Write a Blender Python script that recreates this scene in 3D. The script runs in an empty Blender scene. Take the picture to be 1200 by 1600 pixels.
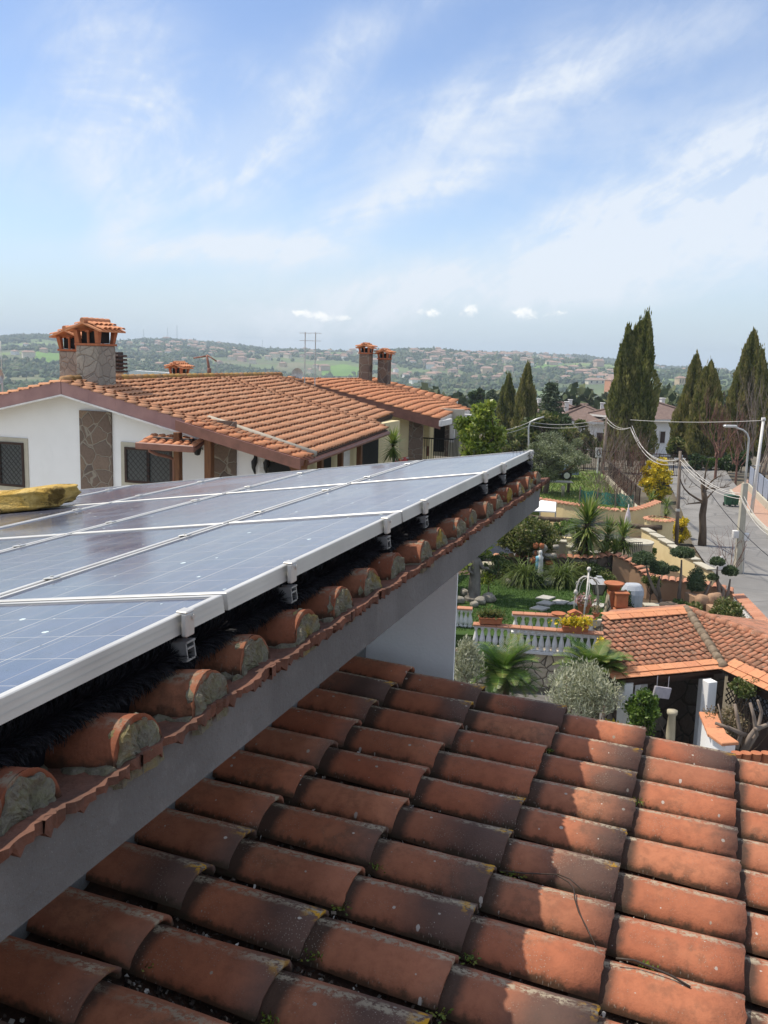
import bpy, math, random
import numpy as np
from mathutils import Vector, Matrix
R_ = random.Random(7)
rng = np.random.default_rng(11)
scene = bpy.context.scene
C = scene.collection

# ------------------------------------------------------------------ camera
H = 8.0                                        # eye height over the street
FPX = 1460.0                                   # focal length in pixels of a 1200 x 1600 frame
_dn = np.array([-250.0, 8750.0, FPX]); _up = -_dn/np.linalg.norm(_dn)
_f = np.array([0, 0, 1.0]); _Y = _f-_up*_f.dot(_up); _Y /= np.linalg.norm(_Y)
_X = np.cross(_Y, _up); _X = _X if _X[0] > 0 else -_X
cam_d = bpy.data.cameras.new('camera'); cam = bpy.data.objects.new('camera', cam_d); C.objects.link(cam)
m = Matrix(((_X[0], -_X[1], -_X[2], 0), (_Y[0], -_Y[1], -_Y[2], 0), (_up[0], -_up[1], -_up[2], H), (0, 0, 0, 1)))
cam.matrix_world = m
cam_d.sensor_fit = 'VERTICAL'; cam_d.sensor_height = 36.0; cam_d.lens = FPX/1600*36.0
cam_d.clip_start = 0.05; cam_d.clip_end = 20000
scene.camera = cam
scene.view_settings.view_transform = 'Standard'; scene.view_settings.look = 'None'
scene.view_settings.exposure = 0.46; scene.view_settings.gamma = 1.0
scene.render.resolution_x = 768; scene.render.resolution_y = 1024
scene.cycles.max_bounces = 6; scene.cycles.volume_bounces = 0
scene.cycles.transparent_max_bounces = 6
scene.cycles.use_denoising = True

# ------------------------------------------------------------------ sun and sky
SUN_AZ, SUN_EL = 285.0, 62.0
sa, se = math.radians(SUN_AZ), math.radians(SUN_EL)
sun_d = bpy.data.lights.new('sun', 'SUN'); sun_d.energy = 3.5; sun_d.angle = math.radians(0.5); sun_d.color = (1.0, 0.91, 0.78)
sun = bpy.data.objects.new('sun', sun_d); C.objects.link(sun)
sdir = Vector((math.sin(sa)*math.cos(se), math.cos(sa)*math.cos(se), math.sin(se)))
sun.rotation_euler = sdir.to_track_quat('Z', 'Y').to_euler(); sun.location = (0, 0, 60)
world = bpy.data.worlds.new('World'); scene.world = world; world.use_nodes = True
def sky():
    nt = world.node_tree; nt.nodes.clear(); N = nt.nodes; L = nt.links
    def nd(t, **k):
        n = N.new(t)
        for a, b in k.items(): setattr(n, a, b)
        return n
    def mth(op, a, b=None, c=None, clamp=False):
        n = nd('ShaderNodeMath', operation=op, use_clamp=clamp)
        for i, v in enumerate((a, b, c)):
            if v is None: continue
            if isinstance(v, (int, float)): n.inputs[i].default_value = v
            else: L.new(v, n.inputs[i])
        return n.outputs[0]
    out = nd('ShaderNodeOutputWorld'); bg = nd('ShaderNodeBackground'); L.new(bg.outputs[0], out.inputs[0])
    st = nd('ShaderNodeTexSky', sky_type='NISHITA', sun_disc=False)
    st.sun_elevation = se; st.sun_rotation = sa; st.altitude = 150; st.air_density = 1.0; st.dust_density = .6; st.ozone_density = 1.6
    tc = nd('ShaderNodeTexCoord'); sp = nd('ShaderNodeSeparateXYZ'); L.new(tc.outputs['Generated'], sp.inputs[0])
    az = mth('ARCTAN2', sp.outputs[0], sp.outputs[1]); el = mth('ARCSINE', sp.outputs[2])
    # cirrus: noise in (azimuth, elevation), drawn out along a tilted axis
    def streak(tilt, sx, sy, detail, dist, seed):
        c, s = math.cos(math.radians(tilt)), math.sin(math.radians(tilt))
        u = mth('ADD', mth('MULTIPLY', az, c*sx), mth('MULTIPLY', el, s*sx))
        v = mth('ADD', mth('MULTIPLY', az, -s*sy), mth('MULTIPLY', el, c*sy))
        cb = nd('ShaderNodeCombineXYZ'); L.new(u, cb.inputs[0]); L.new(v, cb.inputs[1]); cb.inputs[2].default_value = seed
        n = nd('ShaderNodeTexNoise'); n.inputs['Scale'].default_value = 1.0; n.inputs['Detail'].default_value = detail
        n.inputs['Roughness'].default_value = 0.64; n.inputs['Distortion'].default_value = dist
        L.new(cb.outputs[0], n.inputs['Vector']); return n.outputs[0]
    def rmp(x, a, b):
        n = nd('ShaderNodeMapRange', interpolation_type='SMOOTHSTEP'); L.new(x, n.inputs[0])
        n.inputs[1].default_value = a; n.inputs[2].default_value = b; return n.outputs[0]
    def blob(a0, e0, ra, re, tilt=0):
        c, s = math.cos(math.radians(tilt)), math.sin(math.radians(tilt))
        da = mth('SUBTRACT', az, a0); de = mth('SUBTRACT', el, e0)
        u = mth('ADD', mth('MULTIPLY', da, c/ra), mth('MULTIPLY', de, s/ra)); v = mth('ADD', mth('MULTIPLY', da, -s/re), mth('MULTIPLY', de, c/re))
        return mth('POWER', 2.718, mth('MULTIPLY', -1.0, mth('ADD', mth('MULTIPLY', u, u), mth('MULTIPLY', v, v))))
    D = math.radians
    def P(px, py):                       # where a streak stands in the sky (azimuth, elevation)
        c = np.array([px-600, py-800, FPX]); w = np.array([c@_X, c@_Y, c@_up]); w /= np.linalg.norm(w)
        return math.atan2(w[0], w[1]), math.asin(w[2])
    n1 = streak(18, 2.6, 8.0, 7.0, 1.3, 4.7); n2 = streak(8, 2.6, 6.0, 6.0, 1.2, 5.1); n3 = streak(50, 9, 22, 6, .9, 3.3)
    n4 = streak(-20, 11, 14, 7, .4, 6.6); fine = mth('ADD', mth('ADD', mth('MULTIPLY', n1, .45), mth('MULTIPLY', n3, .25)), mth('MULTIPLY', n4, .30))
    wisp = rmp(fine, .40, .64)
    cover = None
    for a in ((900, 385, .36, .036, 17, 1.15), (1180, 235, .16, .05, 12, .8), (360, 388, .12, .014, 3, .9), (560, 345, .15, .020, 22, .95), (1010, 400, .3, .025, 8, .5),
              (185, 105, .055, .055, 60, .95), (370, 250, .09, .04, 30, .8), (150, 215, .13, .05, 10, .45), (480, 130, .07, .025, 35, .5),
              (760, 190, .16, .05, 28, .42), (560, 50, .12, .02, 20, .35), (900, 110, .25, .03, 14, .4), (1000, 440, .3, .03, 8, .55), (190, 330, .05, .03, 100, .5)):
        a0, e0 = P(a[0], a[1]); b = mth('MULTIPLY', blob(a0, e0, a[2], a[3], a[4]), a[5])
        b = mth('MULTIPLY', b, 1.25); cover = b if cover is None else mth('ADD', cover, b)
    patch = rmp(n2, .40, .75)
    fill_cloud = mth('MULTIPLY', mth('ADD', mth('MULTIPLY', patch, .6), .4), rmp(mth('MAXIMUM', mth('ABSOLUTE', az), mth('MULTIPLY', el, .95)), .62, .95))   # unseen bright cloud at the sides, behind and overhead, added to fill the shade
    bright = mth('MULTIPLY', fill_cloud, .62); cl = mth('MULTIPLY', cover, mth('ADD', mth('MULTIPLY', wisp, 1.15), 0.30), clamp=True)
    cl = mth('MULTIPLY', cl, .86)
    # small fair weather cumulus low over the hills
    puff = streak(0, 95, 130, 6, .5, 8.0); cum = None
    for a in ((502, 494, .022, .0066, .95), (468, 488, .010, .004, .8), (672, 488, .017, .0058, .9), (735, 484, .010, .0085, 1.0), (820, 489, .017, .0078, 1.0), (872, 489, .013, .004, .8), (545, 497, .012, .003, .6)):
        a0, e0 = P(a[0], a[1]); b = mth('MULTIPLY', blob(a0, e0, a[2], a[3]), a[4]); cum = b if cum is None else mth('ADD', cum, b)
    cum = rmp(mth('ADD', cum, mth('MULTIPLY', mth('SUBTRACT', puff, .5), 2.0)), .42, 1.15)
    lowveil = mth('MULTIPLY', rmp(el, .15, -.02), .80)
    allc = cl; vl = nd('ShaderNodeMix', data_type='RGBA'); L.new(mth('ADD', lowveil, .06), vl.inputs[0]); vl.inputs[7].default_value = VEIL
    mx = nd('ShaderNodeMix', data_type='RGBA'); L.new(allc, mx.inputs[0])
    tint = nd('ShaderNodeMix', data_type='RGBA', blend_type='MULTIPLY'); tint.inputs[0].default_value = 1.0
    L.new(st.outputs[0], tint.inputs[6]); tint.inputs[7].default_value = SKY_TINT
    L.new(tint.outputs[2], vl.inputs[6]); L.new(vl.outputs[2], mx.inputs[6]); mx.inputs[7].default_value = CLOUD
    cx = nd('ShaderNodeMix', data_type='RGBA'); L.new(mth('MAXIMUM', mth('MULTIPLY', cum, .9), bright), cx.inputs[0]); L.new(mx.outputs[2], cx.inputs[6]); cx.inputs[7].default_value = CUMULUS_AND_FILL; L.new(cx.outputs[2], bg.inputs[0]); bg.inputs[1].default_value = SKY_STRENGTH
SKY_STRENGTH = 0.15; SKY_TINT = (.76, .76, .83, 1); CLOUD = (4.15, 4.45, 4.85, 1); VEIL = (2.6, 3.3, 4.05, 1); CUMULUS_AND_FILL = (5.6, 5.6, 5.5, 1)
sky()

# ------------------------------------------------------------------ places
def ray(px, py):
    c = np.array([px-600, py-800, FPX]); return np.array([c@_X, c@_Y, c@_up])
def at(px, py, Y):                      # the point at forward distance Y
    r = ray(px, py); r = r*(Y/r[1]); return Vector((r[0], r[1], r[2]+H))
def onz(px, py, z):                     # the point on a level plane
    r = ray(px, py); r = r*((z-H)/r[2]); return Vector((r[0], r[1], r[2]+H))
def onplane(px, py, p0, nrm):
    r = Vector(ray(px, py)); o = Vector((0, 0, H)); return o+r*((Vector(p0)-o).dot(nrm)/r.dot(nrm))
AZ = math.radians(18.98)
EV = Vector((math.sin(AZ), math.cos(AZ), 0)); NV = Vector((math.cos(AZ), -math.sin(AZ), 0)); ZV = Vector((0, 0, 1))
def ne(n, e, z): return NV*n+EV*e+ZV*(z+H)         # house grid: across the ridge, along the ridge, height from the eye

# ------------------------------------------------------------------ mesh helpers
class MB:
    def __init__(s): s.v = []; s.f = []; s.mi = []; s.t = []; s.r = []; s.cm = 0; s.cr = 0.5
    def add(s, vs, fs, tuv=None):
        o = len(s.v); s.v += [tuple(p) for p in vs]
        s.t += [tuple(q) for q in tuv] if tuv else [(0.5, 0.5, s.cr)]*len(vs)
        for f in fs: s.f.append(tuple(i+o for i in f)); s.mi.append(s.cm); s.r.append(s.cr)
        return s
    def box(s, c, sz, ax=None):
        c = Vector(c); ax = ax or (Vector((1, 0, 0)), Vector((0, 1, 0)), ZV); a, b, d = [Vector(q)*(w/2) for q, w in zip(ax, sz)]
        p = [c+a*i+b*j+d*k for k in (-1, 1) for j in (-1, 1) for i in (-1, 1)]
        return s.add(p, [(0, 2, 3, 1), (4, 5, 7, 6), (0, 1, 5, 4), (2, 6, 7, 3), (0, 4, 6, 2), (1, 3, 7, 5)])
    def bbox(s, c, sz, ax=None, b=.01):       # a box with chamfered edges
        c = Vector(c); ax = ax or (Vector((1, 0, 0)), Vector((0, 1, 0)), ZV); h = [w/2 for w in sz]; b = min(b, *[q*.9 for q in h])
        p = []; idx = {}
        for i in (-1, 1):
            for j in (-1, 1):
                for k in (-1, 1):
                    for w in range(3):
                        q = [i*h[0], j*h[1], k*h[2]]
                        for x in range(3):
                            if x != w: q[x] -= (i, j, k)[x]*b
                        idx[i, j, k, w] = len(p); p.append(c+sum((Vector(ax[x])*q[x] for x in range(3)), Vector()))
        F = []
        for w in range(3):
            for sgn in (-1, 1):
                o = [x for x in range(3) if x != w]; q = []
                for a, e in ((-1, -1), (1, -1), (1, 1), (-1, 1)):
                    kk = [0, 0, 0]; kk[w] = sgn; kk[o[0]] = a; kk[o[1]] = e; q.append(idx[kk[0], kk[1], kk[2], w])
                F.append(q)
        for w in range(3):
            o = [x for x in range(3) if x != w]
            for a in (-1, 1):
                for e in (-1, 1):
                    k1 = [0]*3; k1[o[0]] = a; k1[o[1]] = e; k2 = k1[:]; k1[w] = -1; k2[w] = 1
                    F.append([idx[(*k1, o[0])], idx[(*k2, o[0])], idx[(*k2, o[1])], idx[(*k1, o[1])]])
        for i in (-1, 1):
            for j in (-1, 1):
                for k in (-1, 1): F.append([idx[i, j, k, 0], idx[i, j, k, 1], idx[i, j, k, 2]])
        return s.add(p, F)
    def prism(s, poly, d):                     # polygon swept by vector d
        poly = [Vector(p) for p in poly]; d = Vector(d); n = len(poly)
        return s.add(poly+[p+d for p in poly], [tuple(range(n))[::-1], tuple(range(n, 2*n))]+[(i, (i+1) % n, n+(i+1) % n, n+i) for i in range(n)])
    def quad(s, *p): return s.add(p, [tuple(range(len(p)))])
    def tube(s, path, rad, n=8, cap=True):
        path = [Vector(p) for p in path]; k = len(path); rad = [rad]*k if isinstance(rad, (int, float)) else list(rad)
        vs = []; fs = []; ref = None
        for i, p in enumerate(path):
            t = (path[min(i+1, k-1)]-path[max(i-1, 0)]).normalized()
            if ref is None: ref = t.orthogonal().normalized()
            ref = (ref-t*ref.dot(t)); ref = ref.normalized() if ref.length > 1e-6 else t.orthogonal().normalized(); b = t.cross(ref)
            for j in range(n):
                a = 2*math.pi*j/n; vs.append(p+(ref*math.cos(a)+b*math.sin(a))*rad[i])
        for i in range(k-1):
            for j in range(n): fs.append((i*n+j, i*n+(j+1) % n, (i+1)*n+(j+1) % n, (i+1)*n+j))
        if cap: fs += [tuple(range(n))[::-1], tuple(range((k-1)*n, k*n))]
        return s.add(vs, fs)
    def lathe(s, prof, c, n=12, ax=None):      # prof: (radius, height)
        c = Vector(c); vs = []; fs = []; k = len(prof)
        for r, z in prof:
            for j in range(n):
                a = 2*math.pi*j/n; vs.append(c+Vector((r*math.cos(a), r*math.sin(a), z)))
        for i in range(k-1):
            for j in range(n): fs.append((i*n+j, i*n+(j+1) % n, (i+1)*n+(j+1) % n, (i+1)*n+j))
        fs += [tuple(range(n))[::-1], tuple(range((k-1)*n, k*n))]
        return s.add(vs, fs)
    def build(s, name, mats, parent=None, smooth=False, loc=None):
        me = bpy.data.meshes.new(name); o0 = Vector(loc) if loc else Vector()
        me.from_pydata([tuple(Vector(p)-o0) for p in s.v] if loc else s.v, [], s.f)
        mats = mats if isinstance(mats, (list, tuple)) else [mats]
        for q in mats: me.materials.append(q)
        if len(mats) > 1: me.polygons.foreach_set('material_index', s.mi)
        a = me.attributes.new('tuv', 'FLOAT_VECTOR', 'POINT'); a.data.foreach_set('vector', [x for q in s.t for x in q])
        a = me.attributes.new('rnd', 'FLOAT', 'FACE'); a.data.foreach_set('value', s.r)
        if smooth: me.polygons.foreach_set('use_smooth', [True]*len(s.f))
        me.update(); o = bpy.data.objects.new(name, me); C.objects.link(o)
        if loc: o.location = loc
        if parent is not None: o.parent = parent; o.matrix_parent_inverse = parent_inv(parent)
        return o
def parent_inv(p): return Matrix.Translation(-p.location)
def tag(o, label=None, cat=None, group=None, kind=None):
    if label: o['label'] = label
    if cat: o['category'] = cat
    if group: o['group'] = group
    if kind: o['kind'] = kind
    return o
def thing(name, loc, label, cat, group=None):
    o = bpy.data.objects.new(name, None); C.objects.link(o); o.location = loc; o.empty_display_size = .2
    return tag(o, label, cat, group)
def struct(o): o['kind'] = 'structure'; return o
def copy_thing(root, loc=None, delta=None, label=None, scale=None, rotz=None):
    r = root.copy(); C.objects.link(r)
    if loc is not None: r.location = loc
    if delta is not None: r.location = root.location+Vector(delta)
    if scale is not None: r.scale = (scale,)*3 if isinstance(scale, (int, float)) else scale
    if rotz is not None: r.rotation_euler = (0, 0, rotz)
    if label: r['label'] = label
    for ch in list(root.children):
        c = ch.copy(); C.objects.link(c); c.parent = r; c.matrix_parent_inverse = ch.matrix_parent_inverse.copy()
        for g in ch.children:
            d = g.copy(); C.objects.link(d); d.parent = c; d.matrix_parent_inverse = g.matrix_parent_inverse.copy()
    return r
def npmesh(name, verts, faces_per, mat, parent=None, rnd=None, smooth=False):
    """verts (N*k,3) with N faces of k corners each"""
    k = faces_per; n = len(verts)//k; me = bpy.data.meshes.new(name)
    me.vertices.add(len(verts)); me.vertices.foreach_set('co', np.asarray(verts, dtype=np.float32).ravel())
    me.loops.add(n*k); me.loops.foreach_set('vertex_index', np.arange(n*k, dtype=np.int32))
    me.polygons.add(n); me.polygons.foreach_set('loop_start', np.arange(0, n*k, k, dtype=np.int32)); me.polygons.foreach_set('loop_total', np.full(n, k, dtype=np.int32))
    me.update(calc_edges=True); me.materials.append(mat)
    a = me.attributes.new('rnd', 'FLOAT', 'FACE'); a.data.foreach_set('value', (rng.random(n) if rnd is None else np.asarray(rnd)).astype(np.float32))
    me.validate(); o = bpy.data.objects.new(name, me); C.objects.link(o)
    if parent is not None: o.parent = parent; o.matrix_parent_inverse = parent_inv(parent)
    return o

# ------------------------------------------------------------------ materials
class NT:
    def __init__(s, name):
        s.m = bpy.data.materials.new(name); s.m.use_nodes = True; s.nt = s.m.node_tree; s.N = s.nt.nodes; s.L = s.nt.links
        s.b = s.N['Principled BSDF']; s.out = s.N['Material Output']; s.b.inputs['Specular IOR Level'].default_value = .3
    def nd(s, t, **k):
        n = s.N.new(t)
        for a, b in k.items(): setattr(n, a, b)
        return n
    def put(s, sock, v):
        if isinstance(v, (int, float)): sock.default_value = v
        elif isinstance(v, tuple): sock.default_value = v if len(v) == 4 or sock.type == 'VECTOR' else (*v, 1)
        else: s.L.new(v, sock)
    def math(s, op, a, b=None, c=None, clamp=False):
        n = s.nd('ShaderNodeMath', operation=op, use_clamp=clamp)
        for i, v in enumerate((a, b, c)):
            if v is not None: s.put(n.inputs[i], v)
        return n.outputs[0]
    def step(s, x, a, b):
        n = s.nd('ShaderNodeMapRange', interpolation_type='SMOOTHSTEP'); s.put(n.inputs[0], x); s.put(n.inputs[1], a); s.put(n.inputs[2], b); return n.outputs[0]
    def coord(s, scale=(1, 1, 1)):
        g = s.nd('ShaderNodeNewGeometry'); mp = s.nd('ShaderNodeMapping'); mp.inputs['Scale'].default_value = scale
        s.L.new(g.outputs['Position'], mp.inputs[0]); return mp.outputs[0]
    def noise(s, scale, detail=4, rough=.55, dist=0, vec=None, sc=(1, 1, 1)):
        n = s.nd('ShaderNodeTexNoise'); n.inputs['Scale'].default_value = scale; n.inputs['Detail'].default_value = detail
        n.inputs['Roughness'].default_value = rough; n.inputs['Distortion'].default_value = dist
        s.L.new(vec if vec is not None else s.coord(sc), n.inputs['Vector']); return n.outputs[0]
    def voro(s, scale, feature='F1', vec=None, out='Distance', rand=1.0, sc=(1, 1, 1), dim='3D'):
        n = s.nd('ShaderNodeTexVoronoi', feature=feature, voronoi_dimensions=dim); n.inputs['Scale'].default_value = scale; n.inputs['Randomness'].default_value = rand
        s.L.new(vec if vec is not None else s.coord(sc), n.inputs['Vector']); return n.outputs[out]
    def mix(s, f, a, b, blend='MIX'):
        n = s.nd('ShaderNodeMix', data_type='RGBA', blend_type=blend); s.put(n.inputs[0], f); s.put(n.inputs[6], a); s.put(n.inputs[7], b); return n.outputs[2]
    def ramp(s, x, *stops):
        n = s.nd('ShaderNodeValToRGB'); e = n.color_ramp.elements
        while len(e) < len(stops): e.new(.5)
        for q, (p, c) in zip(e, stops): q.position = p; q.color = (*c, 1)
        s.put(n.inputs[0], x); return n.outputs[0]
    def attr(s, name, out='Fac'): return s.nd('ShaderNodeAttribute', attribute_name=name).outputs[out]
    def bump(s, h, strength=.3, dist=.01):
        n = s.nd('ShaderNodeBump'); n.inputs['Strength'].default_value = strength; n.inputs['Distance'].default_value = dist
        s.L.new(h, n.inputs['Height']); s.L.new(n.outputs[0], s.b.inputs['Normal'])
    def base(s, c, rough=.7, metal=0): s.put(s.b.inputs['Base Color'], c); s.put(s.b.inputs['Roughness'], rough); s.b.inputs['Metallic'].default_value = metal; return s.m
def plain(name, c1, c2=None, scale=6, rough=.7, bump=.2, bscale=None, metal=0, bd=.01, sc=(1, 1, 1)):
    s = NT(name); c2 = c2 or tuple(min(1, x*.75) for x in c1)
    n = s.noise(scale, 6, .6, sc=sc); s.base(s.ramp(n, (.32, c2), (.68, c1)), rough, metal)
    if bump: s.bump(s.noise(bscale or scale*6, 4, sc=sc), bump, bd)
    return s.m
def leafmat(name, *cols, transl=.25, rough=.5, spec=.3):
    s = NT(name); k = len(cols); c = s.ramp(s.attr('rnd'), *[((i+.0)/max(1, k-1), q) for i, q in enumerate(cols)])
    s.base(c, rough); s.b.inputs['Specular IOR Level'].default_value = spec
    if transl:
        t = s.nd('ShaderNodeBsdfTranslucent'); s.L.new(s.mix(1.0, c, (1.15, 1.2, .8), 'MULTIPLY'), t.inputs[0])
        x = s.nd('ShaderNodeMixShader'); x.inputs[0].default_value = transl; s.L.new(s.b.outputs[0], x.inputs[1]); s.L.new(t.outputs[0], x.inputs[2]); s.L.new(x.outputs[0], s.out.inputs[0])
    return s.m
# ================================================================== materials of the two near roofs
def near_tile_mat(name, dark=1.0, crust=1.0, joint=.9, tone=1.0):
    s = NT(name); v = s.nd('ShaderNodeSeparateXYZ'); s.L.new(s.attr('tuv', 'Vector'), v.inputs[0]); u, w, r = v.outputs
    n1 = s.noise(3.2, 5, .6); n2 = s.noise(28, 6, .65); n3 = s.noise(160, 3, .6)
    c = s.ramp(r, (0, (.38, .138, .072)), (.25, (.45, .168, .088)), (.5, (.37, .120, .062)), (.75, (.49, .20, .108)), (1, (.35, .138, .078)))
    c = s.mix(s.math('MULTIPLY', s.step(n2, .35, .75), .55), c, (.23, .085, .048))
    c = s.mix(s.math('MULTIPLY', s.step(n1, .5, .8), .5), c, (.50, .235, .13))
    # weathered black lower ends, stronger on some tiles than on others
    r2 = s.math('FRACT', s.math('MULTIPLY', r, 7.31))
    e = s.math('ADD', u, s.math('MULTIPLY', s.math('SUBTRACT', n1, .5), .55))
    e = s.math('ADD', e, s.math('MULTIPLY', s.math('SUBTRACT', r2, .5), .75))
    c = s.mix(s.math('MULTIPLY', s.step(e, .62, 1.06), .78*dark), c, (.075, .060, .054))
    c = s.mix(s.math('MULTIPLY', s.step(s.math('ADD', u, s.math('MULTIPLY', s.math('SUBTRACT', n2, .5), .10)),   .29, .20), joint), c, (.045, .036, .028))  # dirt and the lip's shadow gap, painted dark just below each seam
    # grime at the foot of each side
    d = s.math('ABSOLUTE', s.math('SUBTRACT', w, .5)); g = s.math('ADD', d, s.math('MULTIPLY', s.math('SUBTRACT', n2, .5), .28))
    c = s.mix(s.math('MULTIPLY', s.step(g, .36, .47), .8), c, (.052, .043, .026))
    c = s.mix(s.math('MULTIPLY', s.math('MULTIPLY', s.step(n1, .52, .66), s.step(n2, .42, .6)), .28), c, (.075, .058, .042))
    # pale lichen crust along the far shoulder, spots elsewhere
    k = s.math('MULTIPLY', s.step(s.math('ABSOLUTE', s.math('SUBTRACT', s.math('ADD', w, s.math('MULTIPLY', s.math('SUBTRACT', n2, .5), .14)), .60)), .10, .02), s.step(s.noise(60, 5, .75), .43, .55))
    k = s.math('MULTIPLY', k, s.step(s.noise(5, 3), .30, .50))
    c = s.mix(s.math('MULTIPLY', k, .85*crust), c, (.43, .38, .28))
    sp = s.voro(15, vec=s.coord(), dim='2D'); sz = s.voro(15, out='Color', dim='2D'); szx = s.nd('ShaderNodeSeparateColor'); s.L.new(sz, szx.inputs[0])
    rad = s.math('MULTIPLY', s.math('POWER', szx.outputs[0], 6), .10)
    spot = s.step(s.math('ADD', sp, s.math('MULTIPLY', s.math('SUBTRACT', s.noise(45, 4, .75), .5), .16)), s.math('ADD', rad, .010), s.math('SUBTRACT', rad, .012))
    c = s.mix(s.math('MULTIPLY', spot, .8), c, s.mix(szx.outputs[1], (.30, .27, .21), (.62, .60, .55)))
    # yellow lichen on a few lower corners
    y = s.math('MULTIPLY', s.step(u, .86, .99), s.math('MULTIPLY', s.step(s.math('ABSOLUTE', s.math('SUBTRACT', w, .62)), .20, .06), s.step(r2, .45, .55)))
    y = s.math('MULTIPLY', y, s.step(s.noise(38, 4, .6), .48, .56))
    c = s.mix(s.math('MULTIPLY', y, .95), c, (.62, .33, .01))
    s.base(c, .82); s.b.inputs['Specular IOR Level'].default_value = .25
    gr = s.voro(95, vec=s.coord(), dim='2D'); c = s.mix(s.math('MULTIPLY', s.step(gr, .17, .08), s.math('MULTIPLY', s.step(s.noise(7, 5, .7), .5, .62), .55)), c, (.36, .32, .26)); c = s.mix(1.0, c, (tone, tone*.97, tone*.95), 'MULTIPLY'); s.L.new(c, s.b.inputs['Base Color'])
    hh = s.math('ADD', s.math('MULTIPLY', n3, .5), s.math('ADD', n2, s.math('MULTIPLY', k, .7)))
    s.bump(hh, .38, .006); return s.m
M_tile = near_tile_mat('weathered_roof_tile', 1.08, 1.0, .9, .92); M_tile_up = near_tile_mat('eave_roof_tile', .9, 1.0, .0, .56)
M_edge = plain('dirty_tile_edge', (.20, .09, .058), (.08, .045, .033), 11, .9, .5)
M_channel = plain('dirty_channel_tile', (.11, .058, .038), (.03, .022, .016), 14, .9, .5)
def concrete_mat(name, a, b, sc=2.0):
    s = NT(name); n = s.noise(sc, 7, .62); n2 = s.noise(55, 5, .7); v = s.voro(140)
    c = s.ramp(n, (.3, b), (.5, tuple((x+y)/2 for x, y in zip(a, b))), (.72, a))
    c = s.mix(s.math('MULTIPLY', s.step(n2, .5, .8), .25), c, tuple(x*.55 for x in b))
    c = s.mix(s.math('MULTIPLY', s.step(s.noise(2.6, 3, sc=(1, 1, .25)), .52, .62), .38), c, tuple(x*.72 for x in b)); c = s.mix(s.math('MULTIPLY', s.step(s.noise(7, 6, .75), .56, .70), .3), c, tuple(x*1.3 for x in a))
    c = s.mix(s.math('MULTIPLY', s.step(v, .16, .08), .35), c, tuple(x*1.9 for x in a))
    s.base(c, .88); s.bump(s.math('ADD', n2, s.noise(16, 6, .7)), .7, .008); return s.m
M_conc = concrete_mat('grey_cement_render', (.195, .197, .192), (.125, .127, .123))
def plaster(name, a, b=None, sc=1.2):
    s = NT(name); b = b or tuple(x*.88 for x in a); n = s.noise(sc, 6, .6); c = s.ramp(n, (.3, b), (.7, a))
    c = s.mix(s.math('MULTIPLY', s.step(s.noise(5, 5, .65, sc=(1, 1, .22)), .58, .78), .22), c, tuple(x*.72 for x in a))
    s.base(c, .9); s.bump(s.noise(60, 4), .25, .006); return s.m
M_white = plaster('white_plaster', (.85, .85, .84), (.79, .79, .775)); M_cream = plaster('cream_plaster', (.70, .60, .36)); M_yellow = plaster('yellow_plaster', (.78, .64, .36), (.68, .54, .29))
M_mortar = concrete_mat('lichen_mortar', (.34, .31, .23), (.17, .165, .09), 14)
s = NT('lichen_mortar_ends'); _n = s.noise(55, 7, .75); _c = s.ramp(_n, (.28, (.09, .08, .06)), (.45, (.21, .19, .145)), (.6, (.19, .18, .105)), (.75, (.37, .35, .29)))
_c = s.mix(s.math('MULTIPLY', s.step(s.noise(6, 3), .55, .66), .8), _c, (.34, .24, .03)); s.base(_c, .95); s.bump(s.noise(70, 6, .75), 1.0, .012); M_mortar = s.m
M_brush = plain('black_bristle', (.010, .010, .014), (.004, .004, .006), 8, .6, 0)
M_alu = plain('brushed_aluminium', (.60, .60, .58), (.50, .50, .48), 9, .42, .1, 200, metal=.55, bd=.001)
s = NT('panel_frame_aluminium'); _n = s.noise(5, 5); s.base(s.mix(s.math('MULTIPLY', s.step(s.noise(40, 5, .7), .62, .8), .4), s.ramp(_n, (.3, (.50, .49, .46)), (.7, (.62, .61, .57))), (.35, .33, .29)), .45, .35); M_frame = s.m
M_rail = plain('dull_aluminium_rail', (.34, .34, .34), (.22, .22, .22), 20, .45, .1, metal=.5)
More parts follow.
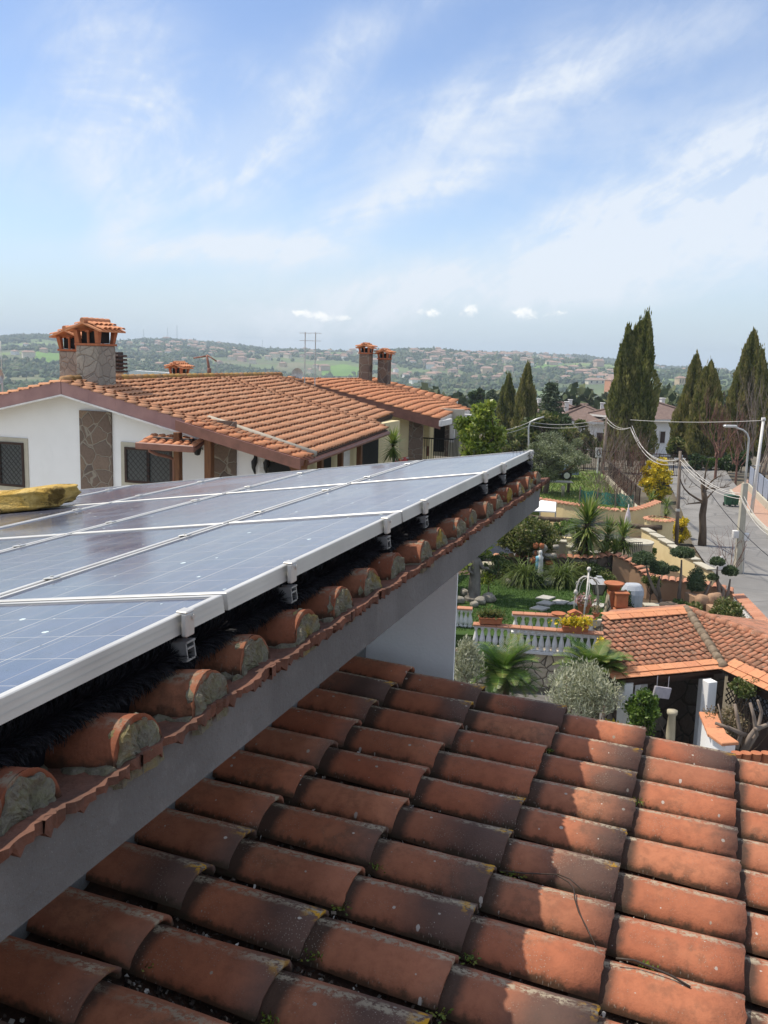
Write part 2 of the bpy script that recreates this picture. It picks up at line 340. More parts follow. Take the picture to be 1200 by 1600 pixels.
def panel_mat():
    s = NT('solar_cells'); v = s.nd('ShaderNodeSeparateXYZ'); s.L.new(s.attr('tuv', 'Vector'), v.inputs[0]); u, w, r = v.outputs
    def line(x, n, wd, off=0.0):
        f = s.math('FRACT', s.math('ADD', s.math('MULTIPLY', x, n), off)); d = s.math('ABSOLUTE', s.math('SUBTRACT', f, .5)); return s.step(d, .5-wd, .5-wd*.4)
    poly = s.voro(34, out='Color'); pc = s.nd('ShaderNodeSeparateColor'); s.L.new(poly, pc.inputs[0])
    c = s.mix(pc.outputs[0], (.026, .040, .092), (.042, .058, .125))
    c = s.mix(s.math('MULTIPLY', line(w, 8, .030, .25), .42), c, (.36, .30, .24))      # busbars along the module
    c = s.mix(s.math('MULTIPLY', line(u, 8, .011), .7), c, (.50, .46, .40))            # gaps between cells
    c = s.mix(s.math('MULTIPLY', line(w, 4, .014), .7), c, (.50, .46, .40))
    dust = s.step(s.noise(2.2, 6, .65), .3, .8); st = s.step(s.noise(6, 5, .7, sc=(1, .25, 1)), .5, .8)
    c = s.mix(s.math('ADD', .07, s.math('MULTIPLY', s.math('ADD', dust, st), .12)), c, (.40, .385, .36))
    n3 = s.noise(38, 4, .75); sp = s.voro(9, sc=(1, .7, 1), dim='2D'); q = s.voro(9, out='Color', sc=(1, .7, 1), dim='2D'); qc = s.nd('ShaderNodeSeparateColor'); s.L.new(q, qc.inputs[0])
    rad = s.math('MULTIPLY', s.math('POWER', qc.outputs[0], 3), .06)
    spot = s.step(s.math('ADD', sp, s.math('MULTIPLY', s.math('SUBTRACT', n3, .5), .17)), s.math('ADD', rad, .008), s.math('SUBTRACT', rad, .004))
    c = s.mix(spot, c, s.mix(s.step(qc.outputs[1], .55, .6), (.62, .72, .70), (.03, .026, .02)))
    s.base(c, s.math('ADD', .10, s.math('MULTIPLY', dust, .12))); s.b.inputs['Specular IOR Level'].default_value = .75
    s.math('MAXIMUM', spot, 0.0); s.bump(s.noise(3.0, 2), .02, .01); return s.m
M_cells = panel_mat()

# ================================================================== roof tiles
def coppo(mb, o, lat, down, nrm, w0, w1, h0, h1, L, rnd, segs=12, th=.013, lift=.02, st=4, wig=0):
    """one barrel tile: o = middle of its upper end at foot level"""
    vs = []; tv = []; fs = []; k = segs+1
    for i in range(st+1):
        u = i/st; w = w0+(w1-w0)*u; h = h0+(h1-h0)*u
        for j in range(k):
            a = math.pi*j/segs; q = 1+wig*math.sin(3*a+rnd*20+u*5)
            vs.append(o+down*(L*u)+lat*(-w/2*math.cos(a)*q)+nrm*(h*math.sin(a)*q+lift*u)); tv.append((u, j/segs, rnd))
            if segs >= 14 and i == st: vs[-1] = vs[-1]+down*R_.uniform(-.0045, .0045)+nrm*R_.uniform(-.002, .002)
    for i in range(st):
        for j in range(segs): a = i*k+j; fs.append((a, a+1, a+k+1, a+k))
    b = len(vs)                              # rim of the lower end and a little of the inside
    for i, u in enumerate((1.0, .75)):
        w = w1-2*th; h = h1-th
        for j in range(k):
            a = math.pi*j/segs; vs.append(o+down*(L*u)+lat*(-w/2*math.cos(a))+nrm*(h*math.sin(a)+lift*u)); tv.append((.97, j/segs, rnd))
    t = st*k
    for j in range(segs): fs.append((t+j, t+j+1, b+j+1, b+j)); fs.append((b+j, b+j+1, b+k+j+1, b+k+j))
    mb.cr = rnd; mb.add(vs, fs, tv)
house = thing('tiled_house', ne(0, 2, -8), 'our own house, terracotta tiled roofs with a grey rendered fascia between them', 'house')
SL = -math.tan(math.radians(7)); dn = (NV+ZV*SL).normalized(); nr = dn.cross(EV).normalized(); nr = nr if nr.z > 0 else -nr
CT = .067                                    # crest height of the barrel tiles
ROWS = [4.21-.25*k for k in range(24)]
def crest_z(n): return -1.69+(n-.13)*SL
lo = MB(); ch = MB()
seams = [-.155+.38*k for k in range(-5, 8)]
for k, e in enumerate(ROWS):
    lat_off = R_.uniform(-.006, .006)
    for i, sn in enumerate(seams):           # sn: where the lower end lies
        L = .455; n0 = sn-L*dn.dot(NV)+R_.uniform(-.010, .010)
        rnd = R_.random(); tw = R_.uniform(-.022, .022)
        o = ne(n0, e+lat_off+R_.uniform(-.004, .004), crest_z(n0))-nr*(CT+.016+R_.uniform(-.003, .003))
        coppo(lo, o, (EV+NV*tw).normalized(), (dn-EV*tw).normalized(), nr, (.184+R_.uniform(-.006, .006)), (.211+R_.uniform(-.007, .006)), CT-.010, CT+R_.uniform(-.003, .003), L, rnd, 14, lift=.027, wig=.016)
    # concave channel tile between two rows
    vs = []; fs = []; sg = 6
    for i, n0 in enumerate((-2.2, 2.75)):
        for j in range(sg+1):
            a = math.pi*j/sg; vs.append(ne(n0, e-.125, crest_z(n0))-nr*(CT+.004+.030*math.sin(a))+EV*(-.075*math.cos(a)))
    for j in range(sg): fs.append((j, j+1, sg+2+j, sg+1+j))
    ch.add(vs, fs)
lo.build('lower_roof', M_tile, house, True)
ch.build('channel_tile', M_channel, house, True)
sl = MB(); sl.prism([ne(-1.62, -1.75, crest_z(-1.62)-.15), ne(2.7, -1.75, crest_z(2.7)-.16), ne(2.7, -1.75, crest_z(2.7)-.34), ne(-1.62, -1.75, crest_z(-1.62)-.34)], EV*6.05)
sl.build('roof_slab', M_conc, house)
# walls of the house
wl = MB()
def nebox(mb, n0, n1, e0, e1, z0, z1): return mb.box(ne((n0+n1)/2, (e0+e1)/2, (z0+z1)/2), (n1-n0, e1-e0, z1-z0), (NV, EV, ZV))
nebox(wl, -1.62, 2.3, -1.6, 4.1, -8.2, -2.12); nebox(wl, -7.2, -1.623, -1.6, 4.5, -8.2, -1.75); wl.prism([ne(-7.0, 4.503, -8.2), ne(-1.145, 4.503, -8.2), ne(-1.33, 5.25, -8.2), ne(-7, 5.25, -8.2)], (0, 0, 6.45)); wl.prism([ne(-3.3, 4.503, -1.75), ne(-1.145, 4.503, -1.75), ne(-1.33, 5.25, -1.75), ne(-3.3, 5.25, -1.75)], (0, 0, .86))
wl.build('wall', M_white, house)
wl = MB(); nebox(wl, -1.8, -1.626, -1.6, 4.497, -1.747, -.90); wl.build('clerestory_wall', M_conc, house)
fa = MB(); fa.prism([ne(-.90, -1.8, -.705), ne(-.90, -1.8, -.845), ne(-.96, -1.8, -.862), ne(-7.4, -1.8, -1.80), ne(-7.4, -1.8, -1.68), ne(-1.0, -1.8, -.730)], EV*7.2)
fa.build('fascia', M_conc, house)
# the upper roof runs down the other way, its tile ends stand over the fascia
SU = math.tan(math.radians(8.0)); du = (-NV-ZV*SU).normalized(); nu = EV.cross(du).normalized(); nu = nu if nu.z > 0 else -nu
up = MB(); mo = MB(); ed = MB(); cu = MB()
e = 1.32-.25*11
while e < 5.46:
    rnd = R_.random(); d0 = R_.uniform(-.018, .014)
    o = ne(-.915+d0, e, -.628)-nu*.076
    coppo(up, o, -EV, du, nu, (.150+R_.uniform(-.010, .008)), .17, .076, .081, .42, rnd, 14, lift=0, wig=.02)
    for q in range(1, 14): coppo(up, o+du*(.40*q)-nu*.012, -EV, du, nu, .185, .20, .084, .09, .42, R_.random(), 7, lift=0, st=1)
    # rim of the exposed end, then the mortar plug set into it
    k = 14; vs = []; tv = []
    for w_, h_, x in ((.150, .076, 0), (.126, .064, 0), (.126, .064, .03)):
        for j in range(k+1):
            a = math.pi*j/k; vs.append(o+EV*(w_/2*math.cos(a))+nu*(h_*math.sin(a))+du*x-du*.0); tv.append((.3, j/k, rnd))
    fs = []
    for b in (0, k+1):
        for j in range(k): fs.append((b+j, b+j+1, b+k+2+j, b+k+1+j))
    up.cr = rnd; up.add(vs, fs, tv)
    g = []; ph = R_.random()*9; NR, NA = 9, 30
    for i in range(NR+1):
        for j in range(NA+1):
            a = math.pi*j/NA; q = i/NR*(1.0+.07*math.sin(a*5+ph)+.05*math.sin(a*11+ph*2)); pu = .004+.007*math.sin(q*2.2+ph)*math.sin(a*3+ph)+.0028*R_.uniform(-1, 1)+.002*math.sin(q*9+a*7+ph)
            g.append(o+EV*(.071*q*math.cos(a))+nu*(.074*q*math.sin(a)-(.030 if j in (0, NA) else 0))-du*(pu-(.02 if i == NR else 0)))
    mo.add(g, [(i*(NA+1)+j, i*(NA+1)+j+1, (i+1)*(NA+1)+j+1, (i+1)*(NA+1)+j) for i in range(NR) for j in range(NA)])
    # bedding mortar along one foot of the tile
    if R_.random() < .85:
        p = []
        for i in range(9): p.append(o-EV*(.078+R_.uniform(-.006, .008))+du*(.0+.018*i)-nu*(.002))
        mo.tube(p, [.012+R_.uniform(-.005, .007) for _ in p], 7)
    # channel tile end between this row and the next, with its broken toothed edge
    x0, x1 = e+.002, e+.248; nt_ = 7
    pr = [Vector((0, 0, 0))]
    top = []; bot = []
    n_ = 24
    for i in range(n_+1):
        t = i/n_; ee = x0-.02+(x1-x0+.04)*t; sag = -.009*math.sin(math.pi*t)**2
        tooth = .014 if (i*3+int(rnd*7)) % 5 in (0, 1) and R_.random() < .75 else .003
        out = R_.uniform(-.006, .008)
        top.append(ne(-.880+out, ee, -.688+sag)); bot.append(ne(-.880+out+R_.uniform(-.004, .002), ee, -.708-tooth*R_.uniform(.4, 1.2)))
    back = [q-NV*.30-ZV*.044 for q in top]
    vs = back+top+bot; m_ = n_+1; fs = []
    for i in range(n_): fs += [(i, i+1, m_+i+1, m_+i), (m_+i, m_+i+1, 2*m_+i+1, 2*m_+i)]
    bb = [q-NV*.05 for q in bot]; vs += bb
    for i in range(n_): fs.append((2*m_+i, 2*m_+i+1, 3*m_+i+1, 3*m_+i))
    ed.cr = rnd; ed.add(vs, fs, [(.25+.2*R_.random(), .5, rnd)]*len(vs))
    e += .25
up.build('upper_roof', M_tile_up, house, True); mo.build('mortar', M_mortar, house); ed.build('tile_edging', M_edge, house)

# ================================================================== solar panels, their brackets and the bird brush
PS = math.tan(math.radians(8.3)); pd = (-NV-ZV*PS).normalized(); pn = EV.cross(pd).normalized(); pn = pn if pn.z > 0 else -pn
PW, PD = 1.25, .70
P0 = ne(-.97, 5.53, -.525)                    # far corner of the top edge
def make_panel(loc):
    """far eave corner at loc, going back along -EV and down along pd"""
    t = thing('solar_panel', loc, 'x', 'solar panel', 'solar panels in rows on the upper roof')
    g = .009; fw = .017; fh = .040; U = -EV
    def q(u, v, z): return loc+U*u+pd*v+pn*z
    f = MB(); a0, a1, b0, b1 = g, PW-g, g, PD-g
    if True:
        o = [(a0, b0), (a1, b0), (a1, b1), (a0, b1)]; i = [(a0+fw, b0+fw), (a1-fw, b0+fw), (a1-fw, b1-fw), (a0+fw, b1-fw)]
        vs = [q(*p, -fh) for p in o]+[q(*p, -.002) for p in o]+[q(p[0]+(.002 if p[0] < .6 else -.002), p[1]+(.002 if p[1] < .3 else -.002), 0) for p in o]+[q(*p, 0) for p in i]+[q(*p, -.006) for p in i]
        fs = []
        for r in range(4):
            for k in range(4): fs.append((4*r+k, 4*r+(k+1) % 4, 4*r+4+(k+1) % 4, 4*r+4+k))
        f.add(vs, fs)
        for z in (-.013, -.026):             # extrusion lines of the outer face
            for (p1, p2, off) in ((o[0], o[1], -pd), (o[0], o[3], -U)):
                c1, c2 = q(*p1, z)+off*.0012, q(*p2, z)+off*.0012; f.quad(c1, c2, c2-pn*.002, c1-pn*.002)
    f.build('frame', M_frame, t)
    c = MB(); c.add([q(a0+fw, b0+fw, -.004), q(a1-fw, b0+fw, -.004), q(a1-fw, b1-fw, -.004), q(a0+fw, b1-fw, -.004)], [(0, 1, 2, 3)], [(0, 0, 0), (1, 0, 0), (1, 1, 0), (0, 1, 0)])
    c.build('cells', M_cells, t)
    b = MB(); b.quad(q(a0, b0, -.034), q(a0, b1, -.034), q(a1, b1, -.034), q(a1, b0, -.034)); b.build('backsheet', M_white, t)
    for u in (.28, .97):
        k = MB(); k.bbox(q(u, PD, .003), (.034, .034, .004), (U, pd, pn), .001); k.tube([q(u, PD, .003), q(u, PD, .009)], .005, 6); k.build('clamp', M_alu, t)
    return t
panel0 = None
rowname = ['front row along the tile edge', 'second row from the tile edge', 'third row from the tile edge', 'fourth row from the tile edge', 'fifth row from the tile edge', 'sixth row from the tile edge']
colname = ['farthest', 'second farthest', 'middle', 'second nearest', 'nearest', 'closest']
for r in range(5):
    for k in range(6 if r < 2 else 5 if r < 3 else 4):
        loc = P0+pd*(PD*r)-EV*(PW*k+.008*r)
        lab = 'dusty blue solar panel, %s one of the %s' % (colname[k], rowname[r])
        if panel0 is None: panel0 = make_panel(loc); panel0['label'] = lab
        else: copy_thing(panel0, loc, label=lab)
def bracket(e, label, sink):
    b = thing('panel_bracket', ne(-.97, e, -.6), label, 'bracket', 'aluminium brackets under the edge of the front solar panels')
    k = MB(); k.bbox(ne(-.962, e, -.545), (.014, .032, .050), (NV, EV, ZV), .003); k.bbox(ne(-.968, e, -.5185), (.026, .032, .005), (NV, EV, ZV), .002)
    k.tube([ne(-.957, e+.006, -.53), ne(-.951, e+.006, -.53)], .006, 6); k.build('end_clamp', M_frame, b)
    r = MB(); w, h, t = .034, .042, .004; z0 = -.574-h/2-sink; n0, n1 = -1.10, -.955
    for c, s_ in (((0, h/2-t/2), (w, t)), ((0, -h/2+t/2), (w, t)), ((w/2-t/2, 0), (t, h-2*t)), ((-w/2+t/2, 0), (t, h-2*t)), ((0, .006), (w-2*t, t))):
        r.box(ne((n0+n1)/2, e+c[0], z0+c[1])+(-NV*0), (n1-n0, s_[0], s_[1]), (pd, EV, pn))
    off = ne(-.955, e, z0)-(ne((n0+n1)/2, e, z0)-pd*((n1-n0)/2)); r.v = [tuple(Vector(p)+off) for p in r.v]
    r.build('rail_end', M_rail, b)
bl = ['nearest to the camera', 'second from the camera', 'third from the camera', 'fourth from the camera, first of a close pair', 'fifth from the camera, beside the next to last', 'next to last, near the far corner', 'last, on the far corner of the panels']
for k, px in enumerate(((288, 955), (452, 880), (602, 812), (662, 785), (757, 740), (786, 727), (829, 707))):
    r = ray(*px); v = Vector(r); e = -.97*(v.dot(EV)/v.dot(NV)); bracket(e, 'aluminium bracket clamping the panel edge, '+bl[k], .004)
# black brush between the panels and the tiles
def bristles(n, e0, e1):
    e = rng.uniform(e0, e1, n); a = rng.uniform(-3.3, 2.2, n); ln = .042+.022*rng.random(n); ln = np.where(np.sin(a) > .3, np.minimum(ln, .044), ln); ln *= np.where(np.cos(a) > .2, .72, 1.0)
    base = np.array([list(ne(-.995, x, -.612)) for x in (0.0,)])[0]; Ea = np.array(EV); Na = np.array(NV)
    p = base+np.outer(e, Ea); d = np.outer(np.cos(a), Na)+np.outer(np.sin(a), [0, 0, 1])+np.outer(rng.normal(0, .28, n), Ea); d /= np.linalg.norm(d, axis=1)[:, None]
    tip = p+d*ln[:, None]; sgn = np.cross(d, rng.normal(size=(n, 3))); sgn /= np.linalg.norm(sgn, axis=1)[:, None]; w = .0011
    return np.stack([p-sgn*w, p+sgn*w, tip+sgn*w*.4, tip-sgn*w*.4], 1).reshape(-1, 3)
bb = thing('bird_brush', ne(-1.05, 2, -.63), 'long black bristle brush packed under the solar panel edge to keep birds out', 'brush')
npmesh('bristles', bristles(60000, -.8, 5.46), 4, M_brush, bb)
k = MB(); k.tube([ne(-1.00, -.9, -.625), ne(-1.00, 5.42, -.625)], .016, 6); k.prism([ne(n_, -.9, z_) for n_, z_ in ((-1.035, -.72), (-1.035, -.582), (-1.7, -.680), (-1.7, -.80))], EV*6.25); k.build('shade_core', M_brush, bb)  # brush core, plus a black block added to darken the gap under the panels
# tangled stray bristles at the far end
k = MB()
for i in range(90):
    p = ne(-.98+R_.gauss(0, .05), 5.44+R_.gauss(0, .05), -.60+R_.gauss(0, .03)); d = Vector((R_.gauss(0, 1), R_.gauss(0, 1), R_.gauss(0, .7))).normalized()*R_.uniform(.05, .13)
    k.tube([p-d*.5, p+Vector((0, 0, .02)), p+d*.5], .0012, 3, False)
k.build('stray_bristles', M_brush, bb)

# ================================================================== what lies on the roofs
def rockmesh(c, sx, sy, sz, seed, n=14, m_=22, ax=(Vector((1, 0, 0)), Vector((0, 1, 0)), ZV), sq=.62, amp=.09):
    r = random.Random(seed); ph = [r.uniform(0, 6.3) for _ in range(12)]; vs = []
    sp = lambda x, p: math.copysign(abs(x)**p, x)
    for i in range(n+1):
        t = math.pi*i/n
        for j in range(m_):
            a = 2*math.pi*j/m_; x, y, z = sp(math.sin(t), sq)*sp(math.cos(a), sq), sp(math.sin(t), sq)*sp(math.sin(a), sq), sp(math.cos(t), sq)
            q = 1+amp*(math.sin(3*x+ph[0]+2*z)+math.sin(4*y+ph[1]-x*2)+.7*math.sin(7*z+ph[2]+3*x)+.5*math.sin(11*x+ph[3]+5*y)+.45*math.sin(17*y+9*z+ph[4]))
            vs.append(Vector(c)+ax[0]*(x*q*sx)+ax[1]*(y*q*sy)+ax[2]*(z*q*sz))
    return vs, [(i*m_+j, i*m_+(j+1) % m_, (i+1)*m_+(j+1) % m_, (i+1)*m_+j) for i in range(n) for j in range(m_)]
s = NT('ochre_tuff'); n1 = s.noise(9, 6, .7); c = s.ramp(n1, (.3, (.34, .19, .035)), (.42, (.62, .40, .09)), (.6, (.78, .55, .18)), (.75, (.82, .63, .28)))
c = s.mix(s.math('MULTIPLY', s.step(s.noise(6.5, 6, .72), .52, .60), .8), c, (.085, .05, .012)); s.base(c, .95); s.bump(s.noise(18, 8, .72), 1.0, .05); M_tuff = s.m
rk = MB(); pc = onplane(42, 797, P0, pn); sidew = (EV*.25+(-pd)*.0+NV*.97).normalized()
lx = (NV-NV.dot(pn)*pn).normalized(); ly = pn.cross(lx)
rk.add(*rockmesh(pc+pn*.058-lx*.10+ly*.06, .33, .15, .056, 5, 30, 52, (lx, ly, pn), .36, .055))
tag(rk.build('stone_block', M_tuff, None, True, loc=pc), 'ochre yellow weathered stone block lying on the solar panels', 'stone')
# gravel, husks and droppings caught in the channels
def chips(n):
    vs = []
    for i in range(n):
        row = R_.randrange(0, 11); e = ROWS[row]-.125+R_.gauss(0, .022); nn = R_.triangular(-1.6, .45, -1.15); c = ne(nn, e, crest_z(nn))-nr*(CT+.030-abs(R_.gauss(0, .012)))
        sz = R_.uniform(.003, .010)
        a, b, d = [Vector((R_.gauss(0, 1), R_.gauss(0, 1), R_.gauss(0, 1))).normalized()*sz for _ in range(3)]
        for t in ((a, b, d), (a, d, -b), (a, -b, -d), (-a, d, b)): vs += [c+q for q in t]
    return np.array([list(v) for v in vs])
s = NT('channel_litter'); s.base(s.ramp(s.attr('rnd'), (0, (.02, .016, .014)), (.45, (.07, .055, .045)), (.7, (.16, .13, .10)), (.86, (.40, .38, .34)), (1, (.62, .60, .55))), .9); M_litter = s.m
cv = chips(6500); o = npmesh('roof_litter', cv, 3, M_litter, rnd=np.repeat(rng.random(6500), 4)); tag(o, 'dark grit and pale husks caught in the tile channels', 'litter', kind='stuff')
M_moss = leafmat('moss_green', (.05, .085, .012), (.10, .15, .02), (.17, .16, .02), transl=.1)
tv = []
for (px, py) in ((998, 1255), (490, 1498), (735, 1503), (590, 1355), (690, 1590), (1012, 1515), (420, 1595), (960, 1440), (240, 1505), (535, 1420), (860, 1175), (640, 1290), (800, 1370)):
    p = onplane(px, py, ne(.13, 2, -1.69)-nr*.05, nr)
    for i in range(34):
        d = Vector((R_.gauss(0, 1), R_.gauss(0, 1), abs(R_.gauss(0, .8)))).normalized()*R_.uniform(.006, .018); c = p+Vector((R_.gauss(0, .014), R_.gauss(0, .014), R_.uniform(0, .008))); w = d.orthogonal().normalized()*.003
        tv += [list(c-w*.3), list(c+d*.5+w), list(c+d), list(c+d*.5-w)]
o = npmesh('moss', np.array(tv), 4, M_moss); tag(o, 'small green moss tufts in the tile joints', 'moss', kind='stuff')
M_wire = plain('dark_wire', (.05, .035, .025), None, 9, .5, 0)
def on_lower(px, py, lift=0): return onplane(px, py, ne(.13, 2, -1.69), nr)+nr*lift
wp = [(780, 1362), (815, 1366), (868, 1368), (888, 1380), (895, 1395), (897, 1412), (903, 1432), (915, 1455), (930, 1480)]
k = MB(); k.tube([on_lower(x, y, .014 if 3 < i < 8 else .004) for i, (x, y) in enumerate(wp)], .0022, 6)
k.tube([on_lower(x, y, .006) for x, y in ((870, 1368), (890, 1376), (912, 1396))], .002, 6)
tag(k.build('wire', M_wire, None, True, loc=on_lower(868, 1368)), 'thin dark loose wire lying bent across the lower tiles', 'wire')
k = MB(); k.tube([on_lower(x, y, .005) for x, y in ((962, 1500), (990, 1503), (1018, 1514), (1050, 1528), (1078, 1545))], .0035, 5)
tag(k.build('twig', M_wire, None, True, loc=on_lower(990, 1503)), 'dry twig lying along the joint of two sunlit lower tiles', 'twig')
# ================================================================== neighbouring houses
def far_tile_mat(name, cols, moss=.35):
    s = NT(name); c = s.ramp(s.attr('rnd'), *[(i/(len(cols)-1), q) for i, q in enumerate(cols)])
    n = s.noise(1.3, 6, .65); n2 = s.noise(14, 5, .7)
    c = s.mix(s.math('MULTIPLY', s.step(n, .45, .72), moss), c, (.42, .25, .145)); c = s.mix(s.math('MULTIPLY', s.step(n2, .5, .75), .5), c, (.12, .075, .05))
    c = s.mix(s.math('MULTIPLY', s.step(s.noise(22, 3), .6, .68), .25), c, (.45, .38, .28))
    s.base(c, .85); return s.m
M_ft = far_tile_mat('terracotta_roof_tile', ((.44, .20, .105), (.55, .275, .15), (.50, .235, .125), (.58, .32, .19)))
M_ft2 = far_tile_mat('fresh_roof_tile', ((.54, .22, .105), (.60, .27, .135), (.52, .215, .11)), .12)
M_ridge = far_tile_mat('mossy_ridge_tile', ((.26, .12, .05), (.34, .20, .05), (.20, .12, .05)), .7)
M_deck = plain('gap_shade_underlay', (.06, .036, .026), (.035, .022, .016), 4, .9, 0)  # deck coloured dark to give the shade in the gaps between tiles
M_pink = plain('painted_verge_metal', (.37, .215, .195), (.29, .165, .155), 2.5, .5, .1, 30)
M_brown = plain('brown_gutter_metal', (.27, .125, .09), (.19, .09, .065), 4, .5, .1)
M_trim = plain('white_painted_trim', (.74, .73, .70), (.62, .60, .57), 5, .6, .1)
M_casing = plain('beige_window_surround', (.50, .47, .38), (.42, .39, .31), 4, .85, .2)
M_wood = plain('brown_stained_wood', (.20, .085, .032), (.10, .042, .018), 5, .6, .3, sc=(6, 6, .7))
M_darkwood = plain('dark_wood', (.055, .028, .02), (.03, .016, .012), 6, .5, .2)
M_dark = plain('unlit_opening', (.018, .017, .016), (.012, .011, .010), 3, .8, 0)
s = NT('window_glass'); s.base((.11, .12, .12), .12); s.b.inputs['Specular IOR Level'].default_value = .6; M_glass = s.m
def stone_mat(name, cols, joint, scale, sc=(1, 1, 1), jw=.05):
    s = NT(name); v = s.coord(sc); d = s.noise(2.0, 2, vec=v); mp = s.nd('ShaderNodeVectorMath', operation='ADD'); s.L.new(v, mp.inputs[0])
    cb = s.nd('ShaderNodeCombineXYZ'); q = s.math('MULTIPLY', d, .35); s.L.new(q, cb.inputs[0]); s.L.new(q, cb.inputs[2]); s.L.new(cb.outputs[0], mp.inputs[1]); v = mp.outputs[0]
    e = s.voro(scale, 'DISTANCE_TO_EDGE', v); cc = s.voro(scale, 'F1', v, 'Color'); sc_ = s.nd('ShaderNodeSeparateColor'); s.L.new(cc, sc_.inputs[0])
    c = s.ramp(sc_.outputs[0], *[(i/(len(cols)-1), q) for i, q in enumerate(cols)]); n = s.noise(18, 6, .7)
    c = s.mix(s.math('MULTIPLY', s.step(n, .4, .7), .4), c, tuple(x*.5 for x in cols[0])); j = s.step(e, jw, jw*.4)
    c = s.mix(j, c, joint); s.base(c, .9); s.bump(s.math('ADD', s.math('MULTIPLY', s.step(e, 0, jw*2.2), .8), s.math('MULTIPLY', n, .4)), .8, .03); return s.m
M_stone = stone_mat('porphyry_crazy_paving_stone', ((.16, .115, .09), (.22, .16, .12), (.12, .095, .08), (.27, .19, .13)), (.26, .23, .185), 2.6, jw=.04)
M_chim = stone_mat('chimney_stone', ((.34, .30, .25), (.38, .34, .28), (.30, .27, .225)), (.24, .21, .175), 3.6, jw=.035)
M_terra = plain('terracotta', (.44, .165, .075), (.36, .12, .055), 9, .8, .2)
M_iron = plain('black_wrought_iron', (.02, .02, .02), (.012, .012, .012), 9, .5, 0)
def clip_rows(poly, u):                       # where the line u = const crosses a polygon
    xs = []
    for (u0, v0), (u1, v1) in zip(poly, poly[1:]+poly[:1]):
        if (u0 <= u) != (u1 <= u): xs.append(v0+(v1-v0)*(u-u0)/(u1-u0))
    xs.sort(); return list(zip(xs[::2], xs[1::2]))
def tile_field(mb, O, U, V, nrm, poly, sp=.24, course=.35, w=.195, h=.062, segs=6, lift=.05, lower=True):
    us = [p[0] for p in poly]; u = math.ceil(min(us)/sp)*sp+.011
    while u < max(us):
        for v0, v1 in clip_rows(poly, u):
            v1 += R_.uniform(-.01, .02); v = v1; 
            while v > v0+.05:
                L = min(course*1.08, v-v0); o = O+U*(u+R_.uniform(-.005, .005))+V*(v-L)
                coppo(mb, o, U, V, nrm, w*.86, w, h*.9, h, L, R_.random(), segs, lift=lift, st=1); v -= course*(1+R_.uniform(-.02, .02))
        u += sp
def slab_poly(mb, O, U, V, nrm, poly, th=.1): mb.prism([O+U*a+V*b-nrm*.004 for a, b in poly], -nrm*th)
def uv_of(pts, O, U, V): return [((p-O).dot(U), (p-O).dot(V)) for p in pts]
def window(parent, p0, U, nrm, w, h, kind='lattice', sunk=.06):
    """p0: lower left corner of the opening on the wall face"""
    c = MB(); cw = .13; Z = ZV
    for (a, b, x, y) in ((-cw, -cw, w+2*cw, cw), (-cw, h, w+2*cw, cw), (-cw, 0, cw, h), (w, 0, cw, h)):
        c.box(p0+U*(a+x/2)+Z*(b+y/2)+nrm*.012, (x, y, .03), (U, Z, nrm))
    wn = c.build('window', M_casing, parent)
    f = MB(); fw = .065
    for (a, b, x, y) in ((0, 0, w, fw), (0, h-fw, w, fw), (0, fw, fw, h-2*fw), (w-fw, fw, fw, h-2*fw), (w/2-fw*.6, fw, fw*1.2, h-2*fw)):
        f.box(p0+U*(a+x/2)+Z*(b+y/2)+nrm*.03, (x, y, .06), (U, Z, nrm))
    f.build('frame', M_darkwood, wn)
    g = MB(); g.box(p0+U*w/2+Z*h/2+nrm*.010, (w-.02, h-.02, .012), (U, Z, nrm)); g.build('pane', M_glass, wn)
    k = MB(); n = 14
    for i in range(-n, n):
        for sgn in (-1, 1):
            pts = []
            x0 = i*.155; a0, b0 = max(fw, min(w-fw, 0)), 0
            ts = []
            for t in np.linspace(0, h, 60):
                x = x0+sgn*t+(w/2 if sgn < 0 else 0)
                if fw < x < w-fw and fw < t < h-fw: ts.append((x, t))
            if len(ts) > 2: k.tube([p0+U*ts[0][0]+Z*ts[0][1]+nrm*.075, p0+U*ts[-1][0]+Z*ts[-1][1]+nrm*.075], .009, 4)
    k.build('lattice_grille', M_iron, wn); return wn
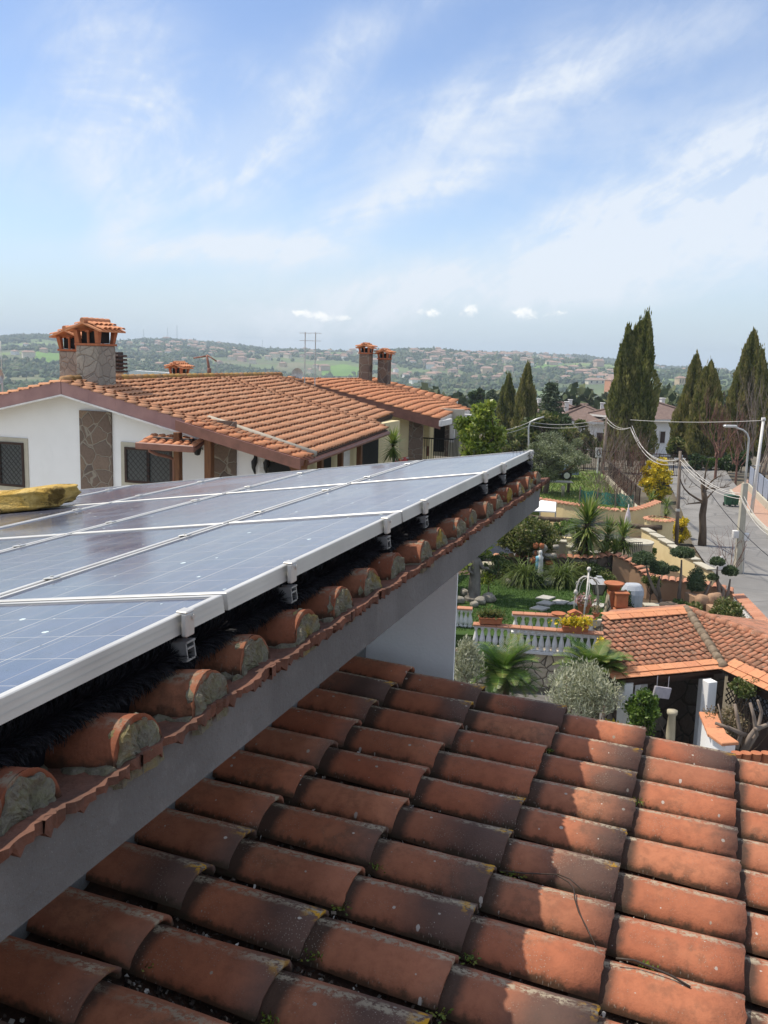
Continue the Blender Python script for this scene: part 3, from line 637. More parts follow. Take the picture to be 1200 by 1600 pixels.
def chimney(name, base, w, d, h, parent, capw=1.0, label=None, split=True, lean=0, mat=None, cat=None, ax=None):
    """stone shaft with a terracotta smoke house; base = middle of the foot"""
    U, W = ax or (NV, EV); hc = .34*w/.7*capw
    k = MB(); k.bbox(base+ZV*(h/2), (w, d, h), (U, W, ZV), .02); s_ = k.build(name, mat or M_chim, parent)
    p = MB(); top = base+ZV*h; p.bbox(top+ZV*.03, (w+.06, d+.06, .06), (U, W, ZV), .01)
    for i in (-1, 1):
        for j in (-1, 1):
            a = top+U*(i*w*.42)+W*(j*d*.42)+ZV*.06; vs = []
            for z, q, off in ((0, .11, 0), (hc, .15, .06)):
                for x, y in ((-1, -1), (1, -1), (1, 1), (-1, 1)): vs.append(a+ZV*z+U*(x*w*q*.5*1.25+i*off*w)+W*(y*d*q*.5*1.25+j*off*d))
            p.add(vs, [(0, 1, 5, 4), (1, 2, 6, 5), (2, 3, 7, 6), (3, 0, 4, 7), (4, 5, 6, 7)])
    for j in (-1, 1):
        p.tube([top+W*(j*d*.42)+ZV*.06, top+W*(j*d*.42)+ZV*(hc+.08)], w*.05, 8); p.box(top+W*(j*d*.42)+ZV*(hc+.03), (w*.17, w*.17, .05), (U, W, ZV))
    p.build('smoke_house', M_terra, s_)
    q = MB(); q.box(top+ZV*(.06+hc*.48), (w*.72, d*.66, hc*.9), (U, W, ZV)); q.build('flue', M_dark, s_)
    r = MB(); rw, rd, rh = w*.80, d*.74, w*.30; apex = top+ZV*(.06+hc+rh)
    for sg in (-1, 1):
        V = (U*sg*rw-ZV*rh).normalized(); L = math.hypot(rw, rh); nn = V.cross(W); nn = nn if nn.z > 0 else -nn; poly = [(-rd, 0), (rd, 0), (rd, L), (-rd, L)]
        slab_poly(r, apex, W, V, nn, poly, .045); tile_field(r, apex+nn*.0, W, V, nn, poly, .17*w/.7+.03, .30, .16*w/.7+.02, .055, 6)
    for i in range(5): r.tube([apex+W*(-rd+rd*2*i/5)+ZV*.035, apex+W*(-rd+rd*2*(i+1.05)/5)+ZV*.05], .075*w/.7, 8)
    r.build('cap_roof', M_ft2, s_); return s_

# ---- white house with the long roof
A1 = at(97, 597, 25); Q1 = onplane(305, 662, A1, EV); V1 = (Q1-A1).normalized(); n1 = V1.cross(EV).normalized(); n1 = n1 if n1.z > 0 else -n1
h1 = thing('white_house', (A1.x, A1.y, 0), 'white gabled house with long terracotta roof, pink verge boards and stone pilaster', 'house')
on1 = lambda px, py: onplane(px, py, A1, n1)
rp_ = [A1, on1(440, 590), on1(614, 648), on1(583, 659), on1(606, 672), on1(490, 713), on1(322, 659)]
pl = uv_of(rp_, A1, EV, V1); pl[0] = (0, 0); pl[1] = (pl[1][0], 0); pl[-1] = (0, pl[-1][1]); 
rm = MB(); slab_poly(rm, A1, EV, V1, n1, pl, .14); 
V1b = (-NV*V1.dot(NV)+ZV*V1.z).normalized(); n1b = V1b.cross(EV); n1b = n1b if n1b.z > 0 else -n1b
plb = [(0, 0), (pl[1][0], 0), (pl[1][0], 7.0), (0, 7.0)]
tb = MB(); tile_field(tb, A1+n1*.01, EV, V1, n1, pl, segs=6)
roof1 = tb.build('roof', M_ft, h1, True); slab_poly(rm, A1, EV, V1b, n1b, plb, .14); rm.build('roof_deck', M_deck, roof1)
tb = MB(); tile_field(tb, A1+n1b*.01, EV, V1b, n1b, plb, segs=5); tb.build('rear_slope', M_ft, roof1, True)
k = MB(); L = pl[1][0]; i = 0
while i*.36 < L: 
    k.cr = R_.random(); k.tube([A1+EV*(i*.36)+ZV*.05, A1+EV*(i*.36+.40)+ZV*.065], [.11, .125], 8); i += 1
k.build('ridge', M_ridge, roof1, True)
# porch strip nearer to us, on the same slope, freshly tiled
st_ = [on1(291, 665), on1(325, 657), on1(492, 714), on1(478, 722)]; pls = uv_of(st_, A1, EV, V1)
m0, m1 = st_[1], st_[2]; u0 = (pls[0][0]+pls[3][0])/2; v0, v1 = pls[1][1], pls[2][1]; pls = [(u0, v0), pls[1], pls[2], (u0, v1)]
tb = MB(); tile_field(tb, A1+n1*.012, EV, V1, n1, pls, segs=6); pr_ = tb.build('porch_roof', M_ft2, h1, True)
k = MB(); slab_poly(k, A1, EV, V1, n1, pls, .16); k.build('porch_deck', M_brown, pr_)
k = MB(); k.tube([m0+n1*.06, (m0+m1)/2+n1*.07, m1+n1*.07], .085, 8); k.build('mortar_strip', plain('pale_mortar', (.42, .38, .31), None, 8, .9, .4), pr_, True)
def board(mb, a, b, out, hgt, th): d = b-a; mb.prism([a, b, b-ZV*hgt, a-ZV*hgt], out*th)
k = MB(); vb = v0+.35
for seg in range(5): board(k, A1+V1*(vb*seg/5+.004)+n1*.03-EV*.0, A1+V1*(vb*(seg+1)/5)+n1*.03, -EV, .35, .05)
for seg in range(3): board(k, A1+V1b*(7*seg/3+.004)+n1b*.03, A1+V1b*(7*(seg+1)/3)+n1b*.03, -EV, .35, .05)
vg = k.build('verge_board', M_pink, h1)
k = MB(); board(k, A1+V1*.0-ZV*.322-EV*.002, A1+V1*vb-ZV*.322-EV*.002, -EV, .045, .065); board(k, A1+V1b*.004-ZV*.322-EV*.002, A1+V1b*7-ZV*.322-EV*.002, -EV, .045, .065); k.build('lower_trim', M_trim, vg)
k = MB(); board(k, A1+EV*(u0+.0)+V1*(v0-.15)+n1*.05, A1+EV*u0+V1*(v1+.03)+n1*.05, -EV, .26, .05); k.build('porch_verge_board', M_brown, h1)
# gutter along the eave
k = MB(); e0 = A1+EV*u0+V1*(v1+.05); k.tube([m1-ZV*.10-EV*.5, on1(606, 672)-ZV*.10], .075, 8); k.build('gutter', M_brown, h1)
# gable wall
wp0 = A1+EV*.55; wl_ = lambda px, py: onplane(px, py, wp0, EV)
k = MB(); z_ = ZV*.16
k.prism([wp0-z_, wp0+V1*6.0-z_-ZV*.02, wp0+V1*6.0*1-ZV*(wp0.z+V1.z*6.0), wp0-NV*6.6-ZV*wp0.z, wp0+V1b*6.6-z_-ZV*.02], EV*.3)
k.build('wall', M_white, h1)
k = MB(); a, b = wl_(127, 700), wl_(176, 700); k.box((a+b)/2-ZV*1.2-EV*.03, ((b-a).length, .06, 4.4), (NV, EV, ZV)); pil = k.build('stone_pilaster', M_stone, h1)
a = wl_(197, 753); b = wl_(270, 703); window(h1, a-EV*.003, NV, -EV, (b-a).dot(NV), (b-a).z)
a = wl_(-34, 755); b = wl_(38, 692); window(h1, a-EV*.003, NV, -EV, (b-a).dot(NV), (b-a).z)
# light terrace rooms behind the porch
k = MB(); a, b = wl_(334, 700), wl_(370, 700); k.box((a+b)/2-ZV*.9-EV*.025, ((b-a).length, .05, 3.2), (NV, EV, ZV)); k.build('stone_cladding', M_stone, h1)
k = MB(); a, b = wl_(420, 735), wl_(470, 735); k.box((a+b)/2-ZV*1.0-EV*.02, ((b-a).length, .04, 2.4), (NV, EV, ZV)); k.build('dark_doorway', M_dark, h1)
for px, wd in ((278, .17), (327, .19)):
    p = onplane(px, 700, A1+EV*(u0*.5), EV); k = MB(); k.bbox((p.x, p.y, p.z-1.3), (wd, wd, 3.4), (NV, EV, ZV), .01); k.build('post', M_wood, h1)
p = onplane(272, 690, A1+EV*(u0*.4), EV); k = MB(); k.bbox(p, (1.15, .16, .20), (NV, EV, ZV), .01); k.bbox(p+NV*.25-ZV*.17, (.7, .14, .14), (NV, EV, ZV), .02); k.build('beam', M_darkwood, h1)
k = MB(); p = onplane(446, 716, A1+EV*(u0*.3), EV); k.prism([p, p+NV*.55, p+NV*.5-ZV*.5, p+NV*.25-ZV*.5], EV*.14); k.build('corbel', M_wood, h1)
# small window canopy
a = onplane(216, 697, A1+EV*(u0-.15), EV); b = onplane(302, 694, A1+EV*(u0-.15), EV); cu_ = NV; cv_ = (-EV-ZV*.28).normalized(); cn = cv_.cross(cu_); cn = cn if cn.z > 0 else -cn
cp = a-cv_*.8; wdt = (b-a).dot(NV); cpoly = [(0, 0), (wdt, 0), (wdt, .8), (0, .8)]
tb = MB(); tile_field(tb, cp+cn*.01, cu_, cv_, cn, cpoly, segs=6, lift=.02); cr_ = tb.build('window_canopy', M_ft2, h1, True)
k = MB(); slab_poly(k, cp, cu_, cv_, cn, cpoly, .06); k.build('canopy_deck', M_brown, cr_)
k = MB(); k.bbox((a+b)/2-ZV*.05-EV*.03, (wdt+.1, .10, .17), (NV, EV, ZV), .02); k.build('canopy_gutter', M_brown, cr_)
g0 = onplane(233, 697, A1+EV*(u0-.1), EV); g1 = onplane(272, 718, A1+EV*.3, EV)
k = MB(); k.tube([g0, g0-ZV*.12+NV*.02, g0+(g1-g0)*.3-ZV*.10, g0+(g1-g0)*.8-ZV*.0, g1, g1-ZV*.4, g1-ZV*2.5], .045, 8); k.build('downpipe', M_brown, h1, True)
# eave side wall, its openings
ev0 = A1+V1*6.0; wside = lambda px, py: onplane(px, py, ev0, NV)
k = MB(); k.prism([ev0+EV*.55-ZV*.02, ev0+EV*11-ZV*.02, ev0+EV*11-ZV*ev0.z, ev0+EV*.55-ZV*ev0.z], -NV*.3); k.build('side_wall', M_cream, h1)
for x0, x1, y0, y1, mt in ((497, 516, 698, 760, M_dark), (556, 590, 686, 770, M_dark), (531, 545, 702, 760, M_trim)):
    a, b = wside(x0, y1), wside(x1, y0); k = MB(); k.box((a+b)/2+NV*.02, (abs((b-a).dot(EV)), .04, abs((b-a).z)), (EV, NV, ZV)); k.build('doorway', mt, h1)
for px in (488, 520, 550):
    p = wside(px, 705); k = MB(); k.bbox(p+NV*.25-ZV*1.0, (.15, .15, 2.9), (NV, EV, ZV), .01); k.build('post', M_wood, h1)
# chimneys of the white house
c1 = onplane(139, 608, A1+EV*.75, EV); chimney('chimney', c1+EV*.35-ZV*.35, .72, .78, 1.52, roof1)
c2 = onplane(108, 597, A1+EV*1.9, EV); chimney('chimney', c2+EV*.35-ZV*.3, .66, .7, 1.18, roof1, 1.1)
# wall lantern and wrought hooks
p = wl_(317, 703); k = MB(); k.lathe([(.02, .16), (.10, .10), (.115, .06), (.07, -.10), (.02, -.12)], p-EV*.28, 8); k.tube([p-ZV*.0, p-EV*.14+ZV*.22, p-EV*.28+ZV*.16], .012, 5)
tag(k.build('wall_lantern', M_iron, None, loc=p), 'small black lantern on the white wall under the porch of the gabled house', 'lantern')
k = MB(); p = wl_(400, 722)
for dx in (0, .34): 
    k.tube([p+NV*dx-EV*.05+ZV*.32, p+NV*(dx+.03)-EV*.08+ZV*.12, p+NV*dx-EV*.1, p+NV*(dx-.03)-EV*.08-ZV*.14, p+NV*dx-EV*.05-ZV*.30], [.02, .05, .085, .05, .02], 7)
tag(k.build('wall_ornament', M_iron, None, True, loc=p), 'pair of dark wrought ornaments hung on the porch wall', 'ornament')

# ---- cream house behind it
A2 = at(450, 590, 39); Q2 = onplane(688, 656, A2, EV); V2 = (Q2-A2).normalized(); n2 = V2.cross(EV).normalized(); n2 = n2 if n2.z > 0 else -n2
h2 = thing('cream_house', (A2.x, A2.y, 0), 'cream house with orange tiled roof, two chimneys and dark balcony, beyond the white gabled house', 'house')
on2 = lambda px, py: onplane(px, py, A2, n2)
pts = [A2, on2(492, 593), on2(586, 592), on2(716, 627), on2(709, 632), on2(735, 642), on2(712, 645), on2(688, 656)]
p2l = uv_of(pts, A2, EV, V2); p2l[0] = (0, 0); p2l[-1] = (0, p2l[-1][1])
tb = MB(); tile_field(tb, A2+n2*.01, EV, V2, n2, p2l, .24, .40, .205, .068, segs=6); roof2 = tb.build('roof', M_ft2, h2, True)
k = MB(); slab_poly(k, A2, EV, V2, n2, p2l, .14); k.build('roof_deck', M_trim, roof2)
k = MB(); board(k, A2+n2*.05, A2+V2*p2l[-1][1]+n2*.05, -EV, .42, .06); k.build('verge_board', M_brown, h2)
ga = A2+V2*p2l[-1][1]
for q_, s2 in ((ga+EV*.7-ZV*.14+NV*.03, (.12, 1.6, .24)), (on2(720, 645)-ZV*.16, (1.0, .12, .24))): k = MB(); k.bbox(q_, s2, (NV, EV, ZV), .02); k.build('gutter', M_trim, h2)
w2 = A2+EV*.7; wl2 = lambda px, py: onplane(px, py, w2, EV)
vv = p2l[-1][1]
k = MB(); k.prism([w2-ZV*.2, w2+V2*(vv-1.4)-ZV*.2, w2+V2*(vv-1.4)-ZV*(w2.z+V2.z*(vv-1.4)), w2-ZV*w2.z], EV*3.5); k.build('wall', M_cream, h2)
k = MB(); a, b = wl2(639, 690), wl2(661, 690); k.box((a+b)/2-EV*.03-ZV*1.5, ((b-a).length, .06, 5.2), (NV, EV, ZV)); k.build('stone_pilaster', M_stone, h2)
bw = w2+EV*2.2; b2 = lambda px, py: onplane(px, py, bw, EV)
for nm, x0, x1, y0, y1, mt, off in (('door_panel', 661, 672, 655, 712, M_brown, 0), ('pillar', 665, 677, 655, 695, M_cream, .5), ('doorway', 679, 697, 655, 705, M_dark, .1), ('stone_corner', 697, 705, 650, 712, M_stone, .3), ('window_frame', 706, 714, 664, 690, M_trim, .35)):
    a, b = b2(x0, y1), b2(x1, y0); k = MB(); k.box((a+b)/2-EV*off, ((b-a).dot(NV), .08, (b-a).z), (NV, EV, ZV)); k.build(nm, mt, h2)
k = MB(); a, b = b2(676, 712), b2(724, 640); k.box((a+b)/2+EV*.12, ((b-a).dot(NV), .2, (b-a).z), (NV, EV, ZV)); k.build('balcony_back_wall', M_casing, h2)
k = MB(); a, b = b2(640, 712)-EV*1.2, b2(716, 712)-EV*1.0; b.z = a.z
for z in (0, .9): k.tube([a+ZV*z, b+ZV*z], .03, 5); k.tube([b+ZV*z, b+ZV*z+EV*2], .03, 5)
for i in range(23): q = a+(b-a)*(i/22); k.tube([q, q+ZV*.9], .014, 4)
for i in range(10): q = b+EV*(2*i/9); k.tube([q, q+ZV*.9], .014, 4)
k.build('balcony_railing', M_iron, h2)
for i, (px, py, hh) in enumerate(((571, 592, 1.25), (600, 597, 1.15))):
    c = onplane(px, py, A2+EV*(6.5+i*.6), EV); chimney('chimney', c-ZV*.5, .50, .55, hh+.42, roof2, .95, mat=M_stone)
# ---- aerials, dish, odd things on the ridges
def aerial(px, py, Y, hgt, label):
    p = at(px, py, Y); k = MB(); k.tube([p-ZV*.6, p+ZV*hgt], .022, 6)
    a = k.build('tv_aerial', M_alu, None, loc=p)
    b = MB()
    for z in (hgt*.98, hgt*.82): 
        b.tube([p+ZV*z-NV*.24, p+ZV*z+NV*.24], .012, 4)
        for i in range(7): q = p+ZV*z+NV*(-.21+.07*i); b.tube([q-EV*.10, q+EV*.10], .008, 4)
    b.build('elements', M_alu, a); tag(a, label, 'aerial', 'television aerials on the ridge')
aerial(476, 592, 38, 1.85, 'left of the two slim aerials on the ridge of the long tiled roof'); aerial(492, 594, 38, 1.9, 'right, thicker one of two slim aerials standing on the ridge')
p = at(468, 585, 39); k = MB(); vs = []; fs = []
for i in range(5):
    r = .27*i/4
    for j in range(16): a = 2*math.pi*j/16; vs.append(p+NV*(r*math.cos(a))+ZV*(r*math.sin(a))-EV*(.22*(r/.27)**2))
for i in range(4):
    for j in range(16): fs.append((i*16+j, i*16+(j+1) % 16, (i+1)*16+(j+1) % 16, (i+1)*16+j))
k.add(vs, fs); k.tube([p, p-ZV*.5], .025, 6); k.tube([p-ZV*.2, p-EV*.4], .012, 4); tag(k.build('satellite_dish', M_trim, None, True, loc=p), 'white satellite dish at the end of the tiled ridge by the aerials', 'dish')
p = at(3, 588, 30); k = MB(); vs = [q+Vector((0, 0, 0)) for q in vs]; d = p-at(468, 585, 39); k.add([q+d for q in vs], fs); k.tube([p, p-ZV*.9], .03, 6); k.tube([p-ZV*.1, p+ZV*1.1], .012, 5)
tag(k.build('satellite_dish', M_alu, None, True, loc=p), 'grey satellite dish and rod on the roofs at the far left edge', 'dish')
# three small chimneys that show over the ridge
def backchim(px, py, Y, w, h, kind, label):
    base = at(px, py, Y); t = thing('roof_chimney', base, label, 'chimney', 'chimneys behind the long ridge')
    if kind == 'house': chimney('shaft', base-ZV*.9, w, w, .9+h*.15, t, 1.15, mat=M_darkwood)
    else:
        k = MB(); k.bbox(base-ZV*.4, (w*.62, w*.62, 1.0+h*.5), (NV, EV, ZV), .02); k.build('shaft', M_casing, t)
        k = MB()
        for i in range(5): k.bbox(base+ZV*(h*.28+i*.13), (w*(1-.02*i), w, .07), (NV, EV, ZV), .012)
        k.bbox(base+ZV*(h*.28+.3), (w*.6, w*.6, .7), (NV, EV, ZV)); k.build('louvred_cap', M_darkwood, t)
backchim(280, 592, 39, .56, .6, 'house', 'little house shaped chimney cap with tiled roof above the long ridge')
backchim(183, 592, 32, .52, .9, 'louvre', 'dark louvred chimney vent just right of the big stone chimney')
p = at(327, 592, 40); k = MB(); k.tube([p-ZV*.6, p+ZV*.55-NV*.03, p+ZV*1.0-NV*.12], [.06, .055, .045], 7); k.tube([p+ZV*.95-NV*.12, p+ZV*.85-NV*.75], .035, 5); k.tube([p+ZV*1.0-NV*.1, p+ZV*.75+NV*.35], .03, 5); k.bbox(p+ZV*.35, (.14, .14, .2), (NV, EV, ZV), .02)
tag(k.build('broken_mast', M_brown, None, True, loc=p), 'short bent mast with drooping arms on the long ridge', 'mast')
# washing over a rail and a plant by the terrace
p = at(606, 722, 33); k = MB(); k.tube([p-NV*1.1-ZV*.55, p+NV*.2+ZV*.05, p+NV*.75+ZV*.2], .03, 6); 
wr = k.build('drying_rail', M_alu, None, loc=p); tag(wr, 'slanting metal rail holding washing on the terrace', 'rail')
def cloth(name, a, b, drop, col, label):
    k = MB(); n, mm = 14, 8; vs = []
    for i in range(n+1):
        for j in range(mm+1):
            t = i/n; u = j/mm-.5; q = a+(b-a)*t; sd = EV*(.16*math.sin(u*3.0))+ZV*(-drop*abs(u)*2*(1+.12*math.sin(t*9))); vs.append(q+sd+EV*(.025*math.sin(t*14+u*4))+ZV*.03)
    k.add(vs, [(i*(mm+1)+j, i*(mm+1)+j+1, (i+1)*(mm+1)+j+1, (i+1)*(mm+1)+j) for i in range(n) for j in range(mm)]); tag(k.build(name, col, None, True, loc=a), label, 'laundry', 'washing on the terrace rail')
s = NT('striped_cloth'); w_ = s.step(s.noise(9, 2, sc=(1, 1, .2)), .48, .52); s.base(s.mix(w_, (.70, .72, .78), (.50, .60, .75)), .9); M_cl1 = s.m
M_cl2 = plain('coral_cloth', (.55, .10, .10), (.42, .06, .07), 9, .9, .3)
cloth('towel', p-NV*.75-ZV*.36, p+NV*.28+ZV*.10, .42, M_cl1, 'white and pale blue striped towel hung over the slanting terrace rail')
cloth('towel', p+NV*.30+ZV*.10, p+NV*.72+ZV*.21, .45, M_cl2, 'coral red towel at the upper end of the terrace rail')
# ================================================================== terrain, street, hills
SKYL = [(-400, 530), (0, 523), (60, 519), (110, 526), (190, 527), (270, 527), (340, 533), (410, 541), (460, 543), (510, 545), (560, 547), (625, 543), (690, 545), (740, 549), (800, 547), (860, 551), (910, 553), (950, 558), (1030, 568), (1070, 571), (1120, 574), (1200, 575), (1600, 590)]
RS = 3000.0
_saz, _sel = [], []
for px, py in SKYL:
    r = ray(px, py); _saz.append(math.atan2(r[0], r[1])); _sel.append(r[2]/math.hypot(r[0], r[1])*RS)
def sstep(x, a, b): t = np.clip((x-a)/(b-a), 0, 1); return t*t*(3-2*t)
_pw = [(random.Random(i).uniform(0, 6.28), random.Random(i+50).uniform(0, 6.28)) for i in range(8)]
def hills(x, y):
    x = np.asarray(x, float); y = np.asarray(y, float); r = np.hypot(x, y); az = np.arctan2(x, y)
    top = np.interp(az, _saz, _sel)+H-9
    n = sum(np.sin(x/w+p[0]+.6*np.sin(y/w*1.3+p[1]))*np.cos(y/w*.8+p[1])*a for (w, a), p in zip(((310, 1.0), (170, .6), (90, .35), (47, .15)), _pw))
    z0 = -.25-1.6*sstep(r, 60, 110)-.95*(1-sstep(r, 23.5, 26))
    valley = -36+2.5*n+17*sstep(az, .19, .30)*(1-sstep(r, 1000, 1900))
    z = z0+(valley-z0)*sstep(r, 105, 620)
    k = np.clip((r-1050)/(RS-1050), 0, 1); up = valley+(top-valley)*(k**.85)+n*7*np.sin(np.pi*k)
    z = np.where(r > 1050, up+6*np.sin(np.pi*k)*(np.sin(x/230+.8*np.sin(y/300))+np.sin(y/260+x/410)), z)
    back = top-(r-RS)*.035; z = np.where(r > RS, np.maximum(back, -80), z)
    return z
def terrain():
    azs = np.concatenate([np.radians(np.arange(-180, -40, 4)), np.radians(np.arange(-40, 40, .4)), np.radians(np.arange(40, 180, 4))])
    rs = np.concatenate([[0.0], [12, 20, 23, 24, 25, 26, 28], np.linspace(34, 110, 10), np.geomspace(125, 1050, 34), np.linspace(1090, 3100, 74), [3200, 3300]])
    A, B = np.meshgrid(azs, rs); x = B*np.sin(A); y = B*np.cos(A); z = hills(x, y); na, nr_ = len(azs), len(rs)
    me = bpy.data.meshes.new('terrain'); v = np.stack([x, y, z], -1).reshape(-1, 3); f = []
    for i in range(nr_-1):
        for j in range(na): f.append((i*na+j, i*na+(j+1) % na, (i+1)*na+(j+1) % na, (i+1)*na+j))
    me.from_pydata(v.tolist(), [], f); me.polygons.foreach_set('use_smooth', [True]*len(f)); me.validate()
    s = NT('hill_fields'); p = s.coord((1, 1, 0))
    n1 = s.noise(.0042, 5, .6, vec=p); n2 = s.noise(.02, 5, .65, vec=p); v = s.voro(.0085, out='Color', vec=p); sc_ = s.nd('ShaderNodeSeparateColor'); s.L.new(v, sc_.inputs[0])
    c = s.ramp(sc_.outputs[0], (0, (.14, .20, .06)), (.25, (.10, .135, .055)), (.45, (.18, .26, .075)), (.6, (.20, .185, .11)), (.8, (.12, .155, .065)), (1, (.165, .225, .07)))
    c = s.mix(s.math('MULTIPLY', s.step(n1, .44, .6), .75), c, (.085, .11, .05)); c = s.mix(s.math('MULTIPLY', s.step(n2, .45, .7), .45), c, (.08, .10, .046))
    gp = s.nd('ShaderNodeVectorMath', operation='LENGTH'); s.L.new(p, gp.inputs[0]); c = s.mix(s.step(gp.outputs['Value'], 190, 110), c, s.ramp(s.noise(.25, 5, vec=p), (.35, (.10, .085, .06)), (.65, (.15, .13, .095)))); s.base(c, .95); me.materials.append(s.m)
    o = bpy.data.objects.new('terrain', me); C.objects.link(o); return struct(o)
terrain()
M_asph = NT('street_asphalt'); s = M_asph; _n = s.noise(.5, 6, .65); _c = s.ramp(_n, (.35, (.18, .174, .164)), (.65, (.245, .238, .226))); _c = s.mix(s.math('MULTIPLY', s.step(s.noise(2.2, 5, .7), .55, .75), .3), _c, (.13, .13, .128)); _c = s.mix(s.math('MULTIPLY', s.step(s.voro(.35, 'DISTANCE_TO_EDGE'), .02, .006), .5), _c, (.10, .10, .098)); _c = s.mix(s.math('MULTIPLY', s.step(s.noise(.16, 1), .60, .605), .35), _c, (.14, .14, .138)); s.base(_c, .9); s.bump(s.noise(90, 3), .3, .01); M_asph = s.m
M_pave = plain('pink_paving', (.46, .30, .22), (.38, .24, .18), 5, .85, .3, 30)
M_grass = NT('lawn_turf'); s = M_grass; _n = s.noise(3, 6, .65); s.base(s.ramp(_n, (.3, (.035, .075, .014)), (.7, (.065, .12, .024))), .95); s.bump(s.noise(60, 4), .6, .05); M_grass = s.m
M_yard = NT('yard_grass'); s = M_yard; _n = s.noise(.9, 6, .65); s.base(s.ramp(_n, (.3, (.085, .14, .03)), (.5, (.13, .19, .045)), (.72, (.24, .22, .10))), .95); s.bump(s.noise(30, 4), .6, .05); M_yard = s.m
M_court = plain('grey_court_paving', (.16, .155, .15), (.10, .095, .09), 3, .85, .3)
M_earth = plain('garden_earth', (.12, .085, .055), (.07, .05, .035), 3, .95, .5)
SZ = 0.05
def sheet(name, pts, mat, kind=True):
    k = MB(); k.add(pts, [tuple(range(len(pts)))]); me = k.build(name, mat); 
    if me.data.polygons[0].normal.z < 0: me.data.flip_normals()
    return struct(me) if kind else me
def gz(px, py, z=SZ): return onz(px, py, z)
# the street: near part, and a side street going left at its far end
st_l = [gz(1300, 1120), gz(1200, 985), gz(1150, 940), gz(1112, 895), gz(1082, 850), gz(1066, 800), gz(1052, 768), gz(1042, 752)]
far_ = [gz(1000, 742), gz(1000, 724), gz(1060, 722), gz(1130, 728)]
st_r = [gz(1140, 745), gz(1152, 765), gz(1168, 782), gz(1200, 806), gz(1300, 880)]
k = MB(); R2 = [Vector((60, 12, SZ)), Vector((42, 22, SZ)), gz(1420, 900), gz(1300, 880), gz(1240, 840), gz(1200, 806), gz(1168, 782), gz(1140, 745)]
k.add(st_l+R2, [(i, i+8, i+9, i+1) for i in range(7)]); k.add([st_l[-1], st_r[0], far_[3], far_[2], far_[1], far_[0]], [(0, 1, 2, 3), (0, 3, 4, 5)]); so = k.build('street', M_asph)
for q_ in so.data.polygons:
    if q_.normal.z < 0: q_.flip()
struct(so)
# paved pavement with a kerb along the fence on the right
k = MB(); pav = [gz(1143, 768), gz(1154, 784, SZ), gz(1200, 830, SZ), gz(1320, 950, SZ), gz(1420, 900, SZ), gz(1240, 800, SZ), gz(1196, 775, SZ), gz(1168, 752, SZ)]
k.prism(pav, (0, 0, .13)); pv = k.build('pavement', M_pave); struct(pv)
k = MB()
for a, b in zip(pav[:3], pav[1:4]): 
    d = (b-a).normalized(); sd = Vector((d.y, -d.x, 0)); k.prism([a-sd*0, b-sd*0, b+sd*(.14 if (b+sd-pav[4]).length > (b-pav[4]).length else -.14), a+sd*(.14 if (a+sd-pav[4]).length > (a-pav[4]).length else -.14)], (0, 0, .14))
struct(k.build('kerb', M_casing))
# ---- hillside trees: one far wood, far houses as things
_ico = None
def ico_mesh():
    import bmesh
    b = bmesh.new(); bmesh.ops.create_icosphere(b, subdivisions=1, radius=1.0); b.verts.ensure_lookup_table()
    v = np.array([q.co[:] for q in b.verts]); f = np.array([[w.index for w in q.verts] for q in b.faces]); b.free(); return v, f
IV, IF = ico_mesh()
def blobs(name, c, size, tall, mat, jit=.28, keep=None):
    n = len(c); v = IV[None]*(1+rng.normal(0, jit, (n, len(IV), 1))); ang = rng.random(n)*6.28; ca, sa_ = np.cos(ang), np.sin(ang)
    x = v[..., 0]*ca[:, None]-v[..., 1]*sa_[:, None]; y = v[..., 0]*sa_[:, None]+v[..., 1]*ca[:, None]
    w = np.stack([x*size[:, None], y*size[:, None], v[..., 2]*(size*tall)[:, None]], -1)+c[:, None]
    tri = w[:, IF].reshape(-1, 3); rn = np.repeat(rng.random(n), len(IF))+rng.normal(0, .10, n*len(IF))
    return npmesh(name, tri, 3, mat, rnd=np.clip(rn, 0, 1))
M_wood1 = leafmat('distant_wood', (.026, .048, .026), (.046, .074, .038), (.072, .105, .05), (.10, .135, .054), (.13, .125, .08), transl=0, rough=.9)
def field_noise(x, y):
    return (np.sin(x/95+1.3*np.sin(y/140))+np.sin(y/80+2+1.1*np.sin(x/120))+.7*np.sin((x+y)/43+1)+.5*np.sin((x-y)/31))/2.4
def scatter(n, r0, r1, a0, a1, thr, bias=0.6):
    out = []
    while len(out) < n:
        m_ = n*2; r = r0+(r1-r0)*rng.random(m_)**bias; a = np.radians(a0+(a1-a0)*rng.random(m_)); x = r*np.sin(a); y = r*np.cos(a)
        k = field_noise(x, y)+rng.normal(0, .22, m_) > thr; out += list(zip(x[k], y[k]))
    p = np.array(out[:n]); return p
p = scatter(25000, 650, 3080, -27, 27, .06, .8); sz_ = rng.uniform(2.4, 5.2, len(p)); tl = np.where(rng.random(len(p)) < .12, rng.uniform(1.8, 3.2, len(p)), rng.uniform(.8, 1.25, len(p))); sz_ = np.where(tl > 1.6, sz_*.45, sz_)
o = blobs('wood', np.stack([p[:, 0], p[:, 1], hills(p[:, 0], p[:, 1])+sz_*tl*.55], -1), sz_, tl, M_wood1); tag(o, 'olive groves and woods covering the distant hillsides', 'wood', kind='stuff')
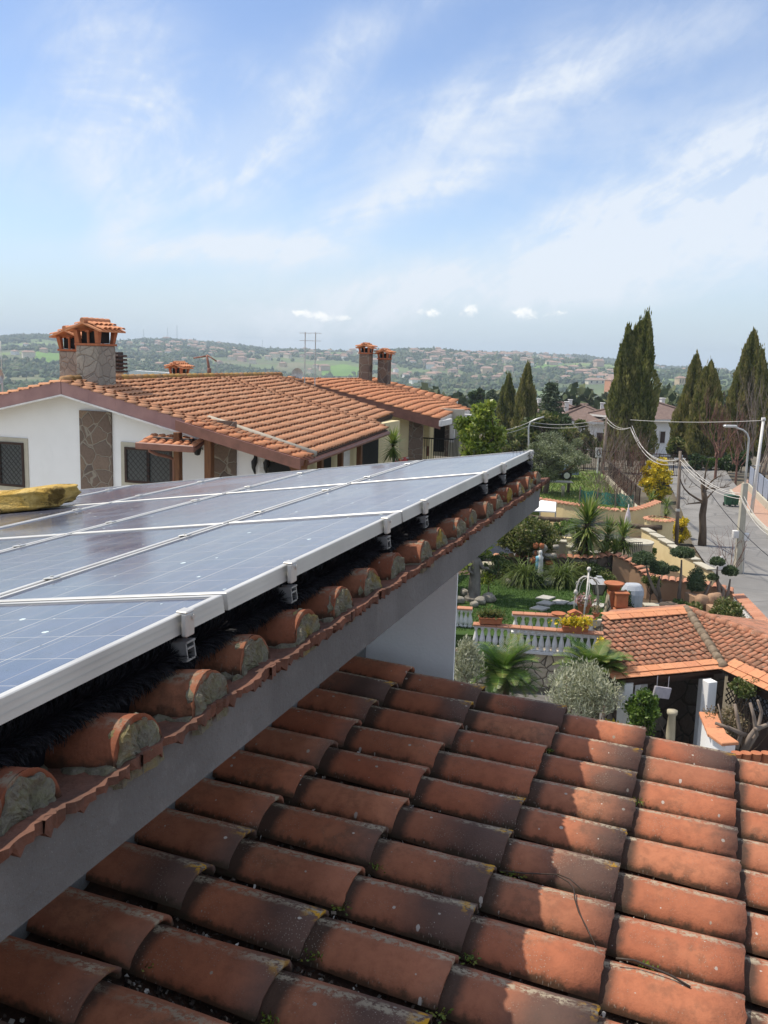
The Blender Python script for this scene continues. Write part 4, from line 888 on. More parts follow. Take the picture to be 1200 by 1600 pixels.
# a pale bare poplar belt and the darker middle distance
p = scatter(3200, 150, 650, -10, 27, .1, .7); sz_ = rng.uniform(1.6, 3.6, len(p)); tl = rng.uniform(.8, 1.3, len(p))
p = p[(np.abs(np.degrees(np.arctan2(p[:, 0], p[:, 1]))-6.5) > 3.0) | (np.hypot(p[:, 0], p[:, 1]) < 330)]; sz_ = sz_[:len(p)]; tl = tl[:len(p)]
M_wood2 = leafmat('valley_grove', (.045, .062, .028), (.08, .10, .045), (.115, .135, .065), (.16, .17, .10), transl=0, rough=.9)
kk = 70; c_ = np.stack([p[:, 0], p[:, 1], hills(p[:, 0], p[:, 1])+sz_*tl*.75], -1); u_ = rng.normal(size=(len(p)*kk, 3)); u_ /= np.linalg.norm(u_, axis=1)[:, None]; lp = 1+.22*np.sin(u_[:, :1]*5+np.repeat(p[:, :1], kk, 0))*np.sin(u_[:, 2:]*6+np.repeat(p[:, 1:2], kk, 0))
S_ = np.repeat(np.stack([sz_, sz_, sz_*tl], -1), kk, 0); P_ = np.repeat(c_, kk, 0)+u_*lp*S_*(rng.random((len(u_), 1))**.3); d_ = rng.normal(size=(len(u_), 3))+u_; d_ /= np.linalg.norm(d_, axis=1)[:, None]; e_ = np.cross(d_, rng.normal(size=(len(u_), 3))); e_ /= np.linalg.norm(e_, axis=1)[:, None]; w_ = S_[:, :1]*.34
o = npmesh('grove', np.stack([P_-d_*w_, P_+e_*w_*.7, P_+d_*w_, P_-e_*w_*.7], 1).reshape(-1, 3), 4, M_wood2, rnd=np.clip(np.repeat(rng.random(len(p)), kk)+rng.normal(0, .15, len(u_)), 0, 1)); tag(o, 'olive groves in the valley below the near houses', 'grove', kind='stuff')
def bare_belt():
    n = 2600; a = np.radians(rng.uniform(4.0, 9.0, n)); r = 760+rng.normal(0, 18, n); x = r*np.sin(a); y = r*np.cos(a); z = hills(x, y); h = rng.uniform(7, 12, n); w = .35
    pts = np.stack([np.stack([x-w, y, z], -1), np.stack([x+w, y, z], -1), np.stack([x+w*.3+rng.normal(0, 1, n), y, z+h], -1), np.stack([x-w*.3+rng.normal(0, 1, n), y, z+h], -1)], 1)
    return npmesh('poplar_belt', pts.reshape(-1, 3), 4, leafmat('bare_poplar', (.20, .17, .14), (.28, .24, .20), transl=0))
tag(bare_belt(), 'pale belt of bare poplars beyond the green field', 'poplars', kind='stuff')
# bright green fields
M_field = NT('bright_meadow'); s = M_field; s.base(s.ramp(s.noise(.03, 5), (.35, (.10, .20, .03)), (.65, (.15, .26, .045))), .95); M_field = s.m
def field(a0, a1, r0, r1, name='meadow', mat=None):
    na, nr_ = 14, 8; vs = []
    for i in range(nr_+1):
        for j in range(na+1):
            a = math.radians(a0+(a1-a0)*j/na); r = r0+(r1-r0)*i/nr_*(1+.12*math.sin(j*.9+a0)); x, y = r*math.sin(a), r*math.cos(a); vs.append((x, y, float(hills(x, y))+.9))
    k = MB(); k.add(vs, [(i*(na+1)+j, i*(na+1)+j+1, (i+1)*(na+1)+j+1, (i+1)*(na+1)+j) for i in range(nr_) for j in range(na)]); return struct(k.build(name, mat or M_field))
for q in ((3.8, 10.5, 540, 735), (14.5, 19, 330, 420), (18.5, 25, 270, 420), (10, 13.2, 330, 370), (-20.5, -18.6, 1500, 1800), (-13.5, -9.5, 1500, 1760), (-9, -5.4, 1300, 1480), (-4, -1, 1640, 1820), (8, 10.5, 1700, 1900)): field(*q)
# ---- houses on the hills
WALLC = {'cream': (.74, .66, .52), 'white': (.80, .79, .76), 'ochre': (.64, .50, .33), 'pinkish': (.62, .45, .37)}
M_wc = {k_: plain('far_%s_wall' % k_, c, None, .3, .9, 0) for k_, c in WALLC.items()}
M_froof = plain('far_terracotta_roof', (.38, .25, .19), (.27, .19, .15), .05, .9, 0)
def far_house(loc, w, d, h, mat, label, floors=2, group='houses on the distant hills'):
    t = thing('hill_house', loc, label, 'house', group); k = MB(); l = Vector(loc); k.box(l+ZV*(h/2-h*.3), (w, d, h*1.6)); k.build('wall', mat, t)
    k = MB(); ov = w*.045; rz = h; a = [(-w/2-ov, -d/2-ov, rz), (w/2+ov, -d/2-ov, rz), (w/2+ov, d/2+ov, rz), (-w/2-ov, d/2+ov, rz), (-w/2+d*.25, 0, rz+d*.24), (w/2-d*.25, 0, rz+d*.24)]
    k.add([l+Vector(q) for q in a], [(0, 1, 5, 4), (1, 2, 5), (2, 3, 4, 5), (3, 0, 4), (3, 2, 1, 0)]); k.build('roof', M_froof, t)
    if group is None:
      for f in range(floors):
        for i in range(3): x = -w/2+(i+.5)*w/3; k = MB(); k.box(l+Vector((x, -d/2-.02, h*(f+.55)/floors)), (w*.09, w*.01, h*.5/floors)); k.build('window', M_dark, t)
    return t
protos = {}
for i, (c, (w, d, h)) in enumerate((('cream', (13, 9, 6.5)), ('white', (11, 9, 6)), ('ochre', (14, 10, 6.5)), ('pinkish', (12, 9, 7)))):
    protos[c] = None
LAB = {'cream': 'tiny cream villa with terracotta roof on the distant hills', 'white': 'tiny white house with terracotta roof on the distant hills', 'ochre': 'tiny ochre yellow house with terracotta roof on the distant hills', 'pinkish': 'tiny pinkish brick house with terracotta roof on the distant hills'}
DIM = {'cream': (13, 9, 6.5), 'white': (11, 9, 6), 'ochre': (14, 10, 6.5), 'pinkish': (12, 9, 7)}
def hillpoint(px, py):                     # first meeting of the sight line with the hill
    r = ray(px, py); r = r/math.hypot(r[0], r[1]); lo_ = None
    for d in np.arange(500, 3300, 12.0):
        z = float(hills(r[0]*d, r[1]*d))
        if H+r[2]*d < z: return Vector((r[0]*d, r[1]*d, z))
    return None
hp = []
for (cx, cy, sx, sy, n) in ((50, 545, 30, 6, 5), (240, 541, 16, 4, 12), (290, 546, 30, 8, 26), (340, 552, 30, 10, 16), (440, 552, 25, 9, 10), (505, 556, 28, 9, 14), (560, 560, 40, 8, 10), (690, 556, 22, 6, 26), (720, 566, 28, 9, 36), (765, 563, 24, 7, 22), (800, 556, 34, 3, 18), (860, 560, 40, 6, 18), (900, 575, 45, 10, 16), (930, 592, 22, 6, 14), (760, 588, 50, 8, 14), (660, 577, 40, 8, 12), (640, 590, 30, 4, 6), (1060, 573, 24, 2, 14), (1120, 577, 30, 3, 12), (1180, 578, 20, 3, 6), (600, 560, 120, 14, 16), (300, 560, 130, 10, 10)):
    for i in range(n):
        q = hillpoint(R_.gauss(cx, sx), R_.gauss(cy, sy))
        if q is not None and all((q-w).length > 15 for w in hp): hp.append(q)
for q in hp:
    c = R_.choices(['cream', 'white', 'ochre', 'pinkish'], (4, 3, 2, 2))[0]; sc_ = R_.uniform(.75, 1.2)
    if protos[c] is None: w, d, h = DIM[c]; protos[c] = far_house(q, w, d, h, M_wc[c], LAB[c])
    else: copy_thing(protos[c], q, scale=(sc_*R_.uniform(.8, 1.4), sc_, sc_*R_.uniform(.8, 1.3)), rotz=R_.uniform(-.7, .7))
# single buildings one can pick out
def villa(px, py, Y, w, d, h, mat, label, floors=2, rz=0):
    r = ray(px, py); r = r/math.hypot(r[0], r[1]); p = None
    for dd in np.arange(180, 3200, 4.0):
        z = float(hills(r[0]*dd, r[1]*dd))
        if H+r[2]*dd < z: p = Vector((r[0]*dd, r[1]*dd, z)); break
    f_ = p.length/Y if p is not None else 1; w, d, h = w*f_, d*f_, h*f_; t = far_house(p, w, d, h, mat, label, floors, None)
    t.rotation_euler = (0, 0, rz); return t
M_orange = plain('raw_orange_brick', (.60, .27, .13), (.50, .21, .10), .5, .9, 0)
villa(957, 619, 330, 4.4, 4, 5.4, M_orange, 'bare orange brick house under construction left of the tallest cypress', 2, .3)
villa(1062, 612, 400, 3.6, 3, 5.5, M_wc['ochre'], 'small ochre house with a tower beside the right hand cypresses', 2, .4)
villa(1040, 618, 380, 6, 3, 1.7, M_wc['white'], 'long low pale house on the slope right of the tallest cypress', 1, -.5)
villa(930, 600, 640, 12, 6, 2.6, M_wc['cream'], 'long pale building with a low roof on the valley side', 1, .2)
villa(1015, 624, 300, 2.2, 2, 2.4, plain('dark_glazed_front', (.12, .13, .16), None, .5, .6, 0), 'dark small house close to the right side of the tallest cypress', 2, .1)
k = MB(); p = at(242, 589, 900); k.prism([p+Vector((-24, 0, -4)), p+Vector((28, 0, -4)), p+Vector((28, 0, 3.0)), p+Vector((10, 0, 4.5)), p+Vector((-20, 0, 5.5)), p+Vector((-25, 0, 4))], (0, 14, 0))
tag(k.build('factory_shed', M_trim, None, loc=p), 'long white factory shed showing above the neighbour roof ridge', 'shed')
for i, (px, Y, h) in enumerate(((225, 2990, 33), (262, 2990, 40), (277, 2990, 48), (410, 2990, 30))):
    r = ray(px, 560); a = math.atan2(r[0], r[1]); x, y = Y*math.sin(a), Y*math.cos(a); z = float(hills(x, y)); b = Vector((x, y, z)); k = MB()
    for dx in (-2.0, 2.0): k.tube([b+Vector((dx, 0, 0)), b+Vector((0, 0, h))], [.55, .3], 4)
    for q in (.2, .4, .6, .8): k.tube([b+Vector((-2*(1-q), 0, h*q)), b+Vector((2*(1-q), 0, h*q))], .3, 4)
    tag(k.build('radio_mast', M_alu, None, loc=b), 'thin lattice mast on the hill crest at the left', 'mast', 'masts on the crest')
# ---- the two storey white house behind the tall cypress, and a brown roofed one
M_droof = plain('brown_tiled_roof', (.21, .15, .125), (.15, .105, .09), 3, .85, .4, 4, sc=(1, 1, 1))
def hip_house(name, loc, w, d, h, rise, wall, label, rz, wins):
    t = thing(name, loc, label, 'house'); l = Vector(loc); rot = Matrix.Rotation(rz, 3, 'Z'); X, Yv = rot@Vector((1, 0, 0)), rot@Vector((0, 1, 0)); ax = (X, Yv, ZV)
    k = MB(); k.box(l+ZV*h/2, (w, d, h), ax); k.build('wall', wall, t)
    k = MB(); ov = .8; k.box(l+ZV*(h+.12), (w+2*ov, d+2*ov, .22), ax); e = k.build('eaves', M_trim, t)
    a = [(-w/2-ov, -d/2-ov, h+.25), (w/2+ov, -d/2-ov, h+.25), (w/2+ov, d/2+ov, h+.25), (-w/2-ov, d/2+ov, h+.25), (-w/2+d*.45, 0, h+rise), (w/2-d*.45, 0, h+rise)]
    k = MB(); k.add([l+X*q[0]+Yv*q[1]+ZV*q[2] for q in a], [(0, 1, 5, 4), (1, 2, 5), (2, 3, 4, 5), (3, 0, 4)]); rf = k.build('roof', M_droof, t)
    k = MB(); 
    for i, j in ((4, 5), (0, 4), (3, 4), (1, 5), (2, 5)): k.tube([l+X*a[i][0]+Yv*a[i][1]+ZV*(a[i][2]+.05), l+X*a[j][0]+Yv*a[j][1]+ZV*(a[j][2]+.05)], .14, 6)
    k.build('ridge', M_droof, rf)
    for x, y in ((-w*.30, d*.12), (w*.34, d*.1)): k = MB(); k.bbox(l+X*x+Yv*y+ZV*(h+rise*.8), (.45, .45, 1.1), ax, .03); k.bbox(l+X*x+Yv*y+ZV*(h+rise*.8+.6), (.58, .58, .10), ax, .02); k.build('chimney', M_trim, rf)
    for (x, z, ww, hh, side) in wins:
        c = (l+X*x-Yv*(d/2+.03)+ZV*z) if side == 'f' else (l-X*(w/2+.03)+Yv*x+ZV*z); u = (ww, .1, hh) if side == 'f' else (.1, ww, hh)
        k = MB(); k.bbox(c, u, ax, .01); wn = k.build('window', M_trim, t); k = MB(); k.box(c-(Yv if side == 'f' else X)*.02, (u[0]*.78 if side == 'f' else u[0]*1.05, u[1]*1.05 if side == 'f' else u[1]*.78, hh*.86), ax); k.build('shutter', M_darkwood, wn)
    return t
p = at(1016, 700, 100); hip_house('villa', (p.x+.6, p.y+4, -4.0), 7.4, 8, 6.0, 2.0, M_white, 'two storey white villa with brown hipped roof behind the tallest cypress', math.radians(24), [(-1.2, 4.3, .8, 1.4, 'f'), (1.2, 4.3, .8, 1.4, 'f'), (0, 4.2, 1.1, 1.5, 's')])
p = at(915, 700, 104); hip_house('villa', (p.x+.6, p.y+5, -4.6), 6.4, 8, 5.8, 1.9, M_white, 'white villa wing with brown roof left of the tallest cypress', math.radians(-6), [(-1, 4.2, 1.1, 1.4, 'f'), (1.6, 4.2, 1.1, 1.4, 'f')])
p = at(877, 660, 125); hip_house('villa', (p.x, p.y+5, -4.5), 7, 7, 5.2, 1.8, M_casing, 'small house with a grey brown roof among the trees beyond the olive', math.radians(10), [(-1.5, 3.2, 1.1, 1.3, 'f'), (1.5, 3.2, 1.1, 1.3, 'f')])
# ================================================================== plants
M_bark = plain('grey_brown_bark', (.16, .12, .085), (.07, .05, .036), 5, .95, .8, 20, sc=(1, 1, .3), bd=.03)
M_pale = plain('pale_bare_bark', (.26, .21, .17), (.15, .12, .095), 6, .95, .5, 20, sc=(1, 1, .3))
M_red = plain('reddish_twigs', (.20, .105, .075), (.13, .07, .055), 6, .9, 0)
LM_cyp = leafmat('cypress_foliage', (.06, .08, .02), (.115, .135, .036), (.175, .185, .055), (.24, .23, .08), transl=.3, rough=.8)
LM_cyb = leafmat('browning_cypress_foliage', (.08, .092, .026), (.145, .155, .045), (.215, .21, .068), (.29, .25, .10), transl=.3, rough=.8)
LM_oli = leafmat('olive_foliage', (.10, .12, .065), (.17, .195, .115), (.25, .28, .18), (.33, .36, .25), transl=.3, rough=.7)
LM_mag = leafmat('glossy_broad_leaves', (.07, .12, .02), (.15, .21, .035), (.25, .31, .06), (.38, .42, .11), transl=.4, rough=.35, spec=.5)
LM_bsh = leafmat('garden_bush_leaves', (.045, .072, .018), (.09, .125, .032), (.16, .18, .06), (.30, .27, .13), transl=.35)
LM_drk = leafmat('dark_evergreen_leaves', (.03, .055, .02), (.055, .09, .032), (.09, .13, .045), transl=.25)
LM_ced = leafmat('cedar_needles', (.04, .066, .038), (.07, .10, .056), (.11, .145, .08), transl=.2, rough=.7)
LM_yuc = leafmat('yucca_blades', (.05, .09, .02), (.11, .17, .036), (.20, .26, .065), (.34, .33, .12), transl=.35, rough=.4, spec=.5)
LM_cyc = leafmat('cycad_leaflets', (.03, .07, .014), (.06, .125, .025), (.12, .19, .045), (.24, .26, .07), transl=.35, rough=.35, spec=.5)
LM_gry = leafmat('silver_leaves', (.20, .21, .14), (.30, .31, .22), (.40, .41, .30), (.50, .50, .38), transl=.25, rough=.7)
LM_mim = leafmat('mimosa_bloom', (.13, .18, .03), (.60, .46, .03), (.74, .56, .03), (.80, .64, .06), transl=.25)
LM_pad = leafmat('clipped_pad_leaves', (.04, .065, .03), (.07, .105, .05), (.11, .155, .08), (.19, .23, .13), transl=.25, rough=.5)
LM_fre = leafmat('fresh_green_leaves', (.05, .10, .02), (.10, .17, .03), (.17, .25, .05), transl=.3)
LM_str = leafmat('strap_leaves', (.05, .085, .02), (.11, .155, .038), (.18, .22, .065), transl=.35)
LM_flo = leafmat('pink_white_flowers', (.10, .16, .03), (.60, .20, .28), (.70, .55, .55), (.16, .22, .04), transl=.2)
LM_dry = leafmat('dry_leaves', (.16, .12, .07), (.24, .18, .11), (.10, .10, .04), transl=.2)
def unit(n): 
    v = rng.normal(size=(n, 3)); return v/np.linalg.norm(v, axis=1)[:, None]
def leaves(P, L, W, D=None, spread=1.0, curl=.0):
    n = len(P); d = unit(n)*spread
    if D is not None: d = d+D
    d /= np.linalg.norm(d, axis=1)[:, None]+1e-9; s = np.cross(d, unit(n)); s /= np.linalg.norm(s, axis=1)[:, None]+1e-9
    l = (L*rng.uniform(.65, 1.3, n))[:, None]; w = (W*rng.uniform(.7, 1.3, n))[:, None]
    return np.stack([P-d*l*.5, P+s*w*.5+d*l*.06, P+d*l*.5, P-s*w*.5+d*l*.06], 1).reshape(-1, 3)
def limb(mb, a, b, r0, r1, bend=.12, n=5, k=6):
    a, b = Vector(a), Vector(b); L = (b-a).length; o = Vector((R_.gauss(0, 1), R_.gauss(0, 1), R_.gauss(0, .5)))*L*bend
    mb.tube([a+(b-a)*(i/n)+o*math.sin(math.pi*i/n) for i in range(n+1)], [r0+(r1-r0)*i/n for i in range(n+1)], k)
def crown_tree(name, label, base, centers, nleaf, rc, L, W, mat, cat='tree', group=None, trunk_r=.12, bark=None, fork=.35, up=.3, hold=True):
    """base on the ground, centers: clump centres of the crown"""
    base = Vector(base); t = thing(name, base, label, cat, group); cs = np.array([list(c) for c in centers]); k = MB(); bark = bark or M_bark
    mid = Vector(cs.mean(0)); top = base+(mid-base)*fork
    limb(k, base-ZV*.15, top, trunk_r, trunk_r*.7, .05)
    for c in cs[:: max(1, len(cs)//14)]: limb(k, top, c, trunk_r*.55, trunk_r*.12, .10)
    if hold: k.build('trunk', bark, t, True)
    n = len(cs); per = max(4, nleaf//n); r = rc*rng.uniform(.65, 1.25, n); o = unit(n*per)*(rng.random((n*per, 1))**.45)*np.repeat(r, per)[:, None]; o[:, 2] *= .8
    P = np.repeat(cs, per, 0)+o; D = o/np.repeat(r, per)[:, None]+np.array([0, 0, up])
    clr = np.repeat(rng.normal(0, .13, n), per)+rng.random(n*per)
    npmesh('crown', leaves(P, L, W, D, .9), 4, mat, t, rnd=np.clip(clr, 0, 1)); return t
def ell(c, rx, ry, rz, n, shell=.55):
    c = Vector(c); out = []
    for _ in range(n):
        u = unit(1)[0]; q = shell+(1-shell)*R_.random(); out.append(c+Vector((u[0]*rx*q, u[1]*ry*q, u[2]*rz*q)))
    return out
def cypress(label, Y, base_px, base_py, spires, n=9000, mat=None, gz0=0.0, group='cypresses'):
    """spires: (tip px, tip py, foot px, half width px)"""
    b = at(base_px, base_py, Y); t = thing('cypress', (b.x, b.y, gz0), label, 'cypress', group); sc = Y/FPX; Vs = []; Rn = []; shade_core = MB()
    tot = sum(s_[3]*(base_py-s_[1]) for s_ in spires)
    for (tx, ty, fx, hw) in spires:
        a = at(fx, base_py-4, Y+R_.uniform(-.4, .4)); b2 = at(tx, ty, Y+R_.uniform(-.3, .3)); R0 = hw*sc*1.04; N = int(1.4*n*hw*(base_py-ty)/tot)
        z = rng.random(N)**.85; th = rng.random(N)*6.283; prof = np.minimum(1, (z/.12)**.6+.25)*np.clip((1-z)/.55, 0, 1)**.62
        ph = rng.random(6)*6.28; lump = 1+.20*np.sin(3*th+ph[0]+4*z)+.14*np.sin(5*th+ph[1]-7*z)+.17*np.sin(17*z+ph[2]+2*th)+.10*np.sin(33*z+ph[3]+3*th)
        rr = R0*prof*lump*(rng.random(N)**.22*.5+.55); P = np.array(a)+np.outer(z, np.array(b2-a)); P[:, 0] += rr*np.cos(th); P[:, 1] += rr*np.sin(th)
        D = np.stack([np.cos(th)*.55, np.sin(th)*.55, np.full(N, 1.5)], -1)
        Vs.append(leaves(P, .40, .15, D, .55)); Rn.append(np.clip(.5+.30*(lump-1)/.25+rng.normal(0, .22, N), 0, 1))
        # stray wisps at the top
        m_ = 60; zz = rng.uniform(.82, 1.02, m_); Q = np.array(a)+np.outer(zz, np.array(b2-a))+rng.normal(0, .12, (m_, 3)); Vs.append(leaves(Q, .55, .12, np.tile([0, 0, 2.0], (m_, 1)), .4)); Rn.append(rng.random(m_))
        shade_core.tube([a+(b2-a)*q for q in (0.02, .15, .4, .65, .85, .95)], [R0*x for x in (.5, .66, .62, .46, .25, .06)], 9)
    k = MB(); k.tube([Vector((b.x, b.y, gz0-.1)), Vector((b.x, b.y, b.z+1.2))], [.28, .2], 8); k.build('trunk', M_bark, t)
    shade_core.cr = .05; cr = npmesh('crown', np.concatenate(Vs), 4, mat or LM_cyp, t, rnd=np.concatenate(Rn)); shade_core.build('inner_shade', mat or LM_cyp, t); return t
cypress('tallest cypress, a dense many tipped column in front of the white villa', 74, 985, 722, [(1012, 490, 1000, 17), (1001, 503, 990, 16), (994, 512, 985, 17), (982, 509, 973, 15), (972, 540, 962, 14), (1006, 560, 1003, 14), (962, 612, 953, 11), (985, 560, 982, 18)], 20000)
cypress('cypress with a thin bent tip, left one of the right hand group', 80, 1072, 712, [(1089, 555, 1078, 16), (1082, 585, 1068, 15), (1070, 612, 1060, 12)], 9000, LM_cyb)
cypress('broad cypress right of the thin tipped one, near the street end', 76, 1100, 716, [(1111, 567, 1104, 17), (1103, 575, 1094, 16), (1118, 583, 1112, 14), (1092, 620, 1084, 11)], 9500, LM_cyb)
cypress('very tall broad cypress near the right edge above the lamp', 82, 1160, 716, [(1178, 518, 1166, 20), (1165, 545, 1155, 18), (1157, 575, 1146, 15), (1180, 560, 1174, 16)], 12500, LM_cyb)
cypress('slim cypress at the far right edge beside the very tall one', 80, 1190, 712, [(1191, 547, 1190, 10), (1196, 570, 1194, 9)], 5000, LM_cyb)
cypress('slender cypress left of the villa, taller of two', 90, 820, 690, [(825, 569, 821, 12), (818, 590, 813, 10), (830, 600, 828, 8)], 6500, LM_cyb)
cypress('shorter cypress beside the slender one, left of the cedar', 92, 791, 690, [(795, 586, 793, 10), (787, 605, 786, 9)], 4500, LM_cyp)
def conifer(label, px, py_base, py_top, hwpx, Y, mat, gz0, n=5200, droop=-.25):
    a = at(px, py_base, Y); b = at(px, py_top, Y); t = thing('cedar', (a.x, a.y, gz0), label, 'cedar', 'cedars'); h = b.z-a.z; R0 = hwpx*Y/FPX; k = MB(); k.tube([Vector((a.x, a.y, gz0-.1)), b], [.3, .03], 8); V = []
    lev = 13
    for i in range(lev):
        q = i/lev; z = a.z+h*(.05+.92*q); rad = R0*(1-q)**.8*R_.uniform(.75, 1.1); nb = 7
        for j in range(nb):
            th = 6.283*(j/nb)+R_.random()*.7; tip = Vector((a.x+rad*math.cos(th), a.y+rad*math.sin(th), z+rad*droop*R_.uniform(.3, 1.2))); k.tube([Vector((a.x, a.y, z)), tip], [.06, .015], 4)
            m_ = max(10, int(n/lev/nb*(1.4-q))); u = rng.random(m_)**.7; P = np.array([a.x, a.y, z])+np.outer(u, np.array(tip)-np.array([a.x, a.y, z]))+rng.normal(0, 1, (m_, 3))*np.array([.28, .28, .10])*(R0/2.2)
            V.append(leaves(P, .42, .16, np.tile([math.cos(th), math.sin(th), -.1], (m_, 1)), .8))
    k.build('trunk', M_bark, t); npmesh('crown', np.concatenate(V), 4, mat, t); return t
conifer('cedar with flat dark boughs right of the slender cypress', 858, 672, 592, 30, 105, LM_ced, -1)
conifer('cedar half hidden between the right hand cypresses', 1132, 712, 612, 26, 92, LM_ced, 0)
conifer('pale green cedar beyond the cream house, beside the meadow', 768, 650, 606, 16, 140, LM_ced, -2.5, 2600)
conifer('small cedar left of the slender cypress', 800, 680, 622, 18, 110, LM_ced, -1, 3000)
def full(c, b, rx, ry, rz, n): return ell(c, rx, ry, rz, n)+[Vector((b[0]+R_.gauss(0, rx*.45), b[1]+R_.gauss(0, ry*.45), b[2]+.25+(c.z-rz-b[2])*R_.random())) for _ in range(n//3)]
def crown_px(name, label, px, py, rx, rz, Y, gz0, ncl, nl, L, W, mat, rc=None, tr=.12, cat='tree', ry=None, group=None, base_px=None, **kw):
    s_ = Y/FPX; c = at(px, py, Y); b = at(base_px or px, py, Y); return crown_tree(name, label, (b.x, b.y, gz0), (full(c, (b.x, b.y, gz0), rx*s_, (ry or rx)*s_, rz*s_, ncl) if name in ('silver_shrub', 'magnolia', 'climber') else ell(c, rx*s_, (ry or rx)*s_, rz*s_, ncl)), nl, rc or rx*s_*.36, L, W, mat, cat, group, tr, **kw)
crown_px('broadleaf_tree', 'dark round tree beyond the cream house beside the meadow', 746, 624, 12, 20, 135, -2.5, 16, 1800, .6, .4, LM_drk)
crown_px('magnolia', 'bright glossy leaved magnolia by the cream house corner', 750, 676, 35, 50, 29, 0, 46, 6900, .17, .085, LM_mag, rc=.26, tr=.1)
crown_px('olive_tree', 'broad grey green olive tree in the yard beyond the overhang', 868, 714, 50, 35, 50, 1.0, 60, 15000, .17, .05, LM_oli, rc=.42, tr=.16, base_px=854, fork=.5)
crown_px('broadleaf_tree', 'mid green tree behind the olive, left of the small brown roof', 842, 668, 30, 22, 84, -.3, 26, 4200, .38, .22, LM_bsh)
crown_px('broadleaf_tree', 'dense dark green tree behind the olive and the cables', 868, 664, 26, 18, 88, -.3, 26, 4200, .38, .22, LM_drk)
crown_px('broadleaf_tree', 'dull green tree just left of the white villa wing', 905, 684, 24, 24, 78, -.3, 26, 4200, .34, .2, LM_bsh)
crown_px('broadleaf_tree', 'low bushy tree under the two slender cypresses', 800, 692, 26, 20, 80, -.3, 24, 3800, .34, .2, LM_bsh)
crown_px('broadleaf_tree', 'dark bush at the foot of the tallest cypress', 938, 700, 18, 16, 80, -.3, 20, 2800, .32, .2, LM_drk)
crown_px('broadleaf_tree', 'brownish bush right of the villa under the cypresses', 1060, 700, 20, 14, 78, 0, 20, 2800, .3, .18, LM_bsh)
for i, (px, py, r, m_, lb) in enumerate(((1088, 722, 16, LM_drk, 'dark hedge bush at the street end, leftmost of four'), (1112, 728, 15, LM_fre, 'green hedge bush at the street end, second of four'), (1136, 722, 18, LM_drk, 'dark hedge bush at the street end behind the bins'), (1160, 715, 18, LM_drk, 'dark hedge bush near the white pole, last of four'))):
    crown_px('hedge_bush', lb, px, py, r, 14, 72, 0, 14, 2000, .25, .15, m_, cat='bush', group='bushes at the street end', tr=.05)
crown_px('mimosa_tree', 'mimosa tree in full yellow bloom beside the street', 1024, 752, 23, 36, 56, 0, 44, 6500, .15, .10, LM_mim, rc=.30, tr=.10)
crown_px('mimosa_shrub', 'small yellow green shrub at the foot of the wooden pole', 1065, 828, 11, 17, 42.6, 0, 22, 1900, .13, .07, LM_mim, rc=.2, tr=.04, cat='shrub')
crown_px('garden_tree', 'round garden tree with mixed green leaves behind the lawn under the overhang', 826, 838, 46, 30, 33, .4, 60, 7800, .12, .06, LM_bsh, rc=.34, tr=.10, base_px=812)
crown_px('round_bush', 'green and bronze round bush behind the tiled gazebo', 1135, 957, 24, 19, 26.8, -.4, 40, 4600, .09, .045, LM_bsh, rc=.2, tr=.04, cat='bush')
crown_px('silver_shrub', 'silver leaved shrub by the white house wall', 728, 1032, 22, 34, 19.0, -.85, 34, 3500, .10, .022, LM_gry, rc=.22, tr=.035, cat='shrub', up=1.0)
crown_px('silver_shrub', 'large silver leaved shrub in front of the stone retaining wall', 912, 1082, 52, 46, 16.0, -.85, 80, 6800, .10, .022, LM_gry, rc=.26, tr=.05, cat='shrub', up=.9)
crown_px('climber', 'fresh green climber on the gazebo post', 1003, 1108, 22, 38, 16.5, -.85, 44, 4200, .07, .045, LM_fre, rc=.14, tr=.03, cat='climber')
crown_px('low_plant', 'yellow green low plant at the tile roof edge below the silver shrub', 952, 1136, 12, 10, 16.8, .2, 10, 700, .06, .035, LM_mim, rc=.1, tr=.02, cat='plant')
crown_px('dry_shrub', 'greyish dry shrub in the planter before the gazebo', 1132, 1128, 30, 18, 16.0, .3, 30, 1900, .06, .03, LM_dry, rc=.15, tr=.02, cat='shrub')
crown_px('vine', 'leafy vine hanging over the lattice under the gazebo eave', 1170, 1072, 34, 9, 17.0, -.2, 24, 1500, .06, .04, LM_bsh, rc=.13, tr=.02, cat='vine')
crown_px('dry_shrub', 'twiggy pale shrub against the white boundary wall', 1175, 985, 24, 20, 24.0, -.6, 24, 900, .06, .03, LM_dry, rc=.2, tr=.03, cat='shrub')
for i, (px, py, rx, rz, lb) in enumerate(((765, 880, 20, 22, 'dark shrub in the shade behind the stone statue'), (838, 905, 10, 8, 'small dark plant at the foot of the rockery'), (880, 825, 16, 9, 'low leafy plant on the terrace wall left of the yuccas'), (975, 940, 9, 22, 'dark clipped cone beside the grey barbecue cover'), (945, 1008, 9, 8, 'yellow flowering plant beside the left gazebo eave'), (1012, 860, 14, 6, 'small plant in the round planter'), (990, 878, 12, 6, 'plant on the step wall under the clipped pads'), (1018, 910, 14, 8, 'pale green plant by the coped wall'))):
    crown_px('garden_plant', lb, px, py, rx, rz, (29.5, 30.8, 37, 28, 22.5, 36.6, 33, 30.2)[i], (.4, .4, .5, .2, -.2, .8, .5, .2)[i], 16, 1300, .08, .045, (LM_drk, LM_drk, LM_fre, LM_drk, LM_mim, LM_fre, LM_drk, LM_bsh)[i], rc=.15, tr=.025, cat='plant')
